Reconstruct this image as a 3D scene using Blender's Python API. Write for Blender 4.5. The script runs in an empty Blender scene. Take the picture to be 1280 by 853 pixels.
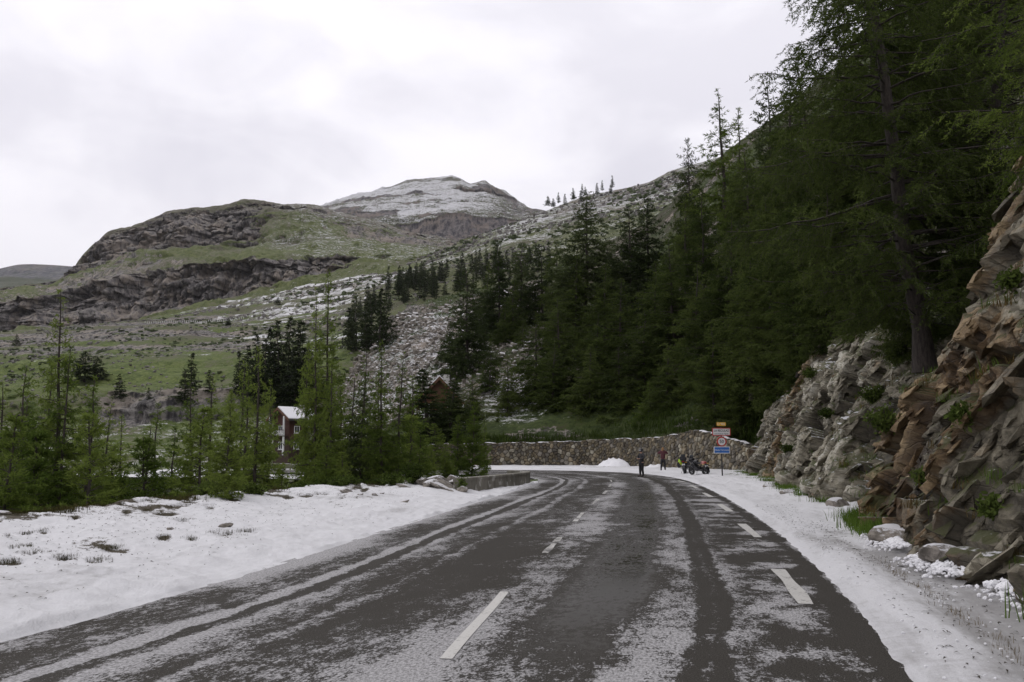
import bpy, math, random
import numpy as np
from mathutils import Vector, Matrix

# ------------------------------------------------------------------ camera, sky, sun, exposure
C = bpy.context.scene.collection
scene = bpy.context.scene
CAM_H = 1.6
PITCH = math.radians(7.18)
FPX = 1100.0                                    # focal length in photograph pixels (1280 wide)
cam_d = bpy.data.cameras.new('camera')
cam_d.sensor_width = 36.0
cam_d.lens = FPX / 1280.0 * 36.0
cam_d.clip_start = 0.1
cam_d.clip_end = 30000.0
cam = bpy.data.objects.new('camera', cam_d)
C.objects.link(cam)
cam.location = (0, 0, CAM_H)
cam.rotation_euler = (math.pi / 2 + PITCH, 0, 0)
scene.camera = cam

SUN_EL, SUN_AZ = math.radians(52), math.radians(-60)     # azimuth measured from +Y towards +X
SKY_GAIN = 1.0
world = bpy.data.worlds.new('World')
scene.world = world
world.use_nodes = True
wt = world.node_tree
wt.nodes.clear()


def nd(nt, typ, **kw):
    n = nt.nodes.new(typ)
    for k, v in kw.items():
        setattr(n, k, v)
    return n


def put(nt, sock, v):
    if isinstance(v, bpy.types.NodeSocket):
        nt.links.new(v, sock)
    elif v is not None:
        if hasattr(sock.default_value, '__len__') and not hasattr(v, '__len__'):
            v = (v, v, v, 1.0)[:len(sock.default_value)]
        elif hasattr(v, '__len__') and len(v) == 3 and len(sock.default_value) == 4:
            v = (*v, 1.0)
        sock.default_value = v


def M_(nt, op, a, b=None, c=None, clamp=False):
    n = nd(nt, 'ShaderNodeMath', operation=op, use_clamp=clamp)
    put(nt, n.inputs[0], a)
    put(nt, n.inputs[1], b)
    put(nt, n.inputs[2], c)
    return n.outputs[0]


def step_(nt, x, lo, hi):
    n = nd(nt, 'ShaderNodeMapRange', interpolation_type='SMOOTHSTEP')
    put(nt, n.inputs['Value'], x)
    put(nt, n.inputs['From Min'], lo)
    put(nt, n.inputs['From Max'], hi)
    return n.outputs['Result']


def mapr(nt, x, a, b, c, d):
    n = nd(nt, 'ShaderNodeMapRange')
    for i, v in enumerate((x, a, b, c, d)):
        put(nt, n.inputs[i], v)
    return n.outputs['Result']


def mix_(nt, f, a, b, mode='MIX'):
    n = nd(nt, 'ShaderNodeMix', data_type='RGBA', blend_type=mode)
    put(nt, n.inputs[0], f)
    put(nt, n.inputs[6], a)
    put(nt, n.inputs[7], b)
    return n.outputs[2]


def noise_(nt, vec, scale, detail=4, rough=0.55, dist=0.0, color=False):
    n = nd(nt, 'ShaderNodeTexNoise')
    put(nt, n.inputs['Vector'], vec)
    put(nt, n.inputs['Scale'], scale)
    n.inputs['Detail'].default_value = detail
    n.inputs['Roughness'].default_value = rough
    n.inputs['Distortion'].default_value = dist
    return n.outputs['Color' if color else 'Fac']


def map_(nt, vec, loc=(0, 0, 0), rot=(0, 0, 0), scale=(1, 1, 1)):
    n = nd(nt, 'ShaderNodeMapping')
    put(nt, n.inputs[0], vec)
    n.inputs[1].default_value = loc
    n.inputs[2].default_value = rot
    n.inputs[3].default_value = scale
    return n.outputs[0]


def ramp_(nt, f, stops, interp='LINEAR'):
    n = nd(nt, 'ShaderNodeValToRGB')
    n.color_ramp.interpolation = interp
    el = n.color_ramp.elements
    while len(el) < len(stops):
        el.new(0.5)
    for e, (p, c) in zip(el, stops):
        e.position = p
        e.color = (c, c, c, 1) if not hasattr(c, '__len__') else (*c[:3], 1)
    put(nt, n.inputs[0], f)
    return n.outputs[0]


# overcast sky: Nishita daylight seen through a nearly closed, slowly varying cloud sheet
tc = nd(wt, 'ShaderNodeTexCoord')
sky = nd(wt, 'ShaderNodeTexSky', sky_type='NISHITA')
sky.sun_disc = False
sky.sun_elevation = SUN_EL
sky.sun_rotation = SUN_AZ
sky.air_density = 1.5
sky.dust_density = 3.0
dirv = tc.outputs['Generated']
warp = noise_(wt, dirv, 2.2, 5, 0.5)
cl1 = noise_(wt, map_(wt, dirv, loc=(3.1, 0.4, 1.7), scale=(1.0, 1.0, 1.5)), 2.1, 6, 0.52, 0.35)
cl2 = noise_(wt, map_(wt, dirv, loc=(7.3, 2.2, 0.3), scale=(1.0, 1.0, 2.2)), 5.5, 5, 0.5, 0.5)
cv = M_(wt, 'ADD', M_(wt, 'MULTIPLY', cl1, 0.7), M_(wt, 'MULTIPLY', cl2, 0.3))
sepd = nd(wt, 'ShaderNodeSeparateXYZ')
wt.links.new(dirv, sepd.inputs[0])
elev = step_(wt, sepd.outputs[2], -0.05, 0.55)
cloud_hi = mix_(wt, elev, (8.6, 8.35, 9.1), (12.0, 11.7, 12.2))
cloud_lo = mix_(wt, elev, (5.9, 5.75, 6.75), (9.5, 9.25, 10.0))
cloud = mix_(wt, step_(wt, cv, 0.38, 0.58), cloud_lo, cloud_hi)
skyc = mix_(wt, 0.94, sky.outputs[0], cloud)
bg = nd(wt, 'ShaderNodeBackground')
wt.links.new(skyc, bg.inputs[0])
bg.inputs[1].default_value = 0.1 * SKY_GAIN
wo = nd(wt, 'ShaderNodeOutputWorld')
wt.links.new(bg.outputs[0], wo.inputs[0])

sun_d = bpy.data.lights.new('sun', 'SUN')
sun_d.energy = 0.5
sun_d.angle = math.radians(40)
sun_d.color = (1.0, 0.97, 0.93)
sun = bpy.data.objects.new('sun', sun_d)
C.objects.link(sun)
sd = Vector((math.sin(SUN_AZ) * math.cos(SUN_EL), math.cos(SUN_AZ) * math.cos(SUN_EL), math.sin(SUN_EL)))
sun.rotation_euler = (-sd).to_track_quat('-Z', 'Y').to_euler()
sun.location = (-30, 20, 60)

scene.view_settings.view_transform = 'Standard'
scene.view_settings.look = 'None'
scene.view_settings.exposure = 0.0
scene.view_settings.gamma = 1.0
scene.render.engine = 'CYCLES'
scene.cycles.use_denoising = True
scene.cycles.max_bounces = 6
scene.cycles.transparent_max_bounces = 6

# ------------------------------------------------------------------ helpers
CT, ST = math.cos(PITCH), math.sin(PITCH)


def elev_of(px, py):
    """photograph pixel -> (X/Y, (Z-CAM_H)/Y)"""
    dx, dy = (px - 640.0) / FPX, (426.5 - py) / FPX
    yy = CT - dy * ST
    return dx / yy, (ST + dy * CT) / yy


def P(px, py, Y):
    a, e = elev_of(px, py)
    return Vector((a * Y, Y, CAM_H + e * Y))


def rng(seed):
    return np.random.default_rng(seed)


def _hash(ix, iy, iz, seed):
    h = (ix.astype(np.int64) * 374761393 + iy.astype(np.int64) * 668265263 + iz.astype(np.int64) * 2147483647 + seed * 974634541) & 0xFFFFFFFF
    h = ((h ^ (h >> 13)) * 1274126177) & 0xFFFFFFFF
    h = ((h ^ (h >> 16)) * 2246822519) & 0xFFFFFFFF
    h = h ^ (h >> 15)
    return (h & 0xFFFFFF).astype(np.float64) / 0xFFFFFF


def vnoise(p, seed=0):
    i = np.floor(p)
    f = p - i
    f = f * f * f * (f * (f * 6 - 15) + 10)
    ix, iy, iz = i[:, 0], i[:, 1], i[:, 2]
    out = 0
    for dx in (0, 1):
        wx = f[:, 0] if dx else 1 - f[:, 0]
        for dy in (0, 1):
            wy = f[:, 1] if dy else 1 - f[:, 1]
            for dz in (0, 1):
                wz = f[:, 2] if dz else 1 - f[:, 2]
                out = out + wx * wy * wz * _hash(ix + dx, iy + dy, iz + dz, seed)
    return out * 2 - 1


def fbm(p, octaves=5, gain=0.5, lac=2.03, seed=0, ridged=False):
    s, a, t = 0, 1.0, 0.0
    for o in range(octaves):
        n = vnoise(p * (lac ** o) + o * 17.3, seed + o)
        if ridged:
            n = 1 - 2 * np.abs(n)
        s = s + a * n
        t += a
        a *= gain
    return s / t


def cells(p, seed=0, jitter=0.9):
    """Voronoi: value of the nearest cell, distance to the border (F2-F1)"""
    i = np.floor(p)
    best = np.full(len(p), 1e9)
    sec = np.full(len(p), 1e9)
    val = np.zeros(len(p))
    for dx in (-1, 0, 1):
        for dy in (-1, 0, 1):
            for dz in (-1, 0, 1):
                c = i + np.array((dx, dy, dz))
                j = np.stack([_hash(c[:, 0], c[:, 1], c[:, 2], seed + k) for k in (1, 2, 3)], 1) - 0.5
                d = np.linalg.norm(c + 0.5 + j * jitter - p, axis=1)
                v = _hash(c[:, 0], c[:, 1], c[:, 2], seed + 9)
                near = d < best
                sec = np.where(near, best, np.minimum(sec, d))
                val = np.where(near, v, val)
                best = np.where(near, d, best)
    return val * 2 - 1, sec - best


def facets(p, seed=0, tilt=0.5, jitter=0.95):
    """blocks with flat tilted faces: height inside the nearest cell, its random value, distance to its border"""
    i = np.floor(p)
    best = np.full(len(p), 1e9)
    sec = np.full(len(p), 1e9)
    val = np.zeros(len(p))
    h = np.zeros(len(p))
    for dx in (-1, 0, 1):
        for dy in (-1, 0, 1):
            for dz in (-1, 0, 1):
                c = i + np.array((dx, dy, dz))
                j = np.stack([_hash(c[:, 0], c[:, 1], c[:, 2], seed + k) for k in (1, 2, 3)], 1) - 0.5
                r = p - (c + 0.5 + j * jitter)
                d = np.abs(r[:, 0]) * 0.9 + np.abs(r[:, 1]) * 0.9 + np.abs(r[:, 2]) * 0.9 + 0.35 * np.linalg.norm(r, axis=1)
                t = np.stack([_hash(c[:, 0], c[:, 1], c[:, 2], seed + k) for k in (4, 5, 6)], 1) * 2 - 1
                v = _hash(c[:, 0], c[:, 1], c[:, 2], seed + 9) * 2 - 1
                near = d < best
                sec = np.where(near, best, np.minimum(sec, d))
                val = np.where(near, v, val)
                h = np.where(near, v + (r * t).sum(1) * tilt * 2, h)
                best = np.where(near, d, best)
    return h, val, sec - best


def smooth01(x):
    x = np.clip(x, 0, 1)
    return x * x * (3 - 2 * x)


def mesh_np(name, V, F, mat=None, smooth=False, uv=None, cols=None):
    """one mesh from numpy arrays; F is (m,3) or (m,4)"""
    V = np.asarray(V, dtype=np.float32)
    F = np.asarray(F, dtype=np.int32)
    me = bpy.data.meshes.new(name)
    me.vertices.add(len(V))
    me.vertices.foreach_set('co', V.ravel())
    k = F.shape[1]
    me.loops.add(F.size)
    me.loops.foreach_set('vertex_index', F.ravel())
    me.polygons.add(len(F))
    me.polygons.foreach_set('loop_start', np.arange(0, F.size, k, dtype=np.int32))
    me.polygons.foreach_set('loop_total', np.full(len(F), k, dtype=np.int32))
    me.polygons.foreach_set('use_smooth', np.full(len(F), bool(smooth)))
    if uv is not None:
        l = me.uv_layers.new(name='UVMap')
        l.data.foreach_set('uv', np.asarray(uv, dtype=np.float32)[F.ravel()].ravel())
    if cols is not None:
        for cn, cv_ in cols.items():
            at = me.color_attributes.new(cn, 'FLOAT_COLOR', 'POINT')
            at.data.foreach_set('color', np.asarray(cv_, dtype=np.float32).ravel())
    if mat:
        me.materials.append(mat)
    me.update(calc_edges=True)
    return me


def obj(name, me, parent=None, loc=None, kind=None):
    o = bpy.data.objects.new(name, me)
    C.objects.link(o)
    if parent is not None:
        o.parent = parent
    if loc is not None:
        o.location = loc
    if kind:
        o['kind'] = kind
    return o


def tag(o, label=None, cat=None, group=None, kind=None):
    for k, v in (('label', label), ('category', cat), ('group', group), ('kind', kind)):
        if v:
            o[k] = v
    return o


def thing(name, label, cat, loc=(0, 0, 0), rz=0.0, group=None):
    o = bpy.data.objects.new(name, None)
    C.objects.link(o)
    o.empty_display_size = 0.3
    o.location = loc
    o.rotation_euler = (0, 0, rz)
    return tag(o, label, cat, group)


def grid_faces(nr, nc, flip=False):
    i = np.arange(nr - 1)[:, None] * nc + np.arange(nc - 1)[None, :]
    q = np.stack([i, i + 1, i + nc + 1, i + nc], -1).reshape(-1, 4)
    return q[:, ::-1] if flip else q


class MB:
    """collects simple solids into one mesh"""

    def __init__(self):
        self.v, self.f = [], []

    def add(self, vs, fs):
        n = len(self.v)
        self.v.extend([tuple(x) for x in vs])
        self.f.extend([tuple(i + n for i in f) for f in fs])
        return self

    def box(self, c, s, rot=None):
        hx, hy, hz = s[0] / 2, s[1] / 2, s[2] / 2
        vs = [Vector((x * hx, y * hy, z * hz)) for z in (-1, 1) for y in (-1, 1) for x in (-1, 1)]
        if rot is not None:
            vs = [rot @ v for v in vs]
        return self.add([v + Vector(c) for v in vs], [(0, 2, 3, 1), (4, 5, 7, 6), (0, 1, 5, 4), (2, 6, 7, 3), (0, 4, 6, 2), (1, 3, 7, 5)])

    def tube(self, pts, rad, n=8, cap=True):
        pts = [Vector(p) for p in pts]
        if not hasattr(rad, '__len__'):
            rad = [rad] * len(pts)
        vs, fs = [], []
        prev = None
        for i, p in enumerate(pts):
            t = (pts[min(i + 1, len(pts) - 1)] - pts[max(i - 1, 0)]).normalized()
            if prev is None:
                prev = t.orthogonal().normalized()
            u = (prev - t * prev.dot(t)).normalized()
            prev = u
            w = t.cross(u)
            for k in range(n):
                an = 2 * math.pi * k / n
                vs.append(p + (u * math.cos(an) + w * math.sin(an)) * rad[i])
        for i in range(len(pts) - 1):
            for k in range(n):
                fs.append((i * n + k, i * n + (k + 1) % n, (i + 1) * n + (k + 1) % n, (i + 1) * n + k))
        if cap:
            fs.append(tuple(range(n))[::-1])
            fs.append(tuple(range((len(pts) - 1) * n, len(pts) * n)))
        return self.add(vs, fs)

    def lathe(self, prof, n=24, axis='Z', c=(0, 0, 0)):
        """prof: (radius, height) pairs; closed at the ends when the radius is 0"""
        vs, fs = [], []
        for r, h in prof:
            for k in range(n):
                an = 2 * math.pi * k / n
                x, y = r * math.cos(an), r * math.sin(an)
                p = {'Z': (x, y, h), 'Y': (x, h, y), 'X': (h, x, y)}[axis]
                vs.append(Vector(p) + Vector(c))
        for i in range(len(prof) - 1):
            for k in range(n):
                fs.append((i * n + k, i * n + (k + 1) % n, (i + 1) * n + (k + 1) % n, (i + 1) * n + k))
        return self.add(vs, fs)

    def ellipsoid(self, c, r, nu=12, nv=8, rot=None):
        vs, fs = [], []
        for j in range(nv + 1):
            th = math.pi * j / nv
            for i in range(nu):
                ph = 2 * math.pi * i / nu
                v = Vector((r[0] * math.sin(th) * math.cos(ph), r[1] * math.sin(th) * math.sin(ph), r[2] * math.cos(th)))
                if rot is not None:
                    v = rot @ v
                vs.append(v + Vector(c))
        for j in range(nv):
            for i in range(nu):
                fs.append((j * nu + i, (j + 1) * nu + i, (j + 1) * nu + (i + 1) % nu, j * nu + (i + 1) % nu))
        return self.add(vs, fs)

    def prism(self, poly, y0, y1):
        """polygon in XZ extruded along Y"""
        n = len(poly)
        vs = [(x, y0, z) for x, z in poly] + [(x, y1, z) for x, z in poly]
        fs = [tuple(range(n)), tuple(range(2 * n - 1, n - 1, -1))]
        fs += [(i, i + n, (i + 1) % n + n, (i + 1) % n) for i in range(n)]
        return self.add(vs, fs)

    def mesh(self, name, mat=None, smooth=False, bevel=0):
        import bmesh
        me = bpy.data.meshes.new(name)
        me.from_pydata(self.v, [], self.f)
        bm = bmesh.new()
        bm.from_mesh(me)
        bmesh.ops.remove_doubles(bm, verts=bm.verts, dist=1e-5)
        bmesh.ops.recalc_face_normals(bm, faces=bm.faces)
        if bevel:
            bmesh.ops.bevel(bm, geom=[e for e in bm.edges if e.calc_face_angle(0) > 0.6], offset=bevel, segments=2, affect='EDGES')
        bm.to_mesh(me)
        bm.free()
        me.polygons.foreach_set('use_smooth', np.full(len(me.polygons), bool(smooth)))
        if mat:
            me.materials.append(mat)
        return me

    def build(self, name, mat=None, parent=None, smooth=False, bevel=0, loc=None):
        return obj(name, self.mesh(name, mat, smooth, bevel), parent, loc)


def material(name):
    m = bpy.data.materials.new(name)
    m.use_nodes = True
    nt = m.node_tree
    b = nt.nodes['Principled BSDF']
    return m, nt, b


def plain(name, col, rough=0.6, metal=0.0, var=0.15, scale=8.0, spec=0.5):
    """one paint, cloth or metal with slight wear in its colour and gloss"""
    m, nt, b = material(name)
    co = nd(nt, 'ShaderNodeTexCoord').outputs['Object']
    n = noise_(nt, co, scale, 4, 0.6)
    lo = tuple(c * (1 - var) for c in col)
    hi = tuple(min(1, c * (1 + var)) for c in col)
    put(nt, b.inputs['Base Color'], mix_(nt, n, lo, hi))
    put(nt, b.inputs['Roughness'], mapr(nt, n, 0.3, 0.7, rough * 0.85, min(1, rough * 1.15)))
    b.inputs['Metallic'].default_value = metal
    b.inputs['Specular IOR Level'].default_value = spec
    return m


def bump_(nt, b, h, strength=0.3, dist=0.02):
    n = nd(nt, 'ShaderNodeBump')
    n.inputs['Strength'].default_value = strength
    n.inputs['Distance'].default_value = dist
    put(nt, n.inputs['Height'], h)
    put(nt, b.inputs['Normal'], n.outputs[0])
# ------------------------------------------------------------------ land materials
def land_material(name, size, grass=((0.046, 0.056, 0.022), (0.105, 0.118, 0.045)), earth=(0.085, 0.075, 0.056),
                  rock=((0.045, 0.042, 0.044), (0.17, 0.15, 0.135)), snow=(0.62, 0.62, 0.64), grain=1.0):
    """grass, rock and hail/snow cover; 'cover' holds rock (R), snow (G), earth (B); size = metres of the main patches"""
    m, nt, b = material(name)
    co = nd(nt, 'ShaderNodeTexCoord').outputs['Object']
    at = nd(nt, 'ShaderNodeVertexColor', layer_name='cover')
    sp = nd(nt, 'ShaderNodeSeparateColor')
    nt.links.new(at.outputs['Color'], sp.inputs[0])
    R, G, B = sp.outputs
    ge = nd(nt, 'ShaderNodeNewGeometry')
    sn = nd(nt, 'ShaderNodeSeparateXYZ')
    nt.links.new(ge.outputs['Normal'], sn.inputs[0])
    nz = sn.outputs[2]
    k = 1.0 / size
    n1 = noise_(nt, co, k, 6, 0.6)
    n2 = noise_(nt, co, k * 4.3, 6, 0.65)
    nf = noise_(nt, co, k * 16, 5, 0.7)
    nfl = noise_(nt, map_(nt, co, scale=(0.45, 1.0, 2.2)), k * 5.0, 7, 0.68, 0.4)
    nv = noise_(nt, map_(nt, co, scale=(1.0, 0.6, 0.22)), k * 7.0, 6, 0.7, 0.3)
    nff = noise_(nt, co, k * 38, 4, 0.75)
    gm = M_(nt, 'ADD', M_(nt, 'MULTIPLY', n2, 0.5), M_(nt, 'MULTIPLY', nf, 0.5))
    g = mix_(nt, step_(nt, gm, 0.38, 0.62), grass[0], grass[1])
    em = M_(nt, 'ADD', B, M_(nt, 'ADD', M_(nt, 'MULTIPLY', M_(nt, 'SUBTRACT', n2, 0.5), 1.6), M_(nt, 'MULTIPLY', M_(nt, 'SUBTRACT', nf, 0.5), 1.4)))
    em = M_(nt, 'ADD', em, M_(nt, 'MULTIPLY', M_(nt, 'SUBTRACT', n1, 0.5), 1.2))
    g = mix_(nt, M_(nt, 'MULTIPLY', step_(nt, em, 0.25, 0.65), 0.85), g, earth)
    g = mix_(nt, M_(nt, 'MULTIPLY', step_(nt, nff, 0.54, 0.7), 0.45), g, tuple(x * 0.35 for x in earth))
    rv = M_(nt, 'ADD', M_(nt, 'MULTIPLY', nv, 0.6), M_(nt, 'ADD', M_(nt, 'MULTIPLY', nf, 0.25), M_(nt, 'MULTIPLY', nff, 0.15)))
    r = mix_(nt, step_(nt, rv, 0.42, 0.58), rock[0], rock[1])
    r = mix_(nt, M_(nt, 'MULTIPLY', step_(nt, M_(nt, 'ADD', n1, M_(nt, 'MULTIPLY', nv, 0.5)), 0.72, 0.86), 0.6), r, tuple(x * w for x, w in zip(rock[1], (1.2, 1.1, 0.95))))
    r = mix_(nt, M_(nt, 'MULTIPLY', step_(nt, nv, 0.46, 0.34), 0.7), r, tuple(0.55 * x for x in rock[0]))
    steep = M_(nt, 'SUBTRACT', 1.0, nz)
    rk = M_(nt, 'ADD', R, M_(nt, 'ADD', M_(nt, 'MULTIPLY', M_(nt, 'SUBTRACT', n2, 0.5), 1.5), M_(nt, 'MULTIPLY', M_(nt, 'SUBTRACT', steep, 0.25), 0.5)))
    rk = M_(nt, 'ADD', rk, M_(nt, 'MULTIPLY', M_(nt, 'SUBTRACT', nf, 0.5), 1.3))
    rmask = step_(nt, rk, 0.38, 0.62)
    c = mix_(nt, rmask, g, r)
    sk = M_(nt, 'ADD', G, M_(nt, 'MULTIPLY', M_(nt, 'SUBTRACT', nfl, 0.5), 1.7))
    sk = M_(nt, 'ADD', sk, M_(nt, 'ADD', M_(nt, 'MULTIPLY', M_(nt, 'SUBTRACT', nf, 0.5), 1.1 * grain), M_(nt, 'MULTIPLY', M_(nt, 'SUBTRACT', nff, 0.5), 0.9 * grain)))
    sk = M_(nt, 'SUBTRACT', sk, M_(nt, 'MULTIPLY', M_(nt, 'MULTIPLY', steep, rmask), 0.9))
    smask = step_(nt, sk, 0.38, 0.72)
    c = mix_(nt, M_(nt, 'MULTIPLY', smask, 0.9), c, snow)
    put(nt, b.inputs['Base Color'], c)
    b.inputs['Roughness'].default_value = 0.9
    b.inputs['Specular IOR Level'].default_value = 0.15
    bump_(nt, b, M_(nt, 'ADD', nf, rv), 0.6, size * 0.05)
    return m


SHEETS = []


def row(pts):
    """feature line of the land: (px, py, Y) or (px, None, Y, z) -> arrays of X/Y, Y, Z"""
    out = []
    for p in pts:
        if p[1] is None:
            out.append(((p[0] - 640) / FPX, p[2], p[3]))
        else:
            v = P(p[0], p[1], p[2])
            out.append((v.x / v.y, v.y, v.z))
    out.sort()
    return np.array(out)


def sheet(name, rows, subs, a0, a1, na, mat, cover, disp, keep=True, kern=9):
    """a piece of land as a height field, drawn through its feature lines from front to back"""
    a = np.linspace(a0, a1, na)
    ker = np.ones(kern) / kern

    def sm(x):
        return np.convolve(np.pad(x, kern // 2, mode='edge'), ker, 'valid')
    RY = np.array([sm(np.interp(a, r[:, 0], r[:, 1])) for r in rows])
    RZ = np.array([sm(np.interp(a, r[:, 0], r[:, 2])) for r in rows])
    ss = []
    for k, n in enumerate(subs):
        ss.extend(k + np.arange(n) / n)
    ss.append(len(rows) - 1)
    ss = np.array(ss)
    k = np.minimum(ss.astype(int), len(rows) - 2)
    t = (ss - k)[:, None]
    Y = RY[k] * (1 - t) + RY[k + 1] * t
    Z = RZ[k] * (1 - t) + RZ[k + 1] * t
    A = np.broadcast_to(a, Y.shape)
    S = np.broadcast_to(ss[:, None], Y.shape)
    pos = np.stack([A * Y, Y, Z], -1).reshape(-1, 3)
    s, af = S.ravel(), A.ravel()
    dxyz = disp(pos, s, af)
    V = pos + dxyz
    px = 640 + af * FPX
    cov = cover(V, s, px)
    cov = np.concatenate([np.clip(np.stack(cov, 1), 0, 1), np.ones((len(V), 1))], 1)
    me = mesh_np(name, V, grid_faces(len(ss), na), mat, True, cols={'cover': cov})
    o = obj(name, me, kind='structure')
    if keep:
        G3 = V.reshape(len(ss), na, 3)
        SHEETS.append((a, G3[:, :, 1], G3[:, :, 2], name))
    return o


def ground_z(x, y, only=None):
    best = -1e9
    a = x / y
    for (aa, Yg, Zg, nm) in SHEETS:
        if only and nm not in only:
            continue
        if a < aa[0] or a > aa[-1]:
            continue
        j = int(np.clip(np.searchsorted(aa, a), 0, len(aa) - 1))
        yc = Yg[:, j]
        if y < yc.min() or y > yc.max():
            continue
        best = max(best, float(np.interp(y, np.maximum.accumulate(yc), Zg[:, j])))
    return best


def depth_of(px, py, near, far, only):
    """how far off the land is seen at a photograph pixel"""
    a, e = elev_of(px, py)
    for Y in np.arange(near, far, 4.0):
        z = ground_z(a * Y, Y, only)
        if (z - CAM_H) / Y >= e:
            return float(Y)
    return None


def a_of(px):
    return (px - 640) / FPX


# ------------------------------------------------------------------ far ridges
m_far = land_material('blue_ridge_cover', 260, rock=((0.055, 0.058, 0.07), (0.14, 0.135, 0.14)), grass=((0.05, 0.06, 0.035), (0.08, 0.085, 0.055)))
sheet('distant_ridge',
      [row([(-500, 372, 3400), (60, 372, 3400), (300, 380, 3400)]),
       row([(-500, 352, 4300), (0, 352, 4300), (100, 352, 4300), (300, 372, 4300)]),
       row([(-500, 326, 5000), (-80, 345, 5000), (0, 337, 5000), (12, 332, 5000), (30, 330, 5000), (60, 331, 5000), (88, 333, 5000), (150, 338, 5000), (300, 365, 5000)]),
       row([(-500, 400, 6000), (300, 400, 6000)])],
      [20, 24, 6], a_of(-500), a_of(300), 240, m_far,
      lambda V, s, px: (0.25 + 0.5 * (s > 1.2), np.zeros(len(s)), np.zeros(len(s))),
      lambda p, s, a: np.stack([0 * s, fbm(p / 200, 4, seed=4) * 60 * (s < 1.9), fbm(p / 260, 5, seed=3) * 18 * (s < 1.9)], 1), keep=False)
sheet('distant_peak',
      [row([(560, 320, 4200), (800, 320, 4200)]),
       row([(560, 285, 5000), (630, 268, 5000), (652, 263, 5000), (668, 261, 5000), (690, 267, 5000), (730, 262, 5000), (800, 290, 5000)]),
       row([(560, 330, 6000), (800, 330, 6000)])],
      [24, 6], a_of(560), a_of(800), 90, m_far,
      lambda V, s, px: (0.9 + 0 * s, 0.2 + 0 * s, 0 * s),
      lambda p, s, a: np.stack([0 * s, 0 * s, fbm(p / 200, 5, seed=8) * 20], 1), keep=False)

# ------------------------------------------------------------------ the snow-dusted peak
m_peak = land_material('peak_cover', 60, rock=((0.05, 0.048, 0.054), (0.15, 0.135, 0.13)), snow=(0.56, 0.56, 0.58), grass=((0.055, 0.062, 0.03), (0.085, 0.085, 0.05)), grain=1.7)


def peak_cover(V, s, px):
    n = fbm(V / 180, 5, seed=31)
    cliff = smooth01((s - 0.8) / 0.3) * smooth01((2.1 - s) / 0.25) * smooth01((px - 470) / 60 + n * 0.8)
    right = smooth01((px - 575) / 70 + n * 0.6) * (s > 2.2)
    bandy = smooth01((fbm(np.stack([V[:, 0] / 500, V[:, 1] / 900, V[:, 2] / 42], 1) + n[:, None] * 0.6, 5, seed=35) - 0.02) / 0.3) * (s > 2.1)
    rock = np.maximum(cliff * 0.95, np.maximum(0.6 * right, 0.95 * bandy))
    snow = 0.27 + 0.40 * smooth01((s - 1.9) / 0.6) - 0.75 * cliff - 0.2 * right - 0.45 * bandy + 0.5 * n
    snow = snow - 0.12 * smooth01((470 - px) / 70) + 0.35 * smooth01((s - 3.55) / 0.3) * (1 - 0.6 * right)
    rock = rock * (1 - 0.5 * smooth01((s - 3.6) / 0.3))
    return rock, snow, 0 * s


def peak_disp(p, s, a):
    cl = smooth01((s - 0.9) / 0.2) * smooth01((2.2 - s) / 0.3)
    w = smooth01((5.02 - s) / 0.1)
    rid = fbm(np.stack([p[:, 0] / 130, p[:, 1] / 400, p[:, 2] / 500], 1), 5, seed=11, ridged=True)
    st = fbm(np.stack([p[:, 0] / 700, p[:, 1] / 1200, p[:, 2] / 45], 1), 4, seed=15)
    dz = fbm(p / 300, 5, seed=12) * 14 + fbm(p / 70, 5, seed=13, ridged=True) * 16
    dz = dz * np.where(s > 3.8, 0.62, 1)
    return np.stack([0 * s, rid * 45 * cl + st * 60 * (s > 2) * (s < 3.9), dz * w + 6 * st], 1)


sheet('snowy_peak',
      [row([(250, 330, 1650), (480, 322, 1650), (700, 330, 1650), (760, 330, 1650)]),
       row([(250, 305, 1900), (480, 310, 1900), (540, 309, 1900), (600, 302, 1900), (640, 294, 1900), (700, 285, 1900), (760, 280, 1900)]),
       row([(250, 290, 1990), (440, 285, 1990), (500, 283, 1990), (530, 275, 1990), (570, 271, 1990), (610, 273, 1990), (640, 279, 1990), (700, 275, 1990), (760, 270, 1990)]),
       row([(250, 285, 2450), (404, 268, 2450), (440, 259, 2450), (500, 252, 2450), (560, 248, 2450), (610, 252, 2450), (650, 268, 2450), (700, 274, 2450), (760, 272, 2450)]),
       row([(250, 300, 3000), (380, 264, 3000), (404, 258, 3000), (430, 250, 3000), (470, 239, 3000), (500, 230, 3000), (520, 225, 3000), (545, 223, 3000), (565, 220, 3000), (578, 226, 3000), (588, 232, 3000),
            (597, 230, 3000), (606, 228, 3000), (620, 236, 3000), (632, 241, 3000), (648, 253, 3000), (656, 259, 3000), (664, 263, 3000), (676, 268, 3000), (700, 276, 3000), (760, 300, 3000)]),
       row([(250, 340, 3600), (760, 340, 3600)])],
      [14, 44, 36, 44, 8], a_of(250), a_of(760), 420, m_peak, peak_cover, peak_disp, keep=False, kern=3)

# ------------------------------------------------------------------ the rocky massif with its two cliff bands
m_mass = land_material('massif_cover', 27, rock=((0.072, 0.067, 0.067), (0.225, 0.208, 0.195)), grass=((0.056, 0.070, 0.026), (0.135, 0.152, 0.058)),
                       snow=(0.5, 0.5, 0.51), earth=(0.125, 0.115, 0.092))


def mass_bands(s, px, n):
    up = smooth01((s - 2.80 + n * 0.55) / 0.25) * smooth01((4.05 - s) / 0.25) * smooth01((338 - px) / 40 + n * 1.4)
    lo = smooth01((s - 0.80 + n * 0.45) / 0.25) * smooth01((2.1 - s + n * 0.22) / 0.12) * smooth01((470 - px) / 50 + n)
    return up, lo


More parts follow.
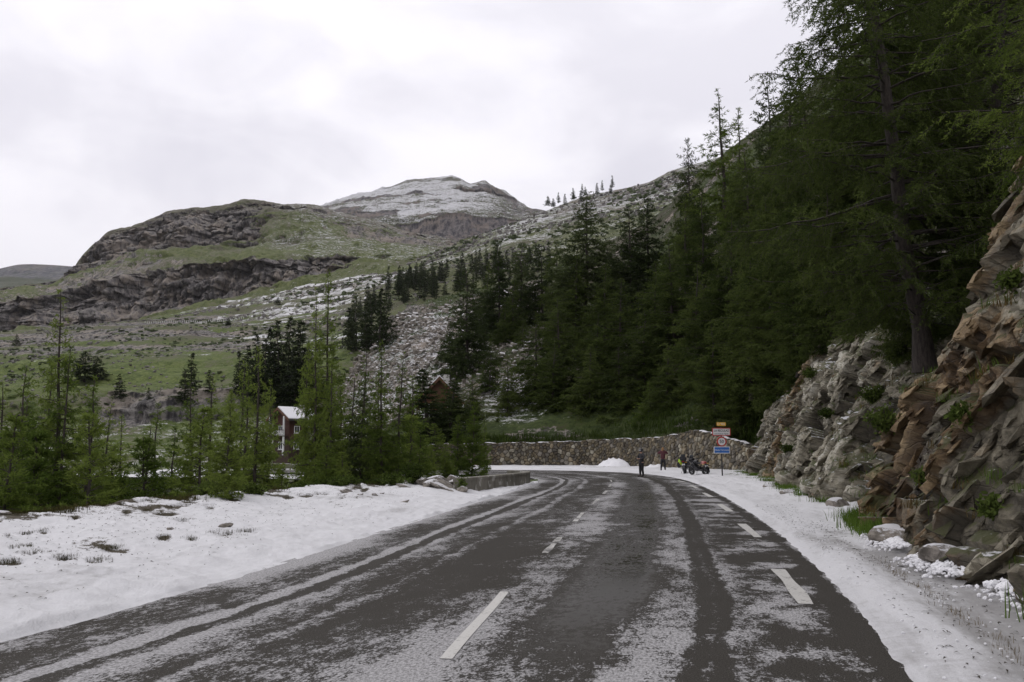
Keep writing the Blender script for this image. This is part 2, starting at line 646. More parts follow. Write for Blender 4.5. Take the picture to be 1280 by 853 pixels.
def mass_cover(V, s, px):
    n = fbm(V / 90, 5, seed=41)
    n2 = fbm(V / 28, 4, seed=42)
    up, lo = mass_bands(s, px, n)
    left = smooth01((250 - px) / 130)
    scree = (0.22 + 0.5 * left + 0.5 * n) * (s > 1.9) * (s < 3.1)
    rightr = (0.42 + 0.6 * n) * smooth01((px - 330) / 60) * (s > 2.9)
    band = 0.85 * smooth01((px - 385) / 40 + n) * smooth01((s - 2.75) / 0.15) * smooth01((3.5 - s) / 0.2)
    cap = (0.30 + 0.6 * n) * (s > 3.7)
    rock = np.maximum.reduce([up * (0.95 - 0.45 * smooth01((s - 3.72) / 0.2)), lo, scree, rightr, band, cap])
    rock = rock + 0.35 * (n2 > 0.28) + 0.15 * (px < 110) * (s < 1.2) - 0.2
    snow = 0.11 + 0.28 * smooth01((px - 290) / 90 + n) * (s > 1.9) + 0.14 * smooth01((px - 260) / 80) * (s < 1.0) - 0.35 * up - 0.3 * lo - 0.3 * band
    earth = 0.42 + 0.30 * (s > 3.5) + n * 0.6
    green = smooth01((s - 2.05) / 0.2) * smooth01((2.95 - s) / 0.25) * smooth01((px - 185) / 60) * smooth01((430 - px) / 60)
    return rock - 0.15 * green + 0.22 * fbm(V / 16, 4, seed=45), snow, earth - 0.25 * green


def mass_disp(p, s, a):
    px = 640 + a * FPX
    n = fbm(p / 90, 5, seed=41)
    up, lo = mass_bands(s, px, n)
    q = np.stack([p[:, 0] / 34, p[:, 1] / 120, p[:, 2] / 110], 1)
    rid = fbm(q, 6, gain=0.6, seed=21, ridged=True)
    fine = fbm(p / 12, 4, seed=22, ridged=True)
    ledge = fbm(np.stack([p[:, 0] / 160, p[:, 1] / 160, p[:, 2] / 14], 1), 3, seed=26)
    dy = (rid * 42 + fine * 14 + ledge * 20) * (up + lo) + n * 26 * (s < 3.8) + fbm(p / 30, 4, seed=27, ridged=True) * 10 * (s < 3.8)
    dz = fbm(p / 120, 5, seed=23) * 8 * (1 - 0.5 * (up + lo)) + fine * 3.4 + fbm(p / 35, 5, seed=24, ridged=True) * 4.5 + ledge * 3.5
    w = np.where(s > 3.9, 0.45, 1.0)
    return np.stack([0 * s, dy, dz * w], 1)


sky_line = [(-500, 352, 1350), (-100, 366, 1350), (0, 362, 1350), (35, 357, 1350), (70, 352, 1350), (88, 340, 1350), (102, 321, 1350), (116, 306, 1350), (123, 303, 1350), (129, 295, 1350),
            (136, 289, 1350), (158, 284, 1350), (179, 277, 1350), (197, 270, 1350), (211, 263, 1350), (229, 260, 1350), (257, 259, 1350), (274, 256, 1350), (288, 254, 1350),
            (304, 249, 1350), (334, 252, 1350), (352, 256, 1350), (387, 258, 1350), (404, 260, 1350), (440, 269, 1350), (480, 279, 1350), (520, 291, 1350), (600, 310, 1350)]
sheet('rocky_mountain',
      [row([(-500, 440, 760), (0, 432, 760), (260, 400, 760), (400, 372, 760), (600, 350, 760)]),
       row([(-500, 425, 900), (0, 416, 900), (60, 412, 900), (100, 408, 900), (190, 398, 900), (260, 380, 900), (330, 369, 900), (400, 352, 900), (440, 341, 900), (480, 334, 900), (600, 325, 900)]),
       row([(-500, 385, 955), (0, 376, 955), (60, 372, 955), (100, 362, 955), (150, 343, 955), (190, 337, 955), (230, 331, 955), (300, 326, 955), (350, 323, 955), (430, 326, 955), (480, 328, 955), (600, 318, 955)]),
       row([(-500, 372, 1180), (0, 369, 1180), (70, 359, 1180), (88, 350, 1180), (130, 335, 1180), (180, 313, 1180), (240, 303, 1180), (300, 300, 1180), (330, 290, 1180), (380, 284, 1180), (420, 290, 1180), (480, 300, 1180), (600, 312, 1180)]),
       row(sky_line),
       row([(-500, 420, 1900), (600, 380, 1900)])],
      [14, 60, 30, 70, 8], a_of(-300), a_of(600), 560, m_mass, mass_cover, mass_disp, keep=False, kern=5)

# ------------------------------------------------------------------ the ridge that climbs to the right
m_ridge = land_material('ridge_cover', 34, rock=((0.05, 0.047, 0.046), (0.16, 0.145, 0.13)), grass=((0.056, 0.068, 0.03), (0.13, 0.14, 0.06)), snow=(0.56, 0.56, 0.57))


def ridge_cover(V, s, px):
    n = fbm(V / 60, 5, seed=51)
    terr = fbm(np.stack([V[:, 0] / 300, V[:, 1] / 400, V[:, 2] / 9], 1), 3, seed=52)
    rock = 0.16 + 0.42 * smooth01((s - 1.6) / 0.5) * smooth01((px - 660) / 60) + 0.35 * n
    snow = 0.27 + 0.24 * smooth01((s - 1.3) / 0.8) + 0.2 * terr
    snow = np.where(px < 620, snow - 0.1, snow)
    return rock, snow, 0.3 + n * 0.3


sheet('right_ridge',
      [row([(360, 470, 330), (480, 450, 330), (700, 420, 330), (1500, 300, 330)]),
       row([(360, 420, 500), (440, 398, 500), (480, 376, 500), (560, 350, 500), (640, 330, 500), (720, 315, 500), (800, 305, 500), (1000, 260, 500), (1500, 200, 500)]),
       row([(360, 400, 740), (440, 376, 740), (480, 352, 740), (520, 338, 740), (560, 325, 740), (620, 305, 740), (680, 290, 740), (740, 276, 740), (800, 262, 740), (860, 240, 740), (1000, 200, 740), (1500, 140, 740)]),
       row([(360, 392, 950), (440, 366, 950), (490, 340, 950), (530, 325, 950), (560, 313, 950), (600, 295, 950), (620, 286, 950), (660, 273, 950), (700, 258, 950), (740, 244, 950), (770, 239, 950), (810, 229, 950),
            (825, 221, 950), (836, 213, 950), (860, 207, 950), (920, 190, 950), (1100, 150, 950), (1500, 110, 950)]),
       row([(360, 420, 1250), (1500, 260, 1250)])],
      [18, 34, 34, 8], a_of(360), a_of(1500), 420, m_ridge, ridge_cover,
      lambda p, s, a: np.stack([0 * s, fbm(p / 60, 4, seed=53) * 14 * (s < 2.8), fbm(p / 40, 5, seed=57, ridged=True) * 2.2 * (s < 2.9) + fbm(p / 90, 5, seed=54) * 4.5 * np.where(s > 2.8, 0.5, 1) + fbm(np.stack([p[:, 0] / 200, p[:, 1] / 200, p[:, 2] / 8], 1), 3, seed=55) * 1.5 + fbm(p / 12, 4, seed=56, ridged=True) * 1.2], 1))

# ------------------------------------------------------------------ the valley side with meadows and benches
m_hill = land_material('meadow_cover', 15, grass=((0.048, 0.070, 0.018), (0.135, 0.165, 0.050)), rock=((0.052, 0.049, 0.050), (0.20, 0.188, 0.175)), snow=(0.58, 0.58, 0.59), earth=(0.098, 0.092, 0.064))


def hill_cover(V, s, px):
    n = fbm(V / 40, 5, seed=61)
    nm = fbm(V / 13, 4, seed=67)
    con = fbm(np.stack([V[:, 0] / 120, V[:, 1] / 90, V[:, 2] / 6], 1), 5, seed=62)
    con2 = fbm(np.stack([V[:, 0] / 90, V[:, 1] / 130, V[:, 2] / 7], 1), 4, seed=68)
    lines = smooth01(1 - np.abs(con2) / 0.085) * smooth01((s - 4.25) / 0.3)
    stepr = smooth01((s - 2.75 + n * 0.5) / 0.25) * smooth01((4.2 - s + n * 0.4) / 0.25) * smooth01((px - 105) / 60 + n * 1.5) * smooth01((320 - px) / 80 + n * 1.5)
    low = smooth01((s - 4.75 + n * 0.8) / 0.3) * smooth01((con + n * 0.5 - 0.0) / 0.15) * smooth01((330 - px) / 80 + n)
    rock = np.maximum(stepr * (0.85 + 0.6 * nm), low * 0.95)
    rock = np.maximum(rock, 0.72 * smooth01((con - 0.04) / 0.15) * smooth01((s - 4.3) / 0.5)) + 0.45 * nm
    bench = smooth01((s - 5.55) / 0.5) * smooth01((px - 170) / 70)
    snow = 0.02 + 0.12 * smooth01((s - 4.2) / 0.3) * smooth01(nm + 0.5) + bench * (0.22 + 0.8 * con2) + lines * 0.62 * (0.35 + smooth01((px - 200) / 120)) + 0.16 * smooth01((px - 300) / 100) * (s > 4.2) + 0.3 * (s < 3.0) * smooth01((n + 0.2) / 0.3) - 0.25 * rock + 0.14 * stepr
    green = smooth01((s - 4.1) / 0.2) * smooth01((5.1 - s) / 0.4)
    return rock, snow, 0.28 + n * 0.6 + 0.3 * (s > 5) - 0.12 * green + 0.35 * nm


sheet('valley_hillside',
      [row([(-700, None, 26, -8.5), (700, None, 30, -8.5)]),
       row([(-700, None, 110, -9.0), (700, None, 110, -9.0)]),
       row([(-700, 578, 170), (0, 574, 170), (200, 571, 170), (350, 562, 170), (480, 562, 170), (700, 562, 170)]),
       row([(-700, 532, 232), (0, 536, 232), (130, 533, 232), (240, 526, 232), (350, 520, 232), (450, 515, 232), (700, 500, 232)]),
       row([(-700, 502, 246), (0, 505, 246), (130, 490, 246), (240, 486, 246), (350, 482, 246), (450, 472, 246), (700, 470, 246)]),
       row([(-700, 445, 420), (0, 442, 420), (150, 432, 420), (300, 431, 420), (400, 420, 420), (480, 402, 420), (700, 390, 420)]),
       row([(-700, 417, 610), (0, 419, 610), (60, 415, 610), (150, 406, 610), (300, 403, 610), (330, 399, 610), (400, 386, 610), (450, 374, 610), (490, 362, 610), (700, 340, 610)]),
       row([(-700, 425, 880), (0, 417, 880), (100, 409, 880), (190, 400, 880), (260, 383, 880), (330, 371, 880), (400, 354, 880), (450, 344, 880), (490, 338, 880), (700, 320, 880)])],
      [8, 12, 26, 16, 40, 50, 30], a_of(-500), a_of(700), 500, m_hill, hill_cover,
      lambda p, s, a: np.stack([0 * s, fbm(p / 30, 4, seed=63) * 7 * (s > 1.5) + fbm(p / 12, 5, seed=69, ridged=True) * 6 * smooth01((s - 2.6) / 0.2) * smooth01((4.3 - s) / 0.2),
                                fbm(p / 45, 5, seed=64) * 3.2 + fbm(np.stack([p[:, 0] / 130, p[:, 1] / 110, p[:, 2] / 6], 1), 5, seed=65) * 3.6 * (s > 4) + fbm(p / 8, 5, seed=66, ridged=True) * 1.0 * (s > 2)], 1))

# ------------------------------------------------------------------ the wooded slope above the stone wall and its scree knoll
m_slope = land_material('wood_floor_cover', 7, grass=((0.022, 0.034, 0.01), (0.06, 0.08, 0.022)), rock=((0.06, 0.055, 0.052), (0.22, 0.2, 0.185)), snow=(0.6, 0.6, 0.61), earth=(0.05, 0.042, 0.028), grain=1.3)


def slope_cover(V, s, px):
    n = fbm(V / 14, 5, seed=71)
    scree = smooth01((600 - px) / 60) * smooth01((px - 400) / 40) * smooth01((s - 0.25) / 0.4)
    patch = np.exp(-(((px - 640) / 45) ** 2 + ((s - 0.35) / 0.28) ** 2))
    rock = scree * (0.5 + 0.8 * n) + patch * 0.5 + 0.5 * (n > 0.25)
    snow = 0.12 + 0.42 * scree + 0.45 * patch + 0.12 * n - 0.35 * smooth01((0.14 - s) / 0.06) - 0.3 * scree * smooth01((s - 1.65) / 0.25)
    return rock - 0.5 * (s < 0.02), snow, 0.45 + 0.5 * n - 0.3 * smooth01((0.3 - s) / 0.1)


def slope_disp(p, s, a):
    w = smooth01(s / 0.15)
    v, e = cells(p / 3.2, 5)
    px = 640 + a * FPX
    sc = smooth01((600 - px) / 60) * smooth01((px - 400) / 40)
    return np.stack([0 * s, fbm(p / 10, 4, seed=72) * 2.5 * w, w * (fbm(p / 18, 5, seed=73) * 1.6 + fbm(p / 3.0, 4, seed=74, ridged=True) * 0.35 + v * 0.5 * sc)], 1)


sheet('wooded_slope',
      [row([(380, None, 109, -9), (430, None, 107, -9), (515, None, 92, -0.6), (600, None, 87.0, -0.6), (700, None, 87.0, -0.6), (760, None, 85, -0.6), (800, None, 81, -0.6), (850, None, 75.5, -0.6), (880, None, 71.5, -0.6), (930, None, 66, -0.6),
            (970, None, 55, -0.6), (1000, None, 45, 0.3), (1040, None, 39, 0.3), (1080, None, 31, 0.5), (1150, None, 24.5, 2), (1200, None, 23, 3), (1240, None, 21.5, 4), (1300, None, 20.5, 4), (1600, None, 14, 4)]),
       row([(380, 600, 112), (430, 590, 110), (515, 566, 93.5), (560, 560, 89.5), (600, 556, 88.0), (700, 553, 88.0), (760, 551.5, 86), (800, 549, 82), (830, 545, 79), (850, 541, 77), (880, 538, 75), (930, 525, 72), (970, 500, 65),
            (1000, 480, 58), (1040, 465, 50), (1080, 450, 40), (1150, 440, 28), (1200, 340, 27), (1240, 240, 25), (1300, 150, 23), (1600, 120, 16)]),
       row([(380, 545, 150), (430, 530, 150), (515, 470, 150), (600, 440, 145), (700, 420, 140), (800, 380, 130), (900, 320, 105), (1000, 260, 80), (1080, 220, 60), (1150, 200, 48), (1240, 80, 38), (1300, 20, 34), (1600, -60, 26)]),
       row([(380, 520, 200), (430, 487, 205), (450, 447, 210), (470, 405, 212), (500, 388, 215), (540, 379, 220), (560, 374, 225), (640, 352, 232), (720, 322, 232), (800, 282, 222), (900, 195, 190), (1000, 115, 150), (1100, 30, 112), (1200, -90, 85), (1300, -220, 64), (1600, -400, 50)]),
       row([(380, 560, 260), (470, 470, 270), (560, 430, 290), (720, 400, 300), (900, 260, 240), (1100, 100, 160), (1300, -150, 110), (1600, -300, 90)])],
      [16, 70, 60, 12], a_of(380), a_of(1600), 460, m_slope, lambda V, s, px: slope_cover(V, s - 1, px), lambda p, s, a: slope_disp(p, s - 1, a))
# ------------------------------------------------------------------ road geometry: pairs of left and right edge points (metres)
PAIRS = np.array([(-7.6, -6, -0.3, -6.8), (-6.1, 0, 1.15, -0.6), (-5.4, 3.0, 2.0, 2.3), (-4.45, 7.6, 2.95, 6.6), (-3.6, 11.7, 4.0, 10.9), (-2.5, 19.5, 5.6, 19.0),
                  (-1.07, 29.3, 7.4, 30.0), (0.35, 39, 9.0, 41.5), (1.25, 46, 9.9, 50), (1.45, 51, 10.2, 57), (0.9, 56.5, 9.9, 64), (-1.0, 61, 8.4, 71),
                  (-4.5, 64, 5, 76.5), (-9, 66.2, 0, 79.5), (-16, 68, -8, 81), (-26, 69, -22, 82)])


def catmull(pts, n):
    p = np.vstack([2 * pts[0] - pts[1], pts, 2 * pts[-1] - pts[-2]])
    out = []
    for i in range(1, len(p) - 2):
        t = np.linspace(0, 1, n, endpoint=False)[:, None]
        a, b, c, d = p[i - 1], p[i], p[i + 1], p[i + 2]
        out.append(0.5 * ((2 * b) + (c - a) * t + (2 * a - 5 * b + 4 * c - d) * t ** 2 + (3 * b - a - 3 * c + d) * t ** 3))
    out.append(p[-2][None])
    return np.vstack(out)


RD = catmull(PAIRS, 24)
RL, RR = RD[:, :2], RD[:, 2:]
RC = (RL + RR) / 2
RV = np.concatenate([[0], np.cumsum(np.linalg.norm(np.diff(RC, axis=0), axis=1))])


def on_road(v, u, z=0.0):
    """v metres along the centre line, u metres across (0 = centre, + = right)"""
    f = np.interp(v, RV, np.arange(len(RV)))
    i = int(min(f, len(RV) - 2))
    t = f - i
    l = RL[i] * (1 - t) + RL[i + 1] * t
    r = RR[i] * (1 - t) + RR[i + 1] * t
    d = (r - l) / np.linalg.norm(r - l)
    q = (l + r) / 2 + d * u
    return Vector((q[0], q[1], z))


def v_at(y):
    return float(np.interp(y, RC[:220, 1], RV[:220]))


# ------------------------------------------------------------------ wet asphalt under melting hail
m_road, nt, b = material('wet_asphalt')
uvn = nd(nt, 'ShaderNodeUVMap', uv_map='UVMap').outputs[0]
sp = nd(nt, 'ShaderNodeSeparateXYZ')
nt.links.new(uvn, sp.inputs[0])
U, Vv = sp.outputs[0], sp.outputs[1]
lo1 = noise_(nt, map_(nt, uvn, scale=(0.5, 0.10, 1)), 1.0, 3, 0.5)
lo2 = noise_(nt, map_(nt, uvn, loc=(9.1, 3.3, 0), scale=(0.55, 0.16, 1)), 1.0, 4, 0.55, 0.4)
lo3 = noise_(nt, map_(nt, uvn, loc=(2.7, 8.8, 0), scale=(0.8, 0.9, 1)), 1.0, 5, 0.6, 0.3)
mid = noise_(nt, map_(nt, uvn, scale=(3.0, 1.1, 1)), 1.0, 6, 0.65, 0.3)
u2 = M_(nt, 'ADD', U, M_(nt, 'MULTIPLY', M_(nt, 'SUBTRACT', lo1, 0.5), 0.55))
u2 = M_(nt, 'ADD', u2, M_(nt, 'MULTIPLY', M_(nt, 'SUBTRACT', mid, 0.5), 0.34))
prof = [(-4.0, 1.0), (-3.75, .90), (-3.5, .60), (-3.0, .40), (-2.72, .42), (-2.62, .80), (-2.5, .74), (-2.44, .22), (-2.3, .24), (-2.2, .66), (-2.05, .56), (-1.62, .40),
        (-1.52, .66), (-1.42, .60), (-1.3, .40), (-0.55, .40), (-0.2, .56), (0.05, .66), (0.35, .56), (0.6, .34), (1.0, .27), (1.35, .27), (1.5, .48), (1.72, .60), (1.98, .56), (2.04, .20), (2.12, .18), (2.17, .42), (2.22, .18), (2.30, .22), (2.36, .55), (2.5, .48), (3.95, .2)]
uf = M_(nt, 'DIVIDE', M_(nt, 'ADD', u2, 4.0), 8.0)
D = mix_(nt, M_(nt, 'GREATER_THAN', u2, -0.9), ramp_(nt, uf, [((u + 4) / 8, c) for u, c in prof if u < 0]), ramp_(nt, uf, [((u + 4) / 8, c) for u, c in prof if u > -1.5]))
# right of the tyre track: a broad slushy film with bare patches in it
Dr = M_(nt, 'ADD', 0.42, M_(nt, 'MULTIPLY', M_(nt, 'SUBTRACT', lo3, 0.5), 1.9))
Dr = M_(nt, 'ADD', Dr, M_(nt, 'MULTIPLY', step_(nt, u2, 2.7, 3.1), 0.18))
bare = M_(nt, 'MULTIPLY', step_(nt, u2, 3.35, 3.6), 0.42)
Dr = M_(nt, 'SUBTRACT', Dr, bare)
Dr = M_(nt, 'ADD', Dr, M_(nt, 'MULTIPLY', step_(nt, U, 3.55, 3.85), 0.9))
D = mix_(nt, step_(nt, u2, 2.45, 2.6), D, Dr)
D = M_(nt, 'ADD', D, M_(nt, 'MULTIPLY', M_(nt, 'SUBTRACT', lo2, 0.5), 1.0))
D = M_(nt, 'ADD', D, M_(nt, 'MULTIPLY', M_(nt, 'SUBTRACT', lo3, 0.5), 0.6))
D = M_(nt, 'ADD', D, M_(nt, 'MULTIPLY', M_(nt, 'SUBTRACT', mid, 0.5), 0.5))
D = M_(nt, 'ADD', D, M_(nt, 'MULTIPLY', step_(nt, Vv, 17, 11), 0.13), clamp=True)
f1 = noise_(nt, map_(nt, uvn, scale=(42, 22, 1)), 1.0, 5, 0.8)
f2 = noise_(nt, map_(nt, uvn, scale=(13, 6.5, 1)), 1.0, 6, 0.74, 0.3)
f3 = noise_(nt, uvn, 85, 3, 0.7)
f4 = noise_(nt, map_(nt, uvn, loc=(4.4, 1.9, 0), scale=(4.2, 1.5, 1)), 1.0, 6, 0.7, 0.6)
T = M_(nt, 'ADD', M_(nt, 'ADD', M_(nt, 'MULTIPLY', f1, 0.42), M_(nt, 'MULTIPLY', f4, 0.25)), M_(nt, 'ADD', M_(nt, 'MULTIPLY', f2, 0.38), M_(nt, 'MULTIPLY', f3, 0.12)))
thr = M_(nt, 'SUBTRACT', 0.765, M_(nt, 'MULTIPLY', D, 0.33))
hail = step_(nt, M_(nt, 'SUBTRACT', T, thr), -0.012, 0.03)
asp = mix_(nt, step_(nt, f3, 0.35, 0.65), (0.019, 0.0175, 0.015), (0.076, 0.070, 0.061))
asp = mix_(nt, M_(nt, 'MULTIPLY', step_(nt, lo2, 0.4, 0.7), 0.35), asp, (0.022, 0.019, 0.014))
wet = step_(nt, M_(nt, 'ADD', lo2, M_(nt, 'MULTIPLY', mid, 0.3)), 0.5, 0.72)
hcol = mix_(nt, step_(nt, f1, 0.35, 0.68), (0.17, 0.166, 0.164), (0.50, 0.495, 0.50))
# thin film of slush is greyer than thick ridges
hcol = mix_(nt, step_(nt, D, 0.4, 0.85), mix_(nt, 0.4, hcol, (0.2, 0.195, 0.19)), hcol)
put(nt, b.inputs['Base Color'], mix_(nt, hail, asp, hcol))
rgh = mapr(nt, wet, 0, 1, 0.85, 0.7)
rgh = M_(nt, 'ADD', rgh, M_(nt, 'MULTIPLY', M_(nt, 'SUBTRACT', f1, 0.5), 0.3))
pool = M_(nt, 'MULTIPLY', step_(nt, M_(nt, 'SUBTRACT', lo2, M_(nt, 'MULTIPLY', D, 0.25)), 0.38, 0.5), 0.0)
lane = M_(nt, 'MULTIPLY', step_(nt, u2, 0.35, 0.75), step_(nt, u2, 1.7, 1.3))
pool = M_(nt, 'MULTIPLY', M_(nt, 'MULTIPLY', lane, step_(nt, M_(nt, 'ADD', D, M_(nt, 'MULTIPLY', M_(nt, 'SUBTRACT', f2, 0.5), 1.2)), 0.5, 0.15)), step_(nt, Vv, 11, 20), clamp=True)
rgh = M_(nt, 'SUBTRACT', rgh, M_(nt, 'MULTIPLY', pool, 0.64))
put(nt, b.inputs['Roughness'], mix_(nt, hail, rgh, (0.8, 0.8, 0.8)))
b.inputs['Specular IOR Level'].default_value = 0.2
put(nt, b.inputs['Specular IOR Level'], mix_(nt, pool, (0.07, 0.07, 0.07), (0.3, 0.3, 0.3)))
hh = M_(nt, 'ADD', M_(nt, 'MULTIPLY', hail, M_(nt, 'ADD', 0.6, M_(nt, 'MULTIPLY', f1, 0.8))), M_(nt, 'MULTIPLY', f3, 0.5))
hh = M_(nt, 'MULTIPLY', hh, M_(nt, 'SUBTRACT', 1.0, M_(nt, 'MULTIPLY', pool, 0.8)))
bump_(nt, b, hh, 0.6, 0.010)

cols_n = 17
fr = np.linspace(0, 1, cols_n)
Vs = (RL[:, None, :] * (1 - fr)[None, :, None] + RR[:, None, :] * fr[None, :, None])
wid = np.linalg.norm(RR - RL, axis=1)
uu = (fr[None, :] - 0.5) * np.minimum(wid, 20)[:, None]
uu = uu * (7.6 / np.maximum(wid, 7.6))[:, None]
crown_z = 0.03 * (1 - (2 * fr - 1) ** 2)
vv = np.concatenate([Vs, np.broadcast_to(crown_z[None, :, None], Vs.shape[:2] + (1,))], 2).reshape(-1, 3)
uvs = np.stack([uu, np.broadcast_to(RV[:, None], uu.shape)], -1).reshape(-1, 2)
road = obj('road', mesh_np('road', vv, grid_faces(len(RD), cols_n), m_road, True, uv=uvs), kind='structure')

# painted dashes, worn and partly under hail
m_paint, nt, b = material('road_paint')
co = nd(nt, 'ShaderNodeTexCoord').outputs['Object']
n1 = noise_(nt, co, 30, 5, 0.7)
n2 = noise_(nt, co, 3.0, 4, 0.6)
pc = mix_(nt, step_(nt, M_(nt, 'ADD', n1, M_(nt, 'MULTIPLY', n2, 0.5)), 0.56, 0.72), (0.34, 0.33, 0.305), (0.50, 0.49, 0.46))
pf = M_(nt, 'ADD', M_(nt, 'MULTIPLY', n1, 0.65), M_(nt, 'MULTIPLY', noise_(nt, co, 5.0, 5, 0.7), 0.5))
put(nt, b.inputs['Base Color'], mix_(nt, step_(nt, pf, 0.50, 0.43), pc, (0.05, 0.047, 0.042)))
b.inputs['Roughness'].default_value = 0.5
bump_(nt, b, n1, 0.3, 0.004)


m_faint, nt, b = material('paint_under_hail')
co = nd(nt, 'ShaderNodeTexCoord').outputs['Object']
n1 = noise_(nt, co, 24, 5, 0.75)
n2 = noise_(nt, co, 2.2, 5, 0.65)
f = M_(nt, 'ADD', M_(nt, 'MULTIPLY', n1, 0.6), M_(nt, 'MULTIPLY', n2, 0.7))
c = mix_(nt, step_(nt, f, 0.58, 0.66), (0.028, 0.026, 0.023), (0.40, 0.39, 0.36))
c = mix_(nt, step_(nt, f, 0.70, 0.78), c, (0.58, 0.575, 0.58))
put(nt, b.inputs['Base Color'], c)
b.inputs['Roughness'].default_value = 0.6
bump_(nt, b, n1, 0.5, 0.008)


def road_h(v, u):
    w = float(np.interp(v, RV, wid))
    return 0.03 * (1 - (2 * u / w) ** 2)


def dash(v0, length, u, w, name='lane_marking', mat=None, u1=None):
    ua, ub = u, (u if u1 is None else u1)
    n = 10
    vs = []
    for i in range(n):
        v = v0 + length * i / (n - 1)
        u = ua + (ub - ua) * i / (n - 1)
        # ragged ends and sides where the paint has worn
        j = 0.012 * math.sin(17.3 * v + u)
        for s in (-0.5, 0.5):
            uq = u + s * w + j * s * 2
            vs.append(on_road(v, uq, road_h(v, uq) + 0.006))
    me = mesh_np(name, [tuple(x) for x in vs], grid_faces(n, 2), mat or m_paint)
    return obj(name, me, road)


RIGHT_LINE = lambda v: float(np.interp(v, RV, wid)) / 2 - 0.62
for y0, y1 in ((9.9, 12.6), (17.1, 20.1), (24.1, 27.2), (31.3, 34.3), (38.4, 41.3), (45.4, 48.2)):
    v0, v1 = v_at(y0), v_at(y1)
    dash(v0, v1 - v0, RIGHT_LINE((v0 + v1) / 2), 0.17)
CENTRE = lambda y: float(np.interp(y, [7, 10, 15, 23.5, 35, 44, 53, 60], [0.27, -0.06, -0.2, -0.35, -0.3, -0.3, -0.2, 0]))
for y0, y1 in ((7.0, 10.2), (14.0, 16.6), (20.3, 23.3), (27, 30), (33.7, 36.7), (40.5, 43.5), (47.2, 50.2)):
    v0, v1 = v_at(y0), v_at(y1)
    dash(v0, v1 - v0, CENTRE(y0), 0.105, u1=CENTRE(y1), mat=m_paint if y0 < 8 else m_faint)

# ------------------------------------------------------------------ hail-covered verges
def snow_material(name, stretch=(1, 1, 1), dirt=0.5):
    m, nt, b = material(name)
    co = nd(nt, 'ShaderNodeTexCoord').outputs['Object']
    uv = nd(nt, 'ShaderNodeUVMap', uv_map='UVMap').outputs[0]
    at = nd(nt, 'ShaderNodeVertexColor', layer_name='cover')
    s = nd(nt, 'ShaderNodeSeparateColor')
    nt.links.new(at.outputs['Color'], s.inputs[0])
    E, SL, GR = s.outputs                       # bare earth, slush, grass
    n1 = noise_(nt, co, 0.8, 5, 0.6)
    n2 = noise_(nt, co, 6.0, 6, 0.7)
    n3 = noise_(nt, co, 45.0, 4, 0.75)
    tr = noise_(nt, map_(nt, uv, scale=(3.2, 0.35, 1)), 1.0, 6, 0.65, 0.3)
    sc = mix_(nt, M_(nt, 'ADD', M_(nt, 'MULTIPLY', n3, 0.5), M_(nt, 'MULTIPLY', n2, 0.5)), (0.44, 0.44, 0.455), (0.87, 0.87, 0.88))
    dk = M_(nt, 'ADD', M_(nt, 'MULTIPLY', M_(nt, 'SUBTRACT', tr, 0.5), 1.1), M_(nt, 'MULTIPLY', M_(nt, 'SUBTRACT', n2, 0.5), 0.9))
    slush = step_(nt, M_(nt, 'ADD', SL, dk), 0.35, 0.95)
    sc = mix_(nt, M_(nt, 'MULTIPLY', slush, 0.85), sc, mix_(nt, n2, (0.17, 0.165, 0.155), (0.36, 0.35, 0.345)))
    fleck = step_(nt, M_(nt, 'ADD', n2, M_(nt, 'MULTIPLY', n3, 0.5)), 1.0, 1.06)
    sc = mix_(nt, M_(nt, 'MULTIPLY', fleck, dirt), sc, (0.09, 0.085, 0.06))
    em = step_(nt, M_(nt, 'ADD', E, M_(nt, 'ADD', M_(nt, 'MULTIPLY', M_(nt, 'SUBTRACT', n2, 0.5), 1.3), M_(nt, 'MULTIPLY', M_(nt, 'SUBTRACT', n3, 0.5), 0.8))), 0.46, 0.60)
    ec = mix_(nt, n2, (0.028, 0.022, 0.015), (0.095, 0.08, 0.05))
    gc = mix_(nt, n3, (0.03, 0.05, 0.012), (0.09, 0.11, 0.03))
    ec = mix_(nt, step_(nt, M_(nt, 'ADD', GR, M_(nt, 'MULTIPLY', M_(nt, 'SUBTRACT', n2, 0.5), 0.8)), 0.4, 0.6), ec, gc)
    put(nt, b.inputs['Base Color'], mix_(nt, em, sc, ec))
    b.inputs['Roughness'].default_value = 0.75
    b.inputs['Specular IOR Level'].default_value = 0.25
    bump_(nt, b, M_(nt, 'ADD', n3, M_(nt, 'ADD', n2, M_(nt, 'MULTIPLY', slush, -0.4))), 0.7, 0.03)
    return m


m_snow = snow_material('hail_snow')
m_snow_r = snow_material('trodden_hail', dirt=0.8)

# left verge: road edge -> low bank -> drop to the valley
CREST = np.array([(-1.3, 13, .45), (-.585, 17, .46), (-.52, 18, .40), (-.445, 20, .47), (-.38, 22.5, .42), (-.31, 26, .47), (-.265, 28, .42), (-.218, 31, .44), (-.18, 32.5, .5), (-.145, 34, .42), (-.09, 36.5, .36), (-.06, 38, .22), (-.02, 43, .05), (.03, 48.5, .0)])
LE = RL[:230]
la = LE[:, 0] / LE[:, 1]
ok = (LE[:, 1] > 2.6) & (LE[:, 1] < 47)
la, ly = la[ok], LE[ok, 1]
na = 640
aa = np.concatenate([np.linspace(-1.3, -0.62, 120, endpoint=False), np.linspace(-0.62, 0.029, na - 120)])
ey = np.interp(aa, la, ly)
cy = np.interp(aa, CREST[:, 0], CREST[:, 1])
cz = np.interp(aa, CREST[:, 0], CREST[:, 2])
far_flat = smooth01((aa + 0.115) / 0.05)
b1z = -1.3 * (1 - far_flat) + 0.05 * far_flat
b2z = -8.5 * (1 - far_flat) - 0.2 * far_flat
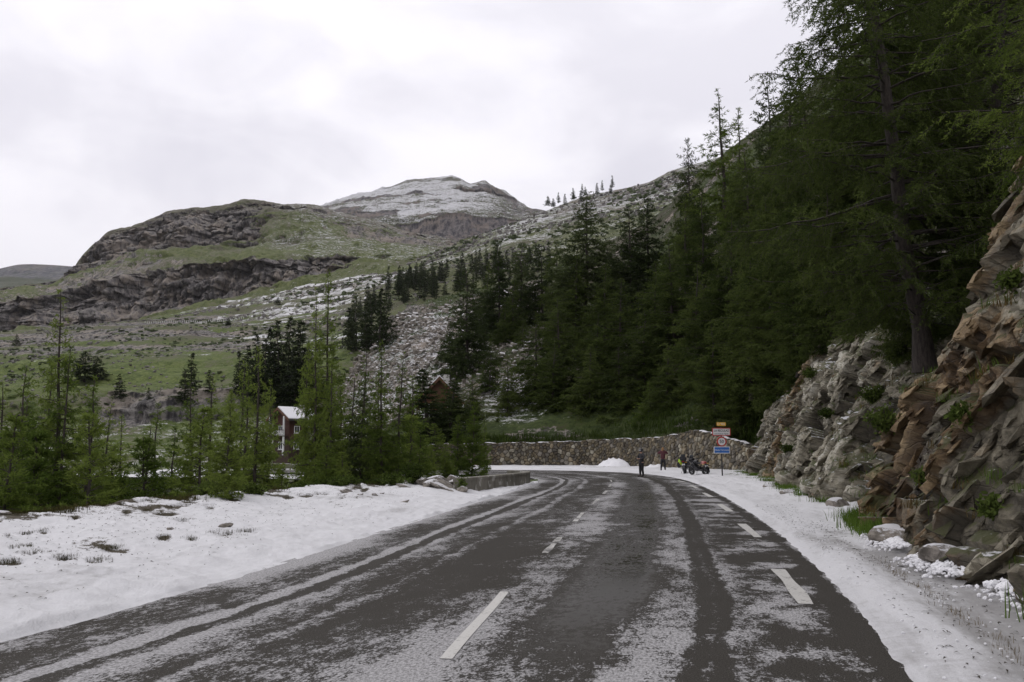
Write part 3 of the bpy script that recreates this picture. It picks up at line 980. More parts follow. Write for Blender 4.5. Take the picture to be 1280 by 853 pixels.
rowsY = [ey - 0.35 / (0.2 + np.abs(aa)), ey, ey + (cy - ey) * 0.5, cy, cy + 3.5, cy + np.where(far_flat > 0.5, 9, 17)]
rowsZ = [0 * aa - 0.07, 0 * aa + 0.035, 0.035 + (cz - 0.035) * 0.32, cz, b1z, b2z]
subs = [10, 80, 80, 10, 8]
ss = np.concatenate([k + np.arange(n) / n for k, n in enumerate(subs)] + [[5.0]])
k = np.minimum(ss.astype(int), 4)
t = (ss - k)[:, None]
t = np.where((k == 3)[:, None], t * t, t)
RYs, RZs = np.array(rowsY), np.array(rowsZ)
YY = RYs[k] * (1 - t) + RYs[k + 1] * t
ZZ = RZs[k] * (1 - t) + RZs[k + 1] * t
AA = np.broadcast_to(aa, YY.shape)
SS = np.broadcast_to(ss[:, None], YY.shape)
pos = np.stack([AA * YY, YY, ZZ], -1).reshape(-1, 3)
s = SS.ravel()
w = smooth01((s - 0.6) / 0.5)
nlow = fbm(pos / 2.6, 4, seed=81)
nhi = fbm(pos / 0.5, 4, seed=82)
nlump = fbm(pos / 0.9, 4, seed=87, ridged=True)
pos[:, 2] += nlow * 0.12 * w + nhi * 0.05 * w + nlump * 0.05 * w + fbm(pos / 0.12, 3, seed=83) * 0.008 * w
pos[:, 2] += 0.025 * fbm(pos / 0.35, 3, seed=84) * (s < 1.6)
# bare soil where the bank is blown free, as in the photograph
RNG2 = random.Random(8)
earth = np.zeros(len(pos))
EP = [(20, 640, 40, 8), (60, 632, 30, 5), (122, 627, 26, 5), (186, 627, 22, 9), (238, 627, 14, 4), (262, 633, 10, 4), (290, 622, 14, 4), (205, 672, 12, 4), (240, 673, 9, 3), (286, 667, 26, 4), (312, 664, 12, 2.5),
      (140, 684, 36, 5), (40, 690, 16, 4), (10, 702, 24, 4), (120, 700, 14, 3), (80, 697, 18, 2.5), (345, 617, 20, 3), (470, 606, 14, 3), (330, 612, 14, 3), (455, 613, 6, 2), (428, 621, 7, 3), (405, 618, 8, 2)]
A2, E2 = pos[:, 0] / pos[:, 1], (pos[:, 2] - CAM_H) / pos[:, 1]
for (px, py, wx, wy) in EP:
    a_, e_ = elev_of(px, py)
    earth = np.maximum(earth, np.exp(-(((A2 - a_) * FPX / wx) ** 2 + ((E2 - e_) * FPX / (wy * 1.1)) ** 2)))
for _k in range(34):
    px, py = RNG2.uniform(-20, 480), 0
    py = float(np.interp(px, [0, 150, 300, 400, 480], [640, 628, 612, 605, 602])) + RNG2.choice([2, 4, 8, 14, 24, 36]) * (1.3 - px / 500)
    wx, wy = RNG2.uniform(4, 14), RNG2.uniform(1.2, 3)
    EP.append((px, py, wx, wy))
    a_, e_ = elev_of(px, py)
    earth = np.maximum(earth, np.exp(-(((A2 - a_) * FPX / wx) ** 2 + ((E2 - e_) * FPX / (wy * 1.1)) ** 2)))
earth = np.clip(earth * (0.75 + 1.1 * fbm(pos / 0.55, 4, seed=88)) + 0.25 * (earth > 0.15) * fbm(pos / 0.2, 3, seed=89), 0, 1)
pos[:, 2] -= 0.05 * smooth01((earth - 0.25) / 0.35) * (s < 3.2)
earth = earth * 0.85 + 0.35 * smooth01((s - 2.93) / 0.1) * (s < 3.3) + 0.8 * (s > 3.25)
slush = np.exp(-((s - 1.45) / 0.18) ** 2) * 0.30
slush = slush + 0.10 * (s > 1.0) + 0.20 * (s > 1.7) * (s < 2.8) + 0.25 * smooth01((nlow - 0.1) / 0.4)
earth = earth + 0.42 * smooth01((fbm(pos / 1.1, 4, seed=86) - 0.12) / 0.3) * smooth01((s - 1.6) / 0.5)
cov = np.stack([np.clip(earth, 0, 1), np.clip(slush, 0, 1), 0.15 + 0.5 * (s > 3.0), 1 + 0 * s], 1)
lat = (YY - ey) * np.abs(AA + 0.15)
uvv = np.stack([lat, YY], -1).reshape(-1, 2)
obj('snow_verge', mesh_np('snow_verge', pos, grid_faces(len(ss), len(aa)), m_snow, True, uv=uvv, cols={'cover': cov}), kind='structure')
VG = pos.reshape(len(ss), len(aa), 3)
SHEETS.append((aa, VG[:, :, 1], VG[:, :, 2], 'snow_verge'))

# right verge: strips beside the road edge, out to the foot of the rock and the wall
RE = RR[30:330]
tan = np.gradient(RE, axis=0)
tan /= np.linalg.norm(tan, axis=1)[:, None]
nor = np.stack([tan[:, 1], -tan[:, 0]], 1)
RVr = np.concatenate([[0], np.cumsum(np.linalg.norm(np.diff(RE, axis=0), axis=1))])
vi = np.concatenate([np.arange(0, 25, 0.07), np.arange(25, RVr[-1], 0.25)])
ee = np.stack([np.interp(vi, RVr, RE[:, 0]), np.interp(vi, RVr, RE[:, 1])], 1)
nn = np.stack([np.interp(vi, RVr, nor[:, 0]), np.interp(vi, RVr, nor[:, 1])], 1)
nn /= np.linalg.norm(nn, axis=1)[:, None]
latw = np.concatenate([[-0.35, -0.2, -0.1], np.arange(0, 3.4, 0.06), np.arange(3.4, 12, 0.4)])
hz = np.interp(latw, [-0.35, 0, 0.3, 0.8, 1.6, 2.2, 4, 12], [-0.05, 0.02, 0.07, 0.06, 0.10, 0.18, 0.25, 0.4])
pos = np.zeros((len(vi), len(latw), 3))
pos[:, :, :2] = ee[:, None, :] + nn[:, None, :] * latw[None, :, None]
pos[:, :, 2] = hz[None, :]
sh = pos.shape
pos = pos.reshape(-1, 3)
LW = np.broadcast_to(latw, sh[:2]).ravel()
VI = np.broadcast_to(vi[:, None], sh[:2]).ravel()
ww = smooth01((LW + 0.05) / 0.3)
q = np.stack([LW, VI * 0.3, 0 * LW], 1)
n_t = fbm(q / 0.45, 4, seed=91)
n_c = fbm(pos / 0.28, 4, seed=92, ridged=True)
n_l = fbm(pos / 1.6, 4, seed=93)
clump = smooth01((LW - 0.9) / 0.8)
pos[:, 2] += ww * (n_t * 0.035 + n_l * 0.06 * clump + n_c * (0.012 + 0.045 * clump)) + 0.012 * fbm(pos / 0.3, 3, seed=95)
n_d = fbm(np.stack([LW / 0.5, VI / 2.6, 0 * LW], 1), 5, seed=94)
earth = 0.62 * smooth01((n_d - 0.05) / 0.3) * smooth01((LW - 0.55) / 0.4) * smooth01((16 - VI) / 8) + 0.25 * smooth01((LW - 2.2) / 1.0) + 0.3 * smooth01((n_d - 0.1) / 0.3) * (VI > 22) * (LW > 1.0)
track = 0.35 * np.exp(-((LW - 0.75 - 0.1 * n_l) / 0.09) ** 2) * (VI < 18)
slush = 0.36 + 0.50 * smooth01((LW - 0.35) / 0.4) * smooth01((2.2 - LW) / 0.6) * smooth01((20 - VI) / 12) + 0.3 * n_d - 0.3 * smooth01((LW - 1.7) / 0.3) + 0.12 * (VI < 18)
cov = np.clip(np.stack([earth + track * 1.2, slush, 0.25 + 0.6 * n_d + 0.2 * smooth01((LW - 1.8) / 0.5), 1 + 0 * LW], 1), 0, 1)
obj('roadside_verge', mesh_np('roadside_verge', pos, grid_faces(sh[0], sh[1], True), m_snow_r, True, uv=np.stack([LW, VI], 1), cols={'cover': cov}), kind='structure')

# the ground under it all, out past the farthest land seen
gx = np.array([(-6500, -60, -9.6), (6500, -60, -9.6), (6500, 6200, -9.6), (-6500, 6200, -9.6)])
obj('ground', mesh_np('ground', gx, np.array([(0, 1, 2, 3)]), m_hill), kind='structure')
# made ground that carries the bend
pl = np.array([(-40, 60, -9.5), (-34, 64, -0.12), (-5, 54, -0.12), (-2.2, 47, -0.12), (-2.2, 30, -0.12), (30, 30, -0.12), (30, 88, -0.12), (-34, 92, -0.12), (-40, 96, -9.5)])
mb = MB()
mb.add(pl, [(1, 2, 6, 7), (2, 3, 4, 5, 6), (0, 1, 7, 8)])
o = mb.build('road_embankment', m_snow_r, kind if False else None)
o['kind'] = 'structure'
# ------------------------------------------------------------------ the rock cutting beside the road
DN = Vector((-0.62, 0.42, 0.74)).normalized()            # normal of the rock's layers: they climb away from the road
DT = Vector((0.74, 0.0, 0.62)).normalized()
DT = (DT - DN * DT.dot(DN)).normalized()
DB = DN.cross(DT)
DIP = Matrix((DB, DT, DN))
DIP_E = tuple(DIP.to_euler())

def rock_material(name):
    m, nt, b = material(name)
    co = nd(nt, 'ShaderNodeTexCoord').outputs['Object']
    at = nd(nt, 'ShaderNodeVertexColor', layer_name='cover')
    s = nd(nt, 'ShaderNodeSeparateColor')
    nt.links.new(at.outputs['Color'], s.inputs[0])
    RU, MO, SN = s.outputs                       # rust, moss, hail
    tn = nd(nt, 'ShaderNodeVertexColor', layer_name='tone')
    s2 = nd(nt, 'ShaderNodeSeparateColor')
    nt.links.new(tn.outputs['Color'], s2.inputs[0])
    TO, TP, TE = s2.outputs
    dip = map_(nt, co, rot=DIP_E, scale=(0.8, 0.7, 2.0))
    n0 = noise_(nt, co, 0.45, 4, 0.6)
    n1 = noise_(nt, dip, 1.6, 8, 0.72, 0.3)
    n2 = noise_(nt, co, 7.0, 7, 0.74)
    n3 = noise_(nt, dip, 9.0, 6, 0.74, 0.2)
    f = M_(nt, 'ADD', M_(nt, 'MULTIPLY', TO, 0.55), M_(nt, 'ADD', M_(nt, 'MULTIPLY', n1, 0.5), M_(nt, 'MULTIPLY', M_(nt, 'SUBTRACT', n2, 0.5), 0.5)))
    grey = ramp_(nt, f, [(0.28, (0.024, 0.021, 0.015)), (0.44, (0.078, 0.068, 0.047)), (0.56, (0.160, 0.142, 0.102)), (0.68, (0.275, 0.252, 0.19)), (0.80, (0.43, 0.41, 0.345))])
    rust = ramp_(nt, f, [(0.28, (0.018, 0.012, 0.008)), (0.44, (0.052, 0.033, 0.017)), (0.58, (0.115, 0.071, 0.032)), (0.74, (0.26, 0.19, 0.105))])
    c = mix_(nt, step_(nt, M_(nt, 'ADD', RU, M_(nt, 'MULTIPLY', M_(nt, 'SUBTRACT', noise_(nt, co, 0.9, 6, 0.7), 0.5), 1.6)), 0.3, 0.6), grey, rust)
    c = mix_(nt, M_(nt, 'MULTIPLY', step_(nt, n3, 0.52, 0.66), 0.5), c, (0.030, 0.025, 0.019))
    c = mix_(nt, M_(nt, 'MULTIPLY', TE, 0.55), c, (0.022, 0.018, 0.014))
    vor = nd(nt, 'ShaderNodeTexVoronoi', feature='DISTANCE_TO_EDGE')
    put(nt, vor.inputs['Vector'], mix_(nt, 0.22, map_(nt, co, rot=DIP_E, scale=(1.2, 0.8, 2.4)), noise_(nt, co, 3, 3, 0.5, color=True)))
    vor.inputs['Scale'].default_value = 1.5
    crack = step_(nt, vor.outputs['Distance'], 0.035, 0.0)
    c = mix_(nt, M_(nt, 'MULTIPLY', crack, 0.35), c, (0.03, 0.025, 0.02))
    ge = nd(nt, 'ShaderNodeNewGeometry')
    sn = nd(nt, 'ShaderNodeSeparateXYZ')
    nt.links.new(ge.outputs['Normal'], sn.inputs[0])
    up = sn.outputs[2]
    mo = M_(nt, 'ADD', MO, M_(nt, 'ADD', M_(nt, 'MULTIPLY', M_(nt, 'SUBTRACT', n2, 0.5), 1.1), M_(nt, 'MULTIPLY', M_(nt, 'SUBTRACT', up, 0.45), 0.5)))
    mc = mix_(nt, n0, (0.045, 0.04, 0.012), (0.05, 0.062, 0.015))
    c = mix_(nt, M_(nt, 'MULTIPLY', step_(nt, mo, 0.45, 0.65), 0.85), c, mc)
    sn_ = M_(nt, 'ADD', SN, M_(nt, 'ADD', M_(nt, 'MULTIPLY', M_(nt, 'SUBTRACT', n2, 0.5), 1.4), M_(nt, 'MULTIPLY', M_(nt, 'SUBTRACT', up, 0.6), 0.9)))
    c = mix_(nt, M_(nt, 'MULTIPLY', step_(nt, sn_, 0.45, 0.6), 0.9), c, (0.62, 0.62, 0.64))
    put(nt, b.inputs['Base Color'], c)
    put(nt, b.inputs['Roughness'], mapr(nt, n2, 0.3, 0.7, 0.5, 0.85))
    b.inputs['Specular IOR Level'].default_value = 0.35
    h = M_(nt, 'ADD', M_(nt, 'ADD', n3, M_(nt, 'MULTIPLY', n1, 0.6)), M_(nt, 'ADD', M_(nt, 'MULTIPLY', n2, 0.9), M_(nt, 'MULTIPLY', crack, -0.4)))
    bump_(nt, b, h, 0.8, 0.035)
    return m



m_rock = rock_material('layered_rock')
# foot of the rock (x, y), height there, metres it leans back per metre of height
FOOT = np.array([(3.8, -3, 9, .42), (4.6, 3, 9.5, .42), (5.0, 6, 10, .42), (5.3, 9, 10, .40), (5.75, 12.5, 9.6, .44), (6.9, 16.3, 9.0, .46), (7.8, 19.2, 8.0, .48), (8.8, 20.6, 6.0, .46),
                 (9.6, 22.0, 4.5, .55), (9.3, 25, 4.6, .5), (10.0, 30, 5.2, .5), (11.0, 35, 6.0, .42), (11.9, 39, 6.6, .38), (12.9, 44, 6.8, .36), (14.0, 50, 6.4, .36), (15.1, 57, 5.6, .40), (16.4, 63, 4.8, .5)])
fl = catmull(FOOT, 40)
fs = np.concatenate([[0], np.cumsum(np.linalg.norm(np.diff(fl[:, :2], axis=0), axis=1))])
s0 = float(np.interp(21, fl[:, 1], fs))
ui = np.concatenate([np.arange(3, s0, 0.06), np.arange(s0, fs[-1], 0.13)])
F = np.stack([np.interp(ui, fs, fl[:, k]) for k in range(4)], 1)
tg = np.gradient(np.stack([np.convolve(np.pad(F[:, k], 40, mode='edge'), np.ones(81) / 81, 'valid') for k in (0, 1)], 1), axis=0)
tg /= np.linalg.norm(tg, axis=1)[:, None]
no = np.stack([-tg[:, 1], tg[:, 0]], 1)           # towards the road
nvv = 150
ti = np.linspace(0, 1, nvv)
vert = np.minimum(ti / 0.86, 1.0)
back = np.maximum(ti - 0.86, 0) / 0.14
H = F[:, 2][:, None] * vert[None, :]
rec = F[:, 3][:, None] * (H + 0.25 * H * vert[None, :] ** 2) + 7.0 * back[None, :] ** 1.4
pos = np.zeros((len(ui), nvv, 3))
pos[:, :, :2] = F[:, None, :2] - no[:, None, :] * rec[:, :, None]
pos[:, :, 2] = -0.15 + H + back[None, :] * 2.2
sh = pos.shape
pos = pos.reshape(-1, 3)
NN = np.repeat(np.concatenate([no, np.zeros((len(ui), 1))], 1), nvv, 0)
hfrac = np.tile(ti, len(ui))
hh = H.ravel()
# layers that dip towards the road end: rotate, then stretch
r0 = pos @ np.array(DIP).T
wob = np.stack([fbm(pos / 2.4, 3, seed=101), fbm(pos / 2.4, 3, seed=102), fbm(pos / 2.4, 3, seed=103)], 1)
q = r0 + wob * 0.55
h1, c1, e1 = facets(q / np.array((2.1, 2.6, 1.15)), 3, 0.55)
h2, c2, e2 = facets(q / np.array((0.80, 1.10, 0.42)), 7, 0.6)
h3, c3, e3 = facets(q / np.array((0.30, 0.42, 0.16)), 11, 0.6)
big = fbm(pos / 5.5, 3, seed=105)
near = smooth01((21.5 - pos[:, 1]) / 2.5)
d = big * 0.75 + h1 * 0.42 + h2 * 0.15 + h3 * 0.045 + fbm(pos / 0.4, 4, seed=106) * 0.03
d -= 0.16 * np.exp(-(e1 / 0.07) ** 2) + 0.06 * np.exp(-(e2 / 0.10) ** 2)
d *= smooth01(hh / 0.5) * 0.85 + 0.15
pos += NN * d[:, None]
pos[:, 2] += (h2 * 0.07 + h1 * 0.12 + fbm(pos / 1.5, 3, seed=107) * 0.10) * smooth01(hh / 0.6)
G3 = pos.reshape(sh)
du = np.gradient(G3, axis=0)
dv = np.gradient(G3, axis=1)
gn = np.cross(dv.reshape(-1, 3), du.reshape(-1, 3))
gn /= np.linalg.norm(gn, axis=1)[:, None] + 1e-9
gn *= np.sign((gn * NN).sum(1).mean())
nz = gn[:, 2]
nb = fbm(pos / 2.2, 4, seed=108)
yc = pos[:, 1]
rustm = 0.16 + 0.34 * c1 + 0.16 * c2 + 0.5 * np.exp(-((yc - 16.5) / 3.2) ** 2) * smooth01((5.0 - hh) / 3) + 0.25 * smooth01((big - 0.1) / 0.2) * near + nb * 0.6
rustm = np.where(yc > 22, 0.0 + 0.22 * c1 + nb * 0.35 + 0.5 * np.exp(-((yc - 46) / 3.0) ** 2), rustm)
moss = 0.10 + 0.55 * smooth01((nz - 0.4) / 0.35) + 0.25 * smooth01((0.7 - hh) / 0.6) + nb * 0.3 + 0.4 * (hfrac > 0.86)
snow = 0.0 + 0.5 * smooth01((nz - 0.6) / 0.25) * smooth01(nb + 0.3) * (yc > 21) + 0.12 * smooth01((nz - 0.7) / 0.2)
cov = np.clip(np.stack([rustm, moss, snow, 1 + 0 * yc], 1), 0, 1)
tone = np.clip(np.stack([0.5 + 0.28 * c1 + 0.24 * c2 + 0.14 * c3, 0.5 + 0.5 * c2, np.exp(-(np.minimum(e1 * 1.3, e2) / 0.07) ** 2), 1 + 0 * yc], 1), 0, 1)
rock = obj('rock_cliff', mesh_np('rock_cliff', pos, grid_faces(sh[0], sh[1], False), m_rock, False, cols={'cover': cov, 'tone': tone}), kind='structure')
RK_POS, RK_N, RK_H, RK_MOSS = pos, gn, hh, moss


# angular blocks and slabs that stand out of the face, joined past counting
import bmesh
gb = rng(41)
hulls = []
for k in range(36):
    bm = bmesh.new()
    for _ in range(13):
        v = gb.uniform(-1, 1, 3)
        ax = int(gb.integers(0, 3))
        v[ax] = np.sign(v[ax]) * gb.uniform(.75, 1)
        bm.verts.new(v)
    r_ = bmesh.ops.convex_hull(bm, input=bm.verts)
    loose = [v for v in bm.verts if not v.link_faces]
    bmesh.ops.delete(bm, geom=loose, context='VERTS')
    bmesh.ops.triangulate(bm, faces=bm.faces)
    bm.verts.index_update()
    hulls.append((np.array([v.co[:] for v in bm.verts]), np.array([[v.index for v in f.verts] for f in bm.faces])))
    bm.free()
DIPM = np.array(DIP).T
bv, bf, bc, bt, nb_ = [], [], [], [], 0
vis = np.where((pos[:, 1] > 5) & (hfrac < 0.9) & (hh > 0.05))[0]
wgt = np.where(pos[vis, 1] < 22, 1.0, 0.9)
pick = gb.choice(vis, 8500, p=wgt / wgt.sum())
for n_, i in enumerate(pick):
    r_ = gb.random()
    sz = (gb.uniform(.26, .45) if r_ < .05 else (gb.uniform(.12, .26) if r_ < .42 else gb.uniform(.05, .12))) * (1.0 if pos[i, 1] < 22 else 1.05)
    V0, F0 = hulls[int(gb.integers(0, 36))]
    asp_ = np.array((gb.uniform(.7, 1.2), gb.uniform(.8, 1.5), gb.uniform(.22, .42))) * sz
    j = Matrix.Rotation(gb.normal(0, .10), 3, 'X') @ Matrix.Rotation(gb.normal(0, .10), 3, 'Y') @ Matrix.Rotation(gb.normal(0, .18), 3, 'Z')
    W = (V0 * asp_) @ np.array(j).T @ DIPM.T
    W = W + pos[i] + NN[i] * sz * (gb.uniform(-.62, -.26) if pos[i, 1] < 22 else gb.uniform(-.75, -.40))
    bv.append(W)
    bf.append(F0 + nb_)
    nb_ += len(V0)
    tval = np.clip(tone[i, 0] + gb.normal(0, .11), 0, 1)
    bc.append(np.tile(cov[i] + np.array((gb.normal(0, .10), 0, 0, 0)), (len(V0), 1)))
    bt.append(np.tile((tval, tval, 0, 1), (len(V0), 1)))
o = obj('rock_blocks', mesh_np('rock_blocks', np.concatenate(bv), np.concatenate(bf), m_rock, False, cols={'cover': np.clip(np.concatenate(bc), 0, 1), 'tone': np.concatenate(bt)}), rock, kind='stuff')


def cliff_top(y):
    """a point on the ledge above the rock at this depth"""
    j = int(np.argmin(np.abs(F[:, 1] - y)))
    return G3[j]


# ------------------------------------------------------------------ retaining wall of rubble stones
WALL = np.array([(-11.5, 87.2, 1.9), (-8, 86.8, 2.3), (-3, 86, 2.45), (4, 85.3, 2.55), (8, 84, 2.75), (11.3, 79, 2.8), (12.9, 75.0, 2.95), (13.9, 72, 3.2), (14.4, 70, 3.3), (15.2, 67.5, 2.9), (16.2, 64.0, 2.3), (17.2, 60.5, 1.6)])
wl = catmull(WALL, 20)
ws = np.concatenate([[0], np.cumsum(np.linalg.norm(np.diff(wl[:, :2], axis=0), axis=1))])
WLEN = ws[-1]


def wall_at(s, z, out):
    p = np.array([np.interp(s, ws, wl[:, k]) for k in range(2)])
    q = np.array([np.interp(s + 0.2, ws, wl[:, k]) for k in range(2)]) - np.array([np.interp(s - 0.2, ws, wl[:, k]) for k in range(2)])
    q /= np.linalg.norm(q)
    n = np.array((q[1], -q[0]))
    b_ = out - z * 0.10                    # battered face
    return (p[0] + n[0] * b_, p[1] + n[1] * b_, z)


def wall_h(s):
    return float(np.interp(s, ws, wl[:, 2])) + 0.04 * math.sin(s * 1.7) + 0.03 * math.sin(s * 4.1)


wall = thing('stone_wall', 'long curved rubble retaining wall of tan and grey stones behind the bend', 'wall', (0, 0, 0))
m_mortar = plain('dark_mortar', (0.055, 0.045, 0.034), 0.9, var=0.3, scale=4)  # dark brown mortar, seen in the gaps between the stones
sg = np.linspace(0, WLEN, 160)
vs = []
for s in sg:
    h = wall_h(s) - 0.04
    vs += [wall_at(s, -0.25, -0.04), wall_at(s, h, -0.04), wall_at(s, h, -0.75), wall_at(s, -0.25, -0.75)]
obj('core', mesh_np('core', vs, grid_faces(len(sg), 4), m_mortar), wall)


def stone_mat(name, lo, hi):
    m, nt, b = material(name)
    co = nd(nt, 'ShaderNodeTexCoord').outputs['Object']
    oi = nd(nt, 'ShaderNodeObjectInfo').outputs['Random']
    n = noise_(nt, co, 2.6, 3, 0.5)
    n2 = noise_(nt, co, 14, 5, 0.7)
    c = mix_(nt, step_(nt, M_(nt, 'ADD', n, M_(nt, 'MULTIPLY', M_(nt, 'SUBTRACT', oi, 0.5), 0.4)), 0.32, 0.68), lo, hi)
    c = mix_(nt, M_(nt, 'MULTIPLY', step_(nt, n2, 0.5, 0.7), 0.5), c, tuple(x * 0.45 for x in lo))
    put(nt, b.inputs['Base Color'], c)
    b.inputs['Roughness'].default_value = 0.85
    bump_(nt, b, n2, 0.6, 0.03)
    return m


m_stone = [stone_mat('tan_stone', (0.115, 0.094, 0.058), (0.27, 0.225, 0.15)), stone_mat('grey_stone', (0.085, 0.076, 0.06), (0.21, 0.19, 0.155)),
           stone_mat('brown_stone', (0.065, 0.054, 0.038), (0.145, 0.122, 0.086)), stone_mat('pale_stone', (0.2, 0.18, 0.135), (0.36, 0.335, 0.265))]
rw = random.Random(5)
sites = []
for _ in range(30000):
    s = rw.uniform(0, WLEN)
    z = rw.uniform(-0.2, 3.9)
    if z > wall_h(s) + 0.1:
        continue
    dmin = 0.20 if rw.random() < 0.62 else 0.33
    okk = True
    for (s2, z2, d2) in sites:
        if abs(s2 - s) < 0.6 and abs(z2 - z) < 0.6 and math.hypot((s2 - s) * 0.85, z2 - z) < max(dmin, d2) * 0.92:
            okk = False
            break
    if okk:
        sites.append((s, z, dmin))
        if len(sites) > 2100:
            break


def clip_poly(poly, mx, mz, nx, nz):
    out = []
    for i in range(len(poly)):
        a, c = poly[i], poly[(i + 1) % len(poly)]
        da = (a[0] - mx) * nx + (a[1] - mz) * nz
        dc = (c[0] - mx) * nx + (c[1] - mz) * nz
        if da <= 0:
            out.append(a)
        if da * dc < 0:
            t = da / (da - dc)
            out.append((a[0] + (c[0] - a[0]) * t, a[1] + (c[1] - a[1]) * t))
    return out


stones = []
for i, (s, z, _) in enumerate(sites):
    poly = [(s - .5, z - .45), (s + .5, z - .45), (s + .5, z + .45), (s - .5, z + .45)]
    for j, (s2, z2, _) in enumerate(sites):
        if i != j and abs(s2 - s) < 1.0 and abs(z2 - z) < 0.95:
            dx, dz = s2 - s, z2 - z
            L = math.hypot(dx, dz)
            poly = clip_poly(poly, s + dx / 2 - dx / L * 0.016, z + dz / 2 - dz / L * 0.016, dx / L, dz / L)
            if len(poly) < 3:
                break
    top = wall_h(s)
    poly = [(a, min(max(c, -0.22), top)) for a, c in poly] if len(poly) >= 3 else []
    if len(poly) >= 3:
        ar = 0.5 * abs(sum(poly[k][0] * poly[(k + 1) % len(poly)][1] - poly[(k + 1) % len(poly)][0] * poly[k][1] for k in range(len(poly))))
        if ar > 0.012:
            stones.append((s, z, poly, ar))


def stone_geo(s, z, poly, mbx):
    n = len(poly)
    pr = rw.uniform(0.05, 0.14)
    ring = [wall_at(a, c, -0.08) for a, c in poly]
    ring2 = [wall_at(a + (s - a) * 0.05, c + (z - c) * 0.05, pr * 0.6) for a, c in poly]
    ring3 = [wall_at(a + (s - a) * 0.30, c + (z - c) * 0.30, pr + rw.uniform(-.02, .02)) for a, c in poly]
    fs = []
    for k in range(n):
        k2 = (k + 1) % n
        fs += [(k, k2, k2 + n, k + n), (k + n, k2 + n, k2 + 2 * n, k + 2 * n)]
    fs.append(tuple(range(2 * n, 3 * n)))
    mbx.add(ring + ring2 + ring3, fs)


def seen_size(st):
    p = wall_at(st[0], st[1], 0)
    return (math.sqrt(st[3]) / p[1]) * (1.0 if p[0] / p[1] > -0.045 else 0.3)


stones.sort(key=seen_size, reverse=True)
rest = [MB() for _ in m_stone]
for i, (s, z, poly, ar) in enumerate(stones):
    mi = rw.choices(range(4), (0.36, 0.28, 0.22, 0.14))[0]
    if i < 290:
        mb = MB()
        stone_geo(s, z, poly, mb)
        mb.build('stone', m_stone[mi], wall)
    else:
        stone_geo(s, z, poly, rest[mi])
allr = bpy.data.meshes.new('stone')
vs, fs, mi_ = [], [], []
for k, mb in enumerate(rest):
    n = len(vs)
    vs += mb.v
    fs += [tuple(i + n for i in f) for f in mb.f]
    mi_ += [k] * len(mb.f)
allr.from_pydata(vs, [], fs)
for mm in m_stone:
    allr.materials.append(mm)
allr.polygons.foreach_set('material_index', mi_)
obj('stone', allr, wall, kind='stuff')

# snow lying along the wall's head
m_lump = plain('hail_lump', (0.72, 0.72, 0.74), 0.7, var=0.12, scale=6)
vs = []
sg = np.linspace(0.5, WLEN - 3, 220)
for s in sg:
    h = wall_h(s)
    e = -0.03 + 0.045 * max(0, math.sin(s * 0.9) + math.sin(s * 2.3))
    for o_, z_ in ((0.02, -0.03), (-0.02, e), (-0.22, e + 0.03), (-0.5, 0.02)):
        x, y, zz = wall_at(s, h, o_)
        vs.append((x, y, h + z_))
obj('snow_cap', mesh_np('snow_cap', vs, grid_faces(len(sg), 4), m_lump, True), wall, kind='stuff')

# heaps of hail swept against the wall foot
heap_v, heap_f = [], []
hv = np.linspace(0, 1, 130)
cross = np.linspace(0, 1, 14)
sA, sB = float(np.interp(-4, wl[:, 0], ws)), WLEN - 2
HS = sA + (sB - sA) * hv
hp = []
for s in HS:
    x8 = wall_at(s, 0, 0)[0]
    top = 0.10 + (0.62 if 6.5 < x8 < 13.2 else 0.12) * max(0, 0.42 + 1.3 * float(vnoise(np.array([[(s + 12.7) * 0.55, 3.3, 7.1]]))[0]) + 0.5 * float(vnoise(np.array([[(s + 12.7) * 1.6, 1.3, 2.1]]))[0]))
    wdt = 0.7 + top * 1.4
    for c in cross:
        p = wall_at(s, 0, 0.16 + wdt * c)
        hp.append((p[0], p[1], -0.03 + top * (math.cos(c * math.pi / 2) ** 1.5)))
hp = np.array(hp)
hp[:, 2] += fbm(hp / 0.45, 4, seed=131, ridged=True) * 0.22 * smooth01(hp[:, 2] / 0.2)
obj('snow_bank', mesh_np('snow_bank', hp, grid_faces(len(HS), 14), m_lump, True), kind='structure')

# ------------------------------------------------------------------ concrete parapet on the inside of the bend
m_conc, nt, b = material('weathered_concrete')
co = nd(nt, 'ShaderNodeTexCoord').outputs['Object']
n1 = noise_(nt, map_(nt, co, scale=(1, 1, 0.35)), 2.2, 6, 0.65)
n2 = noise_(nt, co, 18, 5, 0.7)
c = mix_(nt, step_(nt, n1, 0.3, 0.7), (0.10, 0.092, 0.072), (0.21, 0.195, 0.16))
c = mix_(nt, M_(nt, 'MULTIPLY', step_(nt, n2, 0.5, 0.75), 0.5), c, (0.07, 0.065, 0.05))
pt = step_(nt, M_(nt, 'ADD', noise_(nt, co, 2.8, 3, 0.5), M_(nt, 'MULTIPLY', n2, 0.25)), 0.70, 0.76)
c = mix_(nt, M_(nt, 'MULTIPLY', pt, 0.7), c, (0.42, 0.41, 0.38))
put(nt, b.inputs['Base Color'], c)
b.inputs['Roughness'].default_value = 0.85
bump_(nt, b, n2, 0.4, 0.01)
PAR = np.array([(-2.05, 33.6), (-1.25, 36.2), (-0.42, 39.2), (0.3, 42.0), (0.66, 43.8), (0.72, 45.2), (0.45, 46.6), (-0.1, 47.8)])
pp = catmull(PAR, 10)
tg = np.gradient(pp, axis=0)
tg /= np.linalg.norm(tg, axis=1)[:, None]
pn = np.stack([tg[:, 1], -tg[:, 0]], 1)
sec = [(0.20, -0.15), (0.17, 0.50), (0.19, 0.505), (0.19, 0.60), (0.165, 0.62), (-0.165, 0.62), (-0.19, 0.60), (-0.19, 0.505), (-0.17, 0.50), (-0.20, -0.15)]
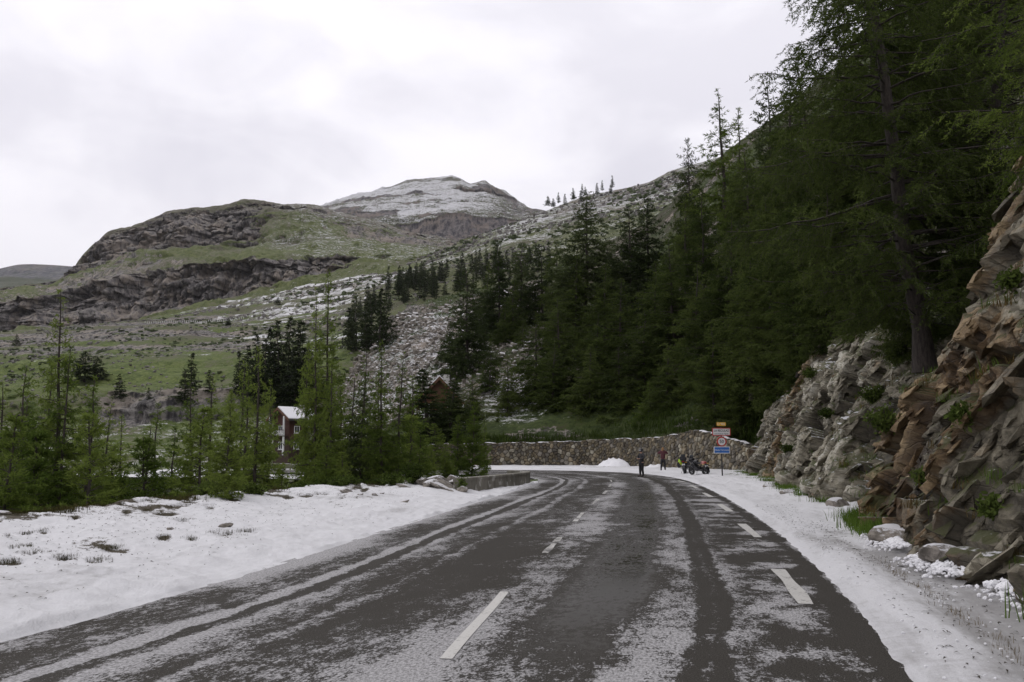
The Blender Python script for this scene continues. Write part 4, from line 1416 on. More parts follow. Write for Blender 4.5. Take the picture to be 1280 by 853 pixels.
vs = [(p[0] + n[0] * o_, p[1] + n[1] * o_, z) for p, n in zip(pp, pn) for o_, z in sec]
fc = [tuple(x) for x in grid_faces(len(pp), len(sec))] + [tuple(range(len(sec))), tuple(range((len(pp) - 1) * len(sec), len(pp) * len(sec)))[::-1]]
mb = MB()
mb.add(vs, fc)
o = mb.build('concrete_parapet', m_conc)
tag(o, 'low curved grey concrete parapet on the inside of the bend', 'parapet')
# ------------------------------------------------------------------ trees: tapered trunk with limbs, crown of needle sprays
def needle_material(name, lo, hi, tip, trans=0.25):
    m, nt, b = material(name)
    co = nd(nt, 'ShaderNodeTexCoord').outputs['Object']
    oi = nd(nt, 'ShaderNodeObjectInfo').outputs['Random']
    n = noise_(nt, co, 0.9, 3, 0.6)
    n2 = noise_(nt, co, 9.0, 3, 0.7)
    f = M_(nt, 'ADD', M_(nt, 'MULTIPLY', n, 0.6), M_(nt, 'ADD', M_(nt, 'MULTIPLY', n2, 0.4), M_(nt, 'MULTIPLY', M_(nt, 'SUBTRACT', oi, 0.5), 0.25)))
    c = mix_(nt, step_(nt, f, 0.35, 0.65), lo, hi)
    c = mix_(nt, M_(nt, 'MULTIPLY', step_(nt, n2, 0.58, 0.75), 0.5), c, tip)
    nt.nodes.remove(b)
    df = nd(nt, 'ShaderNodeBsdfDiffuse')
    tr = nd(nt, 'ShaderNodeBsdfTranslucent')
    mx = nd(nt, 'ShaderNodeMixShader')
    put(nt, df.inputs[0], c)
    put(nt, tr.inputs[0], c)
    mx.inputs[0].default_value = trans
    nt.links.new(df.outputs[0], mx.inputs[1])
    nt.links.new(tr.outputs[0], mx.inputs[2])
    nt.links.new(mx.outputs[0], nt.nodes['Material Output'].inputs[0])
    return m


def bark_material(name, lo, hi):
    m, nt, b = material(name)
    co = nd(nt, 'ShaderNodeTexCoord').outputs['Object']
    n = noise_(nt, map_(nt, co, scale=(1, 1, 0.25)), 14, 5, 0.7)
    put(nt, b.inputs['Base Color'], mix_(nt, step_(nt, n, 0.3, 0.7), lo, hi))
    b.inputs['Roughness'].default_value = 0.9
    bump_(nt, b, n, 0.6, 0.03)
    return m


m_larch = needle_material('larch_needles', (0.070, 0.106, 0.022), (0.170, 0.220, 0.050), (0.21, 0.25, 0.075), 0.42)
m_larch_dk = needle_material('dark_larch_needles', (0.038, 0.055, 0.016), (0.098, 0.128, 0.035), (0.125, 0.155, 0.048), 0.34)
m_pine = needle_material('pine_needles', (0.034, 0.048, 0.019), (0.080, 0.102, 0.040), (0.095, 0.115, 0.05))
m_far = needle_material('far_needles', (0.025, 0.034, 0.018), (0.055, 0.068, 0.034), (0.065, 0.078, 0.04), 0.1)
m_shrub = needle_material('shrub_leaves', (0.035, 0.055, 0.012), (0.10, 0.135, 0.035), (0.16, 0.18, 0.06), 0.3)
m_bark = bark_material('dark_bark', (0.016, 0.012, 0.010), (0.06, 0.048, 0.04))


def tubes(cen, rad, nside):
    """many tapered tubes at once: cen (n, k, 3), rad (n, k)"""
    n, k, _ = cen.shape
    t = np.gradient(cen, axis=1)
    t /= np.linalg.norm(t, axis=2, keepdims=True) + 1e-9
    ref = np.where(np.abs(t[:, :, 2:3]) > 0.9, np.array((1.0, 0, 0)), np.array((0, 0, 1.0)))
    u = np.cross(t, ref)
    u /= np.linalg.norm(u, axis=2, keepdims=True) + 1e-9
    w = np.cross(t, u)
    an = np.arange(nside) * 2 * np.pi / nside
    V = cen[:, :, None, :] + rad[:, :, None, None] * (u[:, :, None, :] * np.cos(an)[None, None, :, None] + w[:, :, None, :] * np.sin(an)[None, None, :, None])
    idx = np.arange(n * k * nside).reshape(n, k, nside)
    a = idx[:, :-1, :]
    b_ = np.roll(a, -1, axis=2)
    d = idx[:, 1:, :]
    c = np.roll(d, -1, axis=2)
    return V.reshape(-1, 3), np.stack([a, b_, c, d], -1).reshape(-1, 4)


def make_conifer(seed, H, R, nb, t0=0.08, prof=0.8, up=0.15, droop=0.35, tip=0.25, twig_gap=0.16, twig_len=0.36, leaf=(0.13, 0.035), leaf_gap=0.045,
                 thin_top=0.0, lean=0.02, bare=0.12, mats=None, trunk_r=None, hang=0.45, tier=0.0, keep=1.0, fol=1.0):
    g = rng(seed)
    kt = 14
    z = np.linspace(0, 1, kt)
    bend = np.stack([np.cumsum(g.normal(0, 0.0045, kt)) + lean * z, np.cumsum(g.normal(0, 0.0045, kt)) + lean * 0.5 * z], 1) * H
    bend -= bend[0]
    tc_ = np.concatenate([bend, (z * H)[:, None]], 1)
    tr = trunk_r or H * 0.0125
    TV, TF = tubes(tc_[None], (tr * (1 - z) ** 0.85 + 0.012)[None] * np.where(z == 0, 1.35, 1.0), 7)
    t = t0 + (1 - t0) * np.sort(g.random(nb)) ** 0.95
    if tier:
        t = np.clip(np.round(t / tier) * tier + g.normal(0, tier * 0.12, nb), t0, 0.99)
    az = g.random(nb) * 2 * np.pi
    Lp = (1 - t) ** prof * (0.30 + 0.70 * smooth01((t - t0 + 0.06) / 0.22)) + 0.035
    lobes = 1 + 0.25 * np.sin(az * 2 + g.random() * 6) * np.sin(t * 9 + g.random() * 6)
    L = R * Lp * g.uniform(0.55, 1.12, nb) * lobes
    bx = np.interp(t, z, tc_[:, 0])
    by = np.interp(t, z, tc_[:, 1])
    k = 9
    s = np.linspace(0, 1, k)
    upb = up + g.normal(0, 0.10, nb) + 0.45 * smooth01((t - 0.7) / 0.3)
    side = g.normal(0, 0.16, nb)
    dirh = np.stack([np.cos(az), np.sin(az)], 1)
    per = np.stack([-np.sin(az), np.cos(az)], 1)
    hx = L[:, None] * s[None, :]
    cen = np.zeros((nb, k, 3))
    cen[:, :, :2] = np.stack([bx, by], 1)[:, None, :] + dirh[:, None, :] * hx[:, :, None] + per[:, None, :] * (side[:, None] * hx * s[None, :])[:, :, None]
    cen[:, :, 2] = (t * H)[:, None] + L[:, None] * (upb[:, None] * s - droop * s ** 2 + tip * s ** 3.2)
    cen[:, 1:, :] += g.normal(0, 0.012, (nb, k - 1, 3)) * L[:, None, None]
    rb = (0.006 + 0.011 * L)[:, None] * (1 - 0.85 * s)[None, :]
    BV, BF = tubes(cen, rb, 4)
    # side twigs
    ntw = np.maximum(4, (L / twig_gap).astype(int))
    bi = np.repeat(np.arange(nb), ntw)
    ts = g.uniform(bare, 1.0, len(bi))
    f = ts * (k - 1)
    i0 = np.minimum(f.astype(int), k - 2)
    fr = (f - i0)[:, None]
    p0 = cen[bi, i0] * (1 - fr) + cen[bi, i0 + 1] * fr
    al = cen[bi, i0 + 1] - cen[bi, i0]
    al /= np.linalg.norm(al, axis=1, keepdims=True) + 1e-9
    sg = np.where(g.random(len(bi)) < 0.5, -1.0, 1.0)
    pr = np.concatenate([per[bi], np.zeros((len(bi), 1))], 1) * sg[:, None]
    td = al * g.uniform(0.3, 0.9, (len(bi), 1)) + pr * g.uniform(0.35, 1.0, (len(bi), 1)) + np.array((0, 0, 1.0)) * g.normal(-hang, 0.22, (len(bi), 1))
    td /= np.linalg.norm(td, axis=1, keepdims=True)
    tl = L[bi] * twig_len * (1.05 - 0.55 * ts) * g.uniform(0.5, 1.2, len(bi)) + 0.10
    thin = 1 - thin_top * smooth01((t[bi] - 0.55) / 0.4)
    tl = tl * (0.5 + 0.5 * thin)
    # woody twigs for the larger ones
    big = tl > np.quantile(tl, 0.45)
    kk = np.array([0, 0.5, 1.0])
    tcen = p0[big][:, None, :] + td[big][:, None, :] * (tl[big][:, None] * kk)[:, :, None]
    tcen[:, 2, 2] -= tl[big] * 0.12 * (hang > 0.2)
    WV, WF = tubes(tcen, np.broadcast_to(np.array([0.006, 0.004, 0.002]) * (H / 14), (big.sum(), 3)), 3)
    # needles
    nl = np.maximum(2, (tl / leaf_gap * fol * np.clip(thin, 0.15, 1)).astype(int))
    li = np.repeat(np.arange(len(bi)), nl)
    if keep < 1:
        li = li[g.random(len(li)) < keep]
    u = g.random(len(li))
    lp = p0[li] + td[li] * (tl[li] * u)[:, None]
    lp[:, 2] -= tl[li] * 0.12 * u ** 2 * (hang > 0.2)
    lp += g.normal(0, 0.018, lp.shape) * (H / 14) ** 0.3
    ld = td[li] * 0.7 + g.normal(0, 0.55, lp.shape) + np.array((0, 0, 0.12))
    ld /= np.linalg.norm(ld, axis=1, keepdims=True)
    lw = np.cross(ld, g.normal(0, 1, lp.shape))
    lw /= np.linalg.norm(lw, axis=1, keepdims=True) + 1e-9
    sz = g.uniform(0.65, 1.25, (len(li), 1))
    A = lp - lw * leaf[1] * 0.5 * sz
    Bp = lp + lw * leaf[1] * 0.5 * sz
    Cp = lp + ld * leaf[0] * sz
    LV = np.stack([A, Bp, Cp], 1).reshape(-1, 3)
    LF = np.arange(len(LV)).reshape(-1, 3)
    n1, n2 = len(TV), len(TV) + len(BV)
    V = np.concatenate([TV, BV, WV])
    Fq = np.concatenate([TF, BF + n1, WF + n2])
    mt, mc = mats
    trunk = mesh_np('trunk', V, Fq, mt, True)
    crown = mesh_np('crown', LV, LF, mc, False)
    return dict(H=H, trunk=trunk, crown=crown, n=len(LF) + 2 * len(Fq))


KINDS = {}
LB = (m_bark, m_larch)
LD = (m_bark, m_larch_dk)
PB = (m_bark, m_pine)
# slender open larches of the valley edge
for i in range(3):
    KINDS['larch%d' % i] = make_conifer(11 + i, 14, 3.0, 190, t0=0.06, prof=0.85, up=0.12, droop=0.35, tip=0.3, leaf=(0.17, 0.048), leaf_gap=0.023, thin_top=0.45, mats=LB, hang=0.35, trunk_r=0.185, twig_gap=0.13)
# fuller young larches
for i in range(3):
    KINDS['young%d' % i] = make_conifer(31 + i, 6.5, 2.2, 170, t0=0.02, prof=0.95, up=0.32, droop=0.25, tip=0.2, leaf=(0.13, 0.036), leaf_gap=0.018, thin_top=0.2, mats=LB, hang=0.12, twig_gap=0.10, trunk_r=0.06)
# dense dark larches of the slope
for i in range(3):
    KINDS['dark%d' % i] = make_conifer(51 + i, 17, 4.7, 260, t0=0.03, prof=0.75, up=0.14, droop=0.42, tip=0.3, leaf=(0.24, 0.078), leaf_gap=0.046, thin_top=0.35, mats=LD, hang=0.45, twig_gap=0.15)
# arolla pines and spruces: stiff tiers, heavier
for i in range(2):
    KINDS['pine%d' % i] = make_conifer(71 + i, 16, 4.1, 230, t0=0.10, prof=0.7, up=0.05, droop=0.25, tip=0.35, leaf=(0.24, 0.085), leaf_gap=0.042, thin_top=0.3, mats=PB, hang=0.25, twig_gap=0.16, tier=0.03)
KINDS['spruce0'] = make_conifer(81, 9, 2.4, 220, t0=0.02, prof=0.95, up=0.0, droop=0.25, tip=0.25, leaf=(0.16, 0.06), leaf_gap=0.028, mats=PB, hang=0.15, twig_gap=0.11, tier=0.035)
# large near larch with hanging sprays, detailed
KINDS['near0'] = make_conifer(91, 19, 5.2, 270, t0=0.08, prof=0.55, up=0.12, droop=0.45, tip=0.3, leaf=(0.12, 0.031), leaf_gap=0.024, thin_top=0.1, mats=LD, hang=0.6, twig_gap=0.12, lean=-0.10, trunk_r=0.29, bare=0.32)
KINDS['near1'] = make_conifer(92, 15, 4.6, 220, t0=0.08, prof=0.6, up=0.10, droop=0.4, tip=0.25, leaf=(0.085, 0.022), leaf_gap=0.020, thin_top=0.1, mats=LB, hang=0.5, twig_gap=0.11, lean=-0.04, trunk_r=0.2)
# far conifers, a few hundred sprays each
for i in range(4):
    KINDS['far%d' % i] = make_conifer(101 + i, 15, (2.9, 3.5, 2.6, 4.2)[i], 120, t0=0.03, prof=0.8, up=0.05, droop=0.3, tip=0.2, leaf=(0.55, 0.26), leaf_gap=0.13, mats=(m_bark, m_far), hang=0.3, twig_gap=0.3)

COUNT = {}


def tree(kind, loc, h, rz, name, label, group=None, sx=1.0, lean=(0, 0)):
    K = KINDS[kind]
    sc = h / K['H']
    t = thing(name, label, 'tree', loc, rz, group)
    t.scale = (sc * sx, sc * sx, sc)
    t.rotation_euler = (lean[0], lean[1], rz)
    obj('trunk', K['trunk'], t)
    obj('crown', K['crown'], t)
    return t


rt = random.Random(77)
PARG = 'bright larches inside the bend'
LEFTG = 'larches growing below the snowy bank'


def put_tree(kind, px, top, Y, label, group=None, name='larch_tree', base=None, sx=1.0, lean=(0, 0), only=None, sink=0.1):
    """a tree whose tip shows at photograph pixel (px, top), standing on the land Y metres off"""
    if group in (LEFTG, PARG):
        sx *= 0.78 if kind.startswith('larch') else 0.92
    tp = P(px, top, Y)
    z = ground_z(tp.x, Y, only) if base is None else P(px, base, Y).z
    if z < -50:
        z = -9.0
    h = tp.z - z + sink
    return tree(kind, (tp.x, Y, z - sink), h, rt.uniform(0, 6.28), name, label, group, sx, lean)


# --- left: larches that rise from below the snowy bank
LEFTG = 'larches growing below the snowy bank'
put_tree('larch0', 84, 366, 38, 'tall slender larch with a sparse spindly top rising alone above its neighbours', LEFTG, sx=0.95)
put_tree('larch1', 94, 432, 37, 'thin larch standing close behind the tall sparse-topped one', LEFTG, sx=0.8)
put_tree('larch2', 70, 452, 40, 'slim larch close beside the tall sparse-topped one, slightly shorter', LEFTG, sx=0.85)
put_tree('larch2', 20, 458, 33, 'medium light green larch near the left edge of the photo', LEFTG)
put_tree('young0', 4, 520, 27, 'leafy young larch cut by the left edge of the photo', LEFTG, sx=1.1)
put_tree('larch1', 44, 500, 44, 'short larch in the gap between the edge larch and the tall one', LEFTG, sx=1.15)
put_tree('young1', 118, 520, 34, 'bushy young larch just to the right of the tall sparse-topped one', LEFTG, sx=1.1)
put_tree('young2', 150, 560, 38, 'small larch under the little dark conifer on the far meadow', LEFTG, sx=1.15)
put_tree('larch0', 178, 528, 40, 'thin young larch standing up from the low row of larches', LEFTG, sx=1.15)
put_tree('young0', 196, 548, 36, 'low bushy larch in the middle of the low row', LEFTG, sx=1.2)
put_tree('larch1', 228, 535, 42, 'short larch in front of the bare rock step on the far meadow', LEFTG, sx=1.25)
put_tree('young1', 252, 512, 34, 'bushy larch next to the full larch that stands on the snow', LEFTG, sx=1.15)
put_tree('young2', 287, 488, 24.0, 'full bright green larch standing in the snow at the front of the bank', LEFTG, base=628, sx=0.86)
put_tree('larch2', 327, 432, 38, 'larch with a leaning dark trunk between the full larch and the tall pair', LEFTG, sx=1.0, lean=(0, -0.05))
put_tree('larch1', 310, 470, 46, 'light larch behind the full larch on the snow', LEFTG, sx=1.1)
put_tree('larch0', 397, 362, 43, 'tall larch on the left of the bare-topped pair', LEFTG, sx=0.62)
put_tree('larch2', 419, 342, 44, 'tallest larch of the bare-topped pair, with crooked top branches', LEFTG, sx=0.8)
put_tree('larch1', 410, 455, 40, 'shorter larch crowding the foot of the bare-topped pair', LEFTG, sx=0.9)
put_tree('larch0', 436, 468, 47, 'thin larch just to the right of the bare-topped pair', LEFTG, sx=1.1)
put_tree('young0', 352, 584, 33, 'bushy young larch below the red and white chalet', LEFTG, sx=1.05)
put_tree('young1', 408, 548, 36, 'young larch at the foot of the tallest larch', LEFTG, sx=1.2)
put_tree('pine0', 452, 482, 42, 'dark crooked pine with a leaning foot beside the snow scree', LEFTG, name='pine_tree', sx=0.9, lean=(0, -0.12))
put_tree('larch2', 482, 428, 41, 'larch with a straight dark trunk, first of the close pair by the boulders', LEFTG, sx=1.0)
put_tree('larch0', 499, 440, 43, 'larch with a straight dark trunk, second of the close pair by the boulders', LEFTG, sx=1.0)
put_tree('young2', 470, 540, 44, 'low larch behind the close pair of straight larches', LEFTG, sx=1.2)
put_tree('young1', 524, 545, 47, 'young larch behind the heap of boulders', LEFTG, sx=1.05)
for kd, px, top, Y, sx, lb in (
        ('larch0', 130, 505, 60, 1.3, 'light larch down the slope, behind the bushy one right of the tall larch'),
        ('larch2', 160, 520, 70, 1.4, 'small light larch farther down the slope under the little dark conifer'),
        ('larch1', 206, 505, 62, 1.3, 'light larch down the slope, left of the rock step'),
        ('larch0', 247, 480, 58, 1.2, 'light slim larch down the slope, in front of the dark meadow pair'),
        ('larch2', 300, 452, 54, 1.1, 'slim larch rising between the full larch and the leaning one'),
        ('larch1', 334, 475, 60, 0.8, 'slim larch just left of the red chalet'),
        ('larch0', 450, 440, 56, 1.1, 'slim larch against the snowy scree, left of the close pair'),
        ('larch2', 466, 470, 52, 1.1, 'lower slim larch against the snowy scree'),
        ('larch1', 512, 470, 58, 1.1, 'slim larch right of the close pair, before the brown roofed chalet'),
        ('larch0', 8, 480, 40, 1.2, 'slim larch at the very edge of the photo behind the leafy young one'),
        ('larch2', 56, 488, 46, 1.1, 'slim larch just left of the tall sparse-topped one'),
        ('larch1', 392, 430, 58, 0.8, 'slim larch just right of the red chalet'),
        ('larch0', 337, 500, 90, 0.8, 'small larch standing just left of the red chalet, farther down the slope'),
        ('young1', 30, 530, 36, 1.35, 'bushy larch low in the row between the edge larch and the tall one'),
        ('young0', 62, 540, 35, 1.3, 'leafy young larch at the foot of the tall sparse-topped larch'),
        ('larch1', 112, 470, 46, 1.2, 'mid-height larch behind the bushy one, right of the tall larch'),
        ('larch0', 272, 470, 44, 1.2, 'feathery larch rising behind the full larch on the snow'),
        ('larch2', 404, 440, 48, 1.3, 'dense larch filling the gap inside the bare-topped pair'),
        ('young1', 430, 566, 38, 1.3, 'leafy larch right of the bare-topped pair'),
        ('larch1', 424, 470, 52, 1.3, 'pale larch behind the bare-topped pair'),
        ('young0', 508, 520, 48, 1.15, 'bushy larch behind the close straight pair')):
    put_tree(kd, px, top, Y, lb, LEFTG, sx=sx)
# --- by the parapet
PARG = 'bright larches inside the bend'
put_tree('young0', 590, 503, 53, 'tallest bright green larch behind the concrete parapet', PARG, base=606, sx=0.85)
put_tree('young2', 572, 520, 52, 'bright green larch crowded against the tallest one behind the parapet', PARG, base=607, sx=0.9)
put_tree('young1', 556, 556, 50, 'low bright green larch between the boulders and the parapet larches', PARG, base=607, sx=1.1)
put_tree('young0', 540, 560, 54, 'small bright larch just above the boulder heap', PARG, base=606, sx=1.1)
put_tree('larch1', 604, 520, 57, 'slender larch at the right of the parapet group, against the stone wall', PARG, base=600, sx=0.95)
# --- conifers in the dip behind the bend
put_tree('spruce0', 541, 462, 92, 'dark blue-green spruce of regular shape next to the brown roofed chalet', name='spruce_tree', sx=1.9, base=592)
put_tree('dark1', 562, 462, 101, 'dark larch filling the gap between the regular spruce and the large pine', base=585, sx=1.2)
put_tree('spruce0', 524, 505, 90, 'small dark spruce at the left foot of the regular one', name='spruce_tree', base=592, sx=1.9)
put_tree('dark2', 590, 470, 98, 'dark larch under the boughs of the large pine', base=575, sx=1.2)
put_tree('young0', 545, 530, 84, 'green larch in front of the regular spruce', base=592, sx=1.6)
put_tree('dark0', 565, 500, 96, 'dark larch between the regular spruce and the bright parapet larches', base=585, sx=1.2)
put_tree('spruce0', 557, 476, 94, 'dark spruce pressed against the right side of the regular one', name='spruce_tree', base=590, sx=1.9)
put_tree('larch2', 622, 505, 95, 'thin dark larch just above the near end of the stone wall')
put_tree('pine1', 586, 336, 128, 'large dark pine with level branches above the parapet larches', name='pine_tree', sx=1.05, base=560)
put_tree('pine0', 560, 405, 140, 'smaller dark pine at the left flank of the large level-branched pine', name='pine_tree', base=520)

# --- dark group standing against the meadow of the ridge
MID = 'dark larches above the stone wall'
for kd, px, top, Y, bs, sx, lb in (
        ('pine0', 626, 300, 150, 470, 0.8, 'narrow dark larch, first of the three tall ones against the meadow'),
        ('pine1', 650, 303, 152, 470, 0.8, 'narrow dark larch, middle of the three tall ones against the meadow'),
        ('pine0', 676, 306, 150, 470, 0.9, 'narrow dark larch, last of the three tall ones against the meadow'),
        ('dark1', 607, 330, 158, 470, 0.7, 'thin dark larch behind the large level-branched pine'),
        ('dark0', 640, 352, 140, 480, 0.9, 'mid-sized dark larch in front of the three tall ones'),
        ('pine1', 731, 243, 122, 450, 1.0, 'tallest dark larch in the middle of the slope, wide and ragged'),
        ('dark2', 716, 320, 118, 480, 0.9, 'dark larch leaning on the foot of the tallest ragged one'),
        ('pine0', 790, 262, 120, 440, 0.95, 'dark ragged larch, first of two against the snowy ridge'),
        ('pine1', 807, 245, 122, 440, 0.85, 'dark ragged larch, second of two against the snowy ridge'),
        ('dark0', 668, 398, 104, 555, 1.15, 'rounded green larch right above the middle of the stone wall'),
        ('dark2', 702, 372, 102, 552, 1.0, 'tall green larch rising above the rounded one on the wall'),
        ('dark1', 690, 430, 98, 552, 1.0, 'smaller green larch in front of the rounded one'),
        ('dark0', 745, 392, 100, 552, 0.95, 'green larch above the wall behind the standing man'),
        ('dark2', 768, 350, 98, 548, 0.9, 'tall dark larch with a bare trunk above the wall'),
        ('dark1', 800, 388, 92, 548, 1.05, 'full green larch above the wall between the two people'),
        ('dark0', 818, 330, 96, 540, 0.95, 'dark larch rising behind the full green one'),
        ('dark2', 842, 302, 92, 530, 0.95, 'dark larch below the snowy ridge end'),
        ('dark1', 832, 432, 84, 545, 1.1, 'low spreading larch hanging over the wall behind the motorcycles'),
        ('dark0', 785, 470, 90, 550, 1.15, 'low young larch growing right on the head of the wall'),
        ('dark2', 612, 430, 112, 545, 0.9, 'dark larch behind the bright parapet larches, left of the snow patch'),
        ('dark1', 634, 445, 100, 556, 0.8, 'small dark larch at the left edge of the snow patch above the wall'),
        ('dark0', 652, 400, 130, 500, 1.0, 'green larch above the snow patch'),
        ('dark1', 628, 380, 140, 490, 0.9, 'dark larch below the first of the three tall ones'),
        ('dark2', 735, 430, 94, 552, 1.0, 'low dark larch on the wall head left of the standing man'),
        ('dark1', 752, 330, 112, 480, 0.9, 'dark larch right of the tallest ragged one'),
        ('dark0', 772, 430, 92, 551, 1.1, 'low dark larch on the wall head above the standing man'),
        ('dark2', 700, 300, 140, 440, 0.8, 'dark larch left of the tallest ragged one'),
        ('pine1', 760, 300, 130, 430, 0.9, 'dark pine behind the tallest ragged larch'),
        ('dark1', 850, 250, 108, 470, 0.9, 'dark larch left below the thin ragged one'),
        ('young1', 812, 478, 86, 548, 1.1, 'light green larch bush above the wall beside the standing man')):
    put_tree(kd, px, top, Y, lb, MID, base=bs, sx=sx * 1.25)

# --- dense stand that climbs to the right
STAND = 'dark larches of the dense stand above the road sign'
for kd, px, top, Y, bs, sx, lb in (
        ('dark2', 863, 172, 118, 420, 0.7, 'thin ragged larch with its top just above the snowy ridge'),
        ('larch0', 898, 117, 112, 400, 1.1, 'slim larch with an open crown standing clear against the sky'),
        ('larch1', 922, 133, 116, 400, 0.9, 'thin sparse larch between the open-crowned one and the dense stand'),
        ('dark0', 876, 240, 96, 470, 1.0, 'dark larch in front of the thin ragged one'),
        ('dark1', 866, 330, 82, 530, 1.0, 'dark green larch directly above the motorcycles'),
        ('dark2', 905, 270, 78, 520, 1.0, 'dark green larch directly above the road sign'),
        ('dark0', 890, 400, 72, 535, 1.1, 'low dark larch behind the road sign'),
        ('pine1', 962, 108, 88, 400, 0.95, 'dark ragged-topped larch at the upper edge of the stand'),
        ('dark2', 940, 180, 82, 440, 1.0, 'dark larch below the ragged-topped one'),
        ('dark1', 932, 300, 66, 500, 1.0, 'dark larch with hidden trunk at the end of the wall'),
        ('dark0', 985, 96, 72, 420, 1.0, 'tall dark larch at the left flank of the big leaning larch'),
        ('dark2', 960, 250, 62, 480, 1.05, 'dark larch above the far rock outcrop'),
        ('dark1', 1008, 60, 60, 430, 1.0, 'tall dark larch with its tip against the bright sky'),
        ('dark0', 990, 290, 52, 470, 1.0, 'dark larch standing on the far rock outcrop'),
        ('dark2', 1040, 40, 48, 430, 1.0, 'dense dark larch behind the big leaning larch'),
        ('dark1', 1030, 230, 44, 450, 0.95, 'lower dark larch behind the big leaning larch'),
        ('dark0', 1085, -60, 46, 400, 1.0, 'dark larch rising out of the photo behind the big leaning trunk'),
        ('dark2', 1130, -120, 44, 350, 1.0, 'dark larch right of the big leaning trunk, cut by the top edge'),
        ('dark1', 1180, -160, 40, 300, 1.0, 'dark larch above the near rock, cut by the top edge'),
        ('dark0', 1235, -260, 42, 200, 1.1, 'dark larch high above the near rock'),
        ('dark2', 1150, 150, 38, 380, 0.9, 'lower dark larch filling the gap behind the leaning trunk'),
        ('dark1', 948, 400, 68, 545, 1.1, 'low dark larch between the sign and the far outcrop'),
        ('dark0', 922, 430, 69, 552, 1.2, 'low dark larch just behind the road sign, above the wall end'),
        ('dark2', 968, 360, 62, 520, 1.1, 'dark larch rooted just behind the far outcrop'),
        ('dark1', 1000, 370, 54, 500, 1.1, 'dark larch rooted on the middle of the far outcrop'),
        ('dark0', 1045, 330, 47, 480, 1.0, 'dark larch on the near end of the far outcrop'),
        ('dark2', 1075, 300, 40, 460, 0.9, 'dark larch in the notch left of the big leaning trunk'),
        ('dark1', 1190, 230, 32, 345, 0.9, 'low dark larch between the leaning trunk and the near rock'),
        ('dark0', 1270, 10, 32, 160, 0.9, 'dark larch over the top ledge of the near rock, at the photo edge'),
        ('dark1', 1185, 170, 25, 395, 0.9, 'dark larch on the ledge right of the big leaning trunk'),
        ('dark0', 1122, 250, 27.5, 462, 0.9, 'dark larch on the ledge left of the big leaning trunk'),
        ('dark2', 1225, 150, 24, 330, 0.8, 'dark larch at the upper edge of the near rock'),
        ('dark1', 1215, 30, 34, 280, 0.9, 'dark larch behind the top ledge of the near rock')):
    put_tree(kd, px, top, Y, lb, STAND, base=bs, sx=sx)
bp = P(1156, 452, 24.0)
tree('near0', (bp.x, bp.y, bp.z - 0.3), 15.5, 0.35, 'larch_tree', 'big dark larch with a thick leaning trunk on the ledge behind the near rock', STAND, 1.05, (0, 0))
bp = P(1232, 300, 25.0)
tree('near0', (bp.x, bp.y, bp.z - 0.5), 12.5, 2.2, 'larch_tree', 'dark larch with hanging boughs on the top ledge of the near rock', STAND, 1.1, (0, 0))
bp = P(1430, 250, 13.5)
tree('near1', (bp.x, bp.y, bp.z - 0.6), 12.5, 1.2, 'larch_tree', 'bright green larch boughs reaching into the top right corner above the near rock', STAND, 1.0, (0, 0))

# --- conifers on the far meadows and ridge
FARG = 'dark conifers in the forest strip on the ridge flank'
FLAB = 'small dark conifer in the forest strip below the snowy ridge'
for i in range(112):
    for _ in range(30):
        px = rt.uniform(436, 690)
        lo = np.interp(px, [436, 470, 490, 520, 560, 600, 640, 690], [430, 400, 392, 384, 374, 368, 360, 350])
        hi = np.interp(px, [436, 470, 490, 520, 560, 600, 640, 690], [392, 366, 350, 342, 335, 330, 322, 318])
        py = rt.uniform(hi, lo)
        Y = rt.uniform(420, 720)
        v = P(px, py, Y)
        z = ground_z(v.x, Y, ('right_ridge',))
        e = (z - CAM_H) / Y
        e1 = elev_of(px, lo + 6)[1]
        e2 = elev_of(px, hi + 8)[1]
        if e1 < e < e2:
            break
    tree('far%d' % rt.randrange(4), (v.x, Y, z - 0.4), rt.uniform(8, 16) * Y / 560, rt.uniform(0, 6.28), 'conifer', FLAB, FARG, 1.25)
RIDG = 'small trees along the skyline of the ridge'
for px in (692, 699, 703, 709, 714, 720, 725, 731, 737, 741, 747, 752, 760, 771):
    Y = 925
    x = a_of(px) * Y * 1.01
    z = ground_z(x, Y, ('right_ridge',))
    tree('far%d' % rt.randrange(4), (x + rt.uniform(-6, 6), Y + rt.uniform(-25, 10), z - 0.6), rt.uniform(6, 14), rt.uniform(0, 6), 'conifer', 'tiny dark conifer on the skyline of the snowy ridge', RIDG, rt.uniform(1.1, 1.7))
LONE = 'single conifers on the far meadow'
for px, top, bs, Y, kd, sx, lb in ((152, 468, 508, 300, 'far1', 1.0, 'small dark conifer alone on the green meadow'),
                                   (187, 485, 504, 310, 'far0', 1.0, 'very small conifer to the right of the lone one on the meadow'),
                                   (241, 442, 490, 300, 'far0', 0.9, 'dark conifer, taller of the close pair on the meadow edge'),
                                   (233, 462, 512, 280, 'far1', 1.0, 'dark conifer, shorter of the close pair on the meadow edge'),
                                   (263, 463, 496, 300, 'far2', 1.1, 'small dark conifer right of the close pair'),
                                   (22, 418, 434, 420, 'far3', 1.0, 'tiny round conifer high on the meadow at the left'),
                                   (108, 440, 480, 330, 'far3', 1.5, 'broad dark tree on the meadow behind the tall sparse larch'),
                                   (124, 446, 480, 335, 'far3', 1.4, 'broad dark tree next to the one behind the tall sparse larch'),
                                   (347, 372, 382, 700, 'far3', 1.3, 'tiny tree alone on the snowy bench'),
                                   (286, 398, 408, 620, 'far3', 1.4, 'tiny bush-like tree under the snow fence line')):
    Y = depth_of(px, bs, 240, 860, ('valley_hillside',)) or Y
    put_tree(kd, px, top, Y, lb, LONE, 'conifer', sx=sx * 1.7)
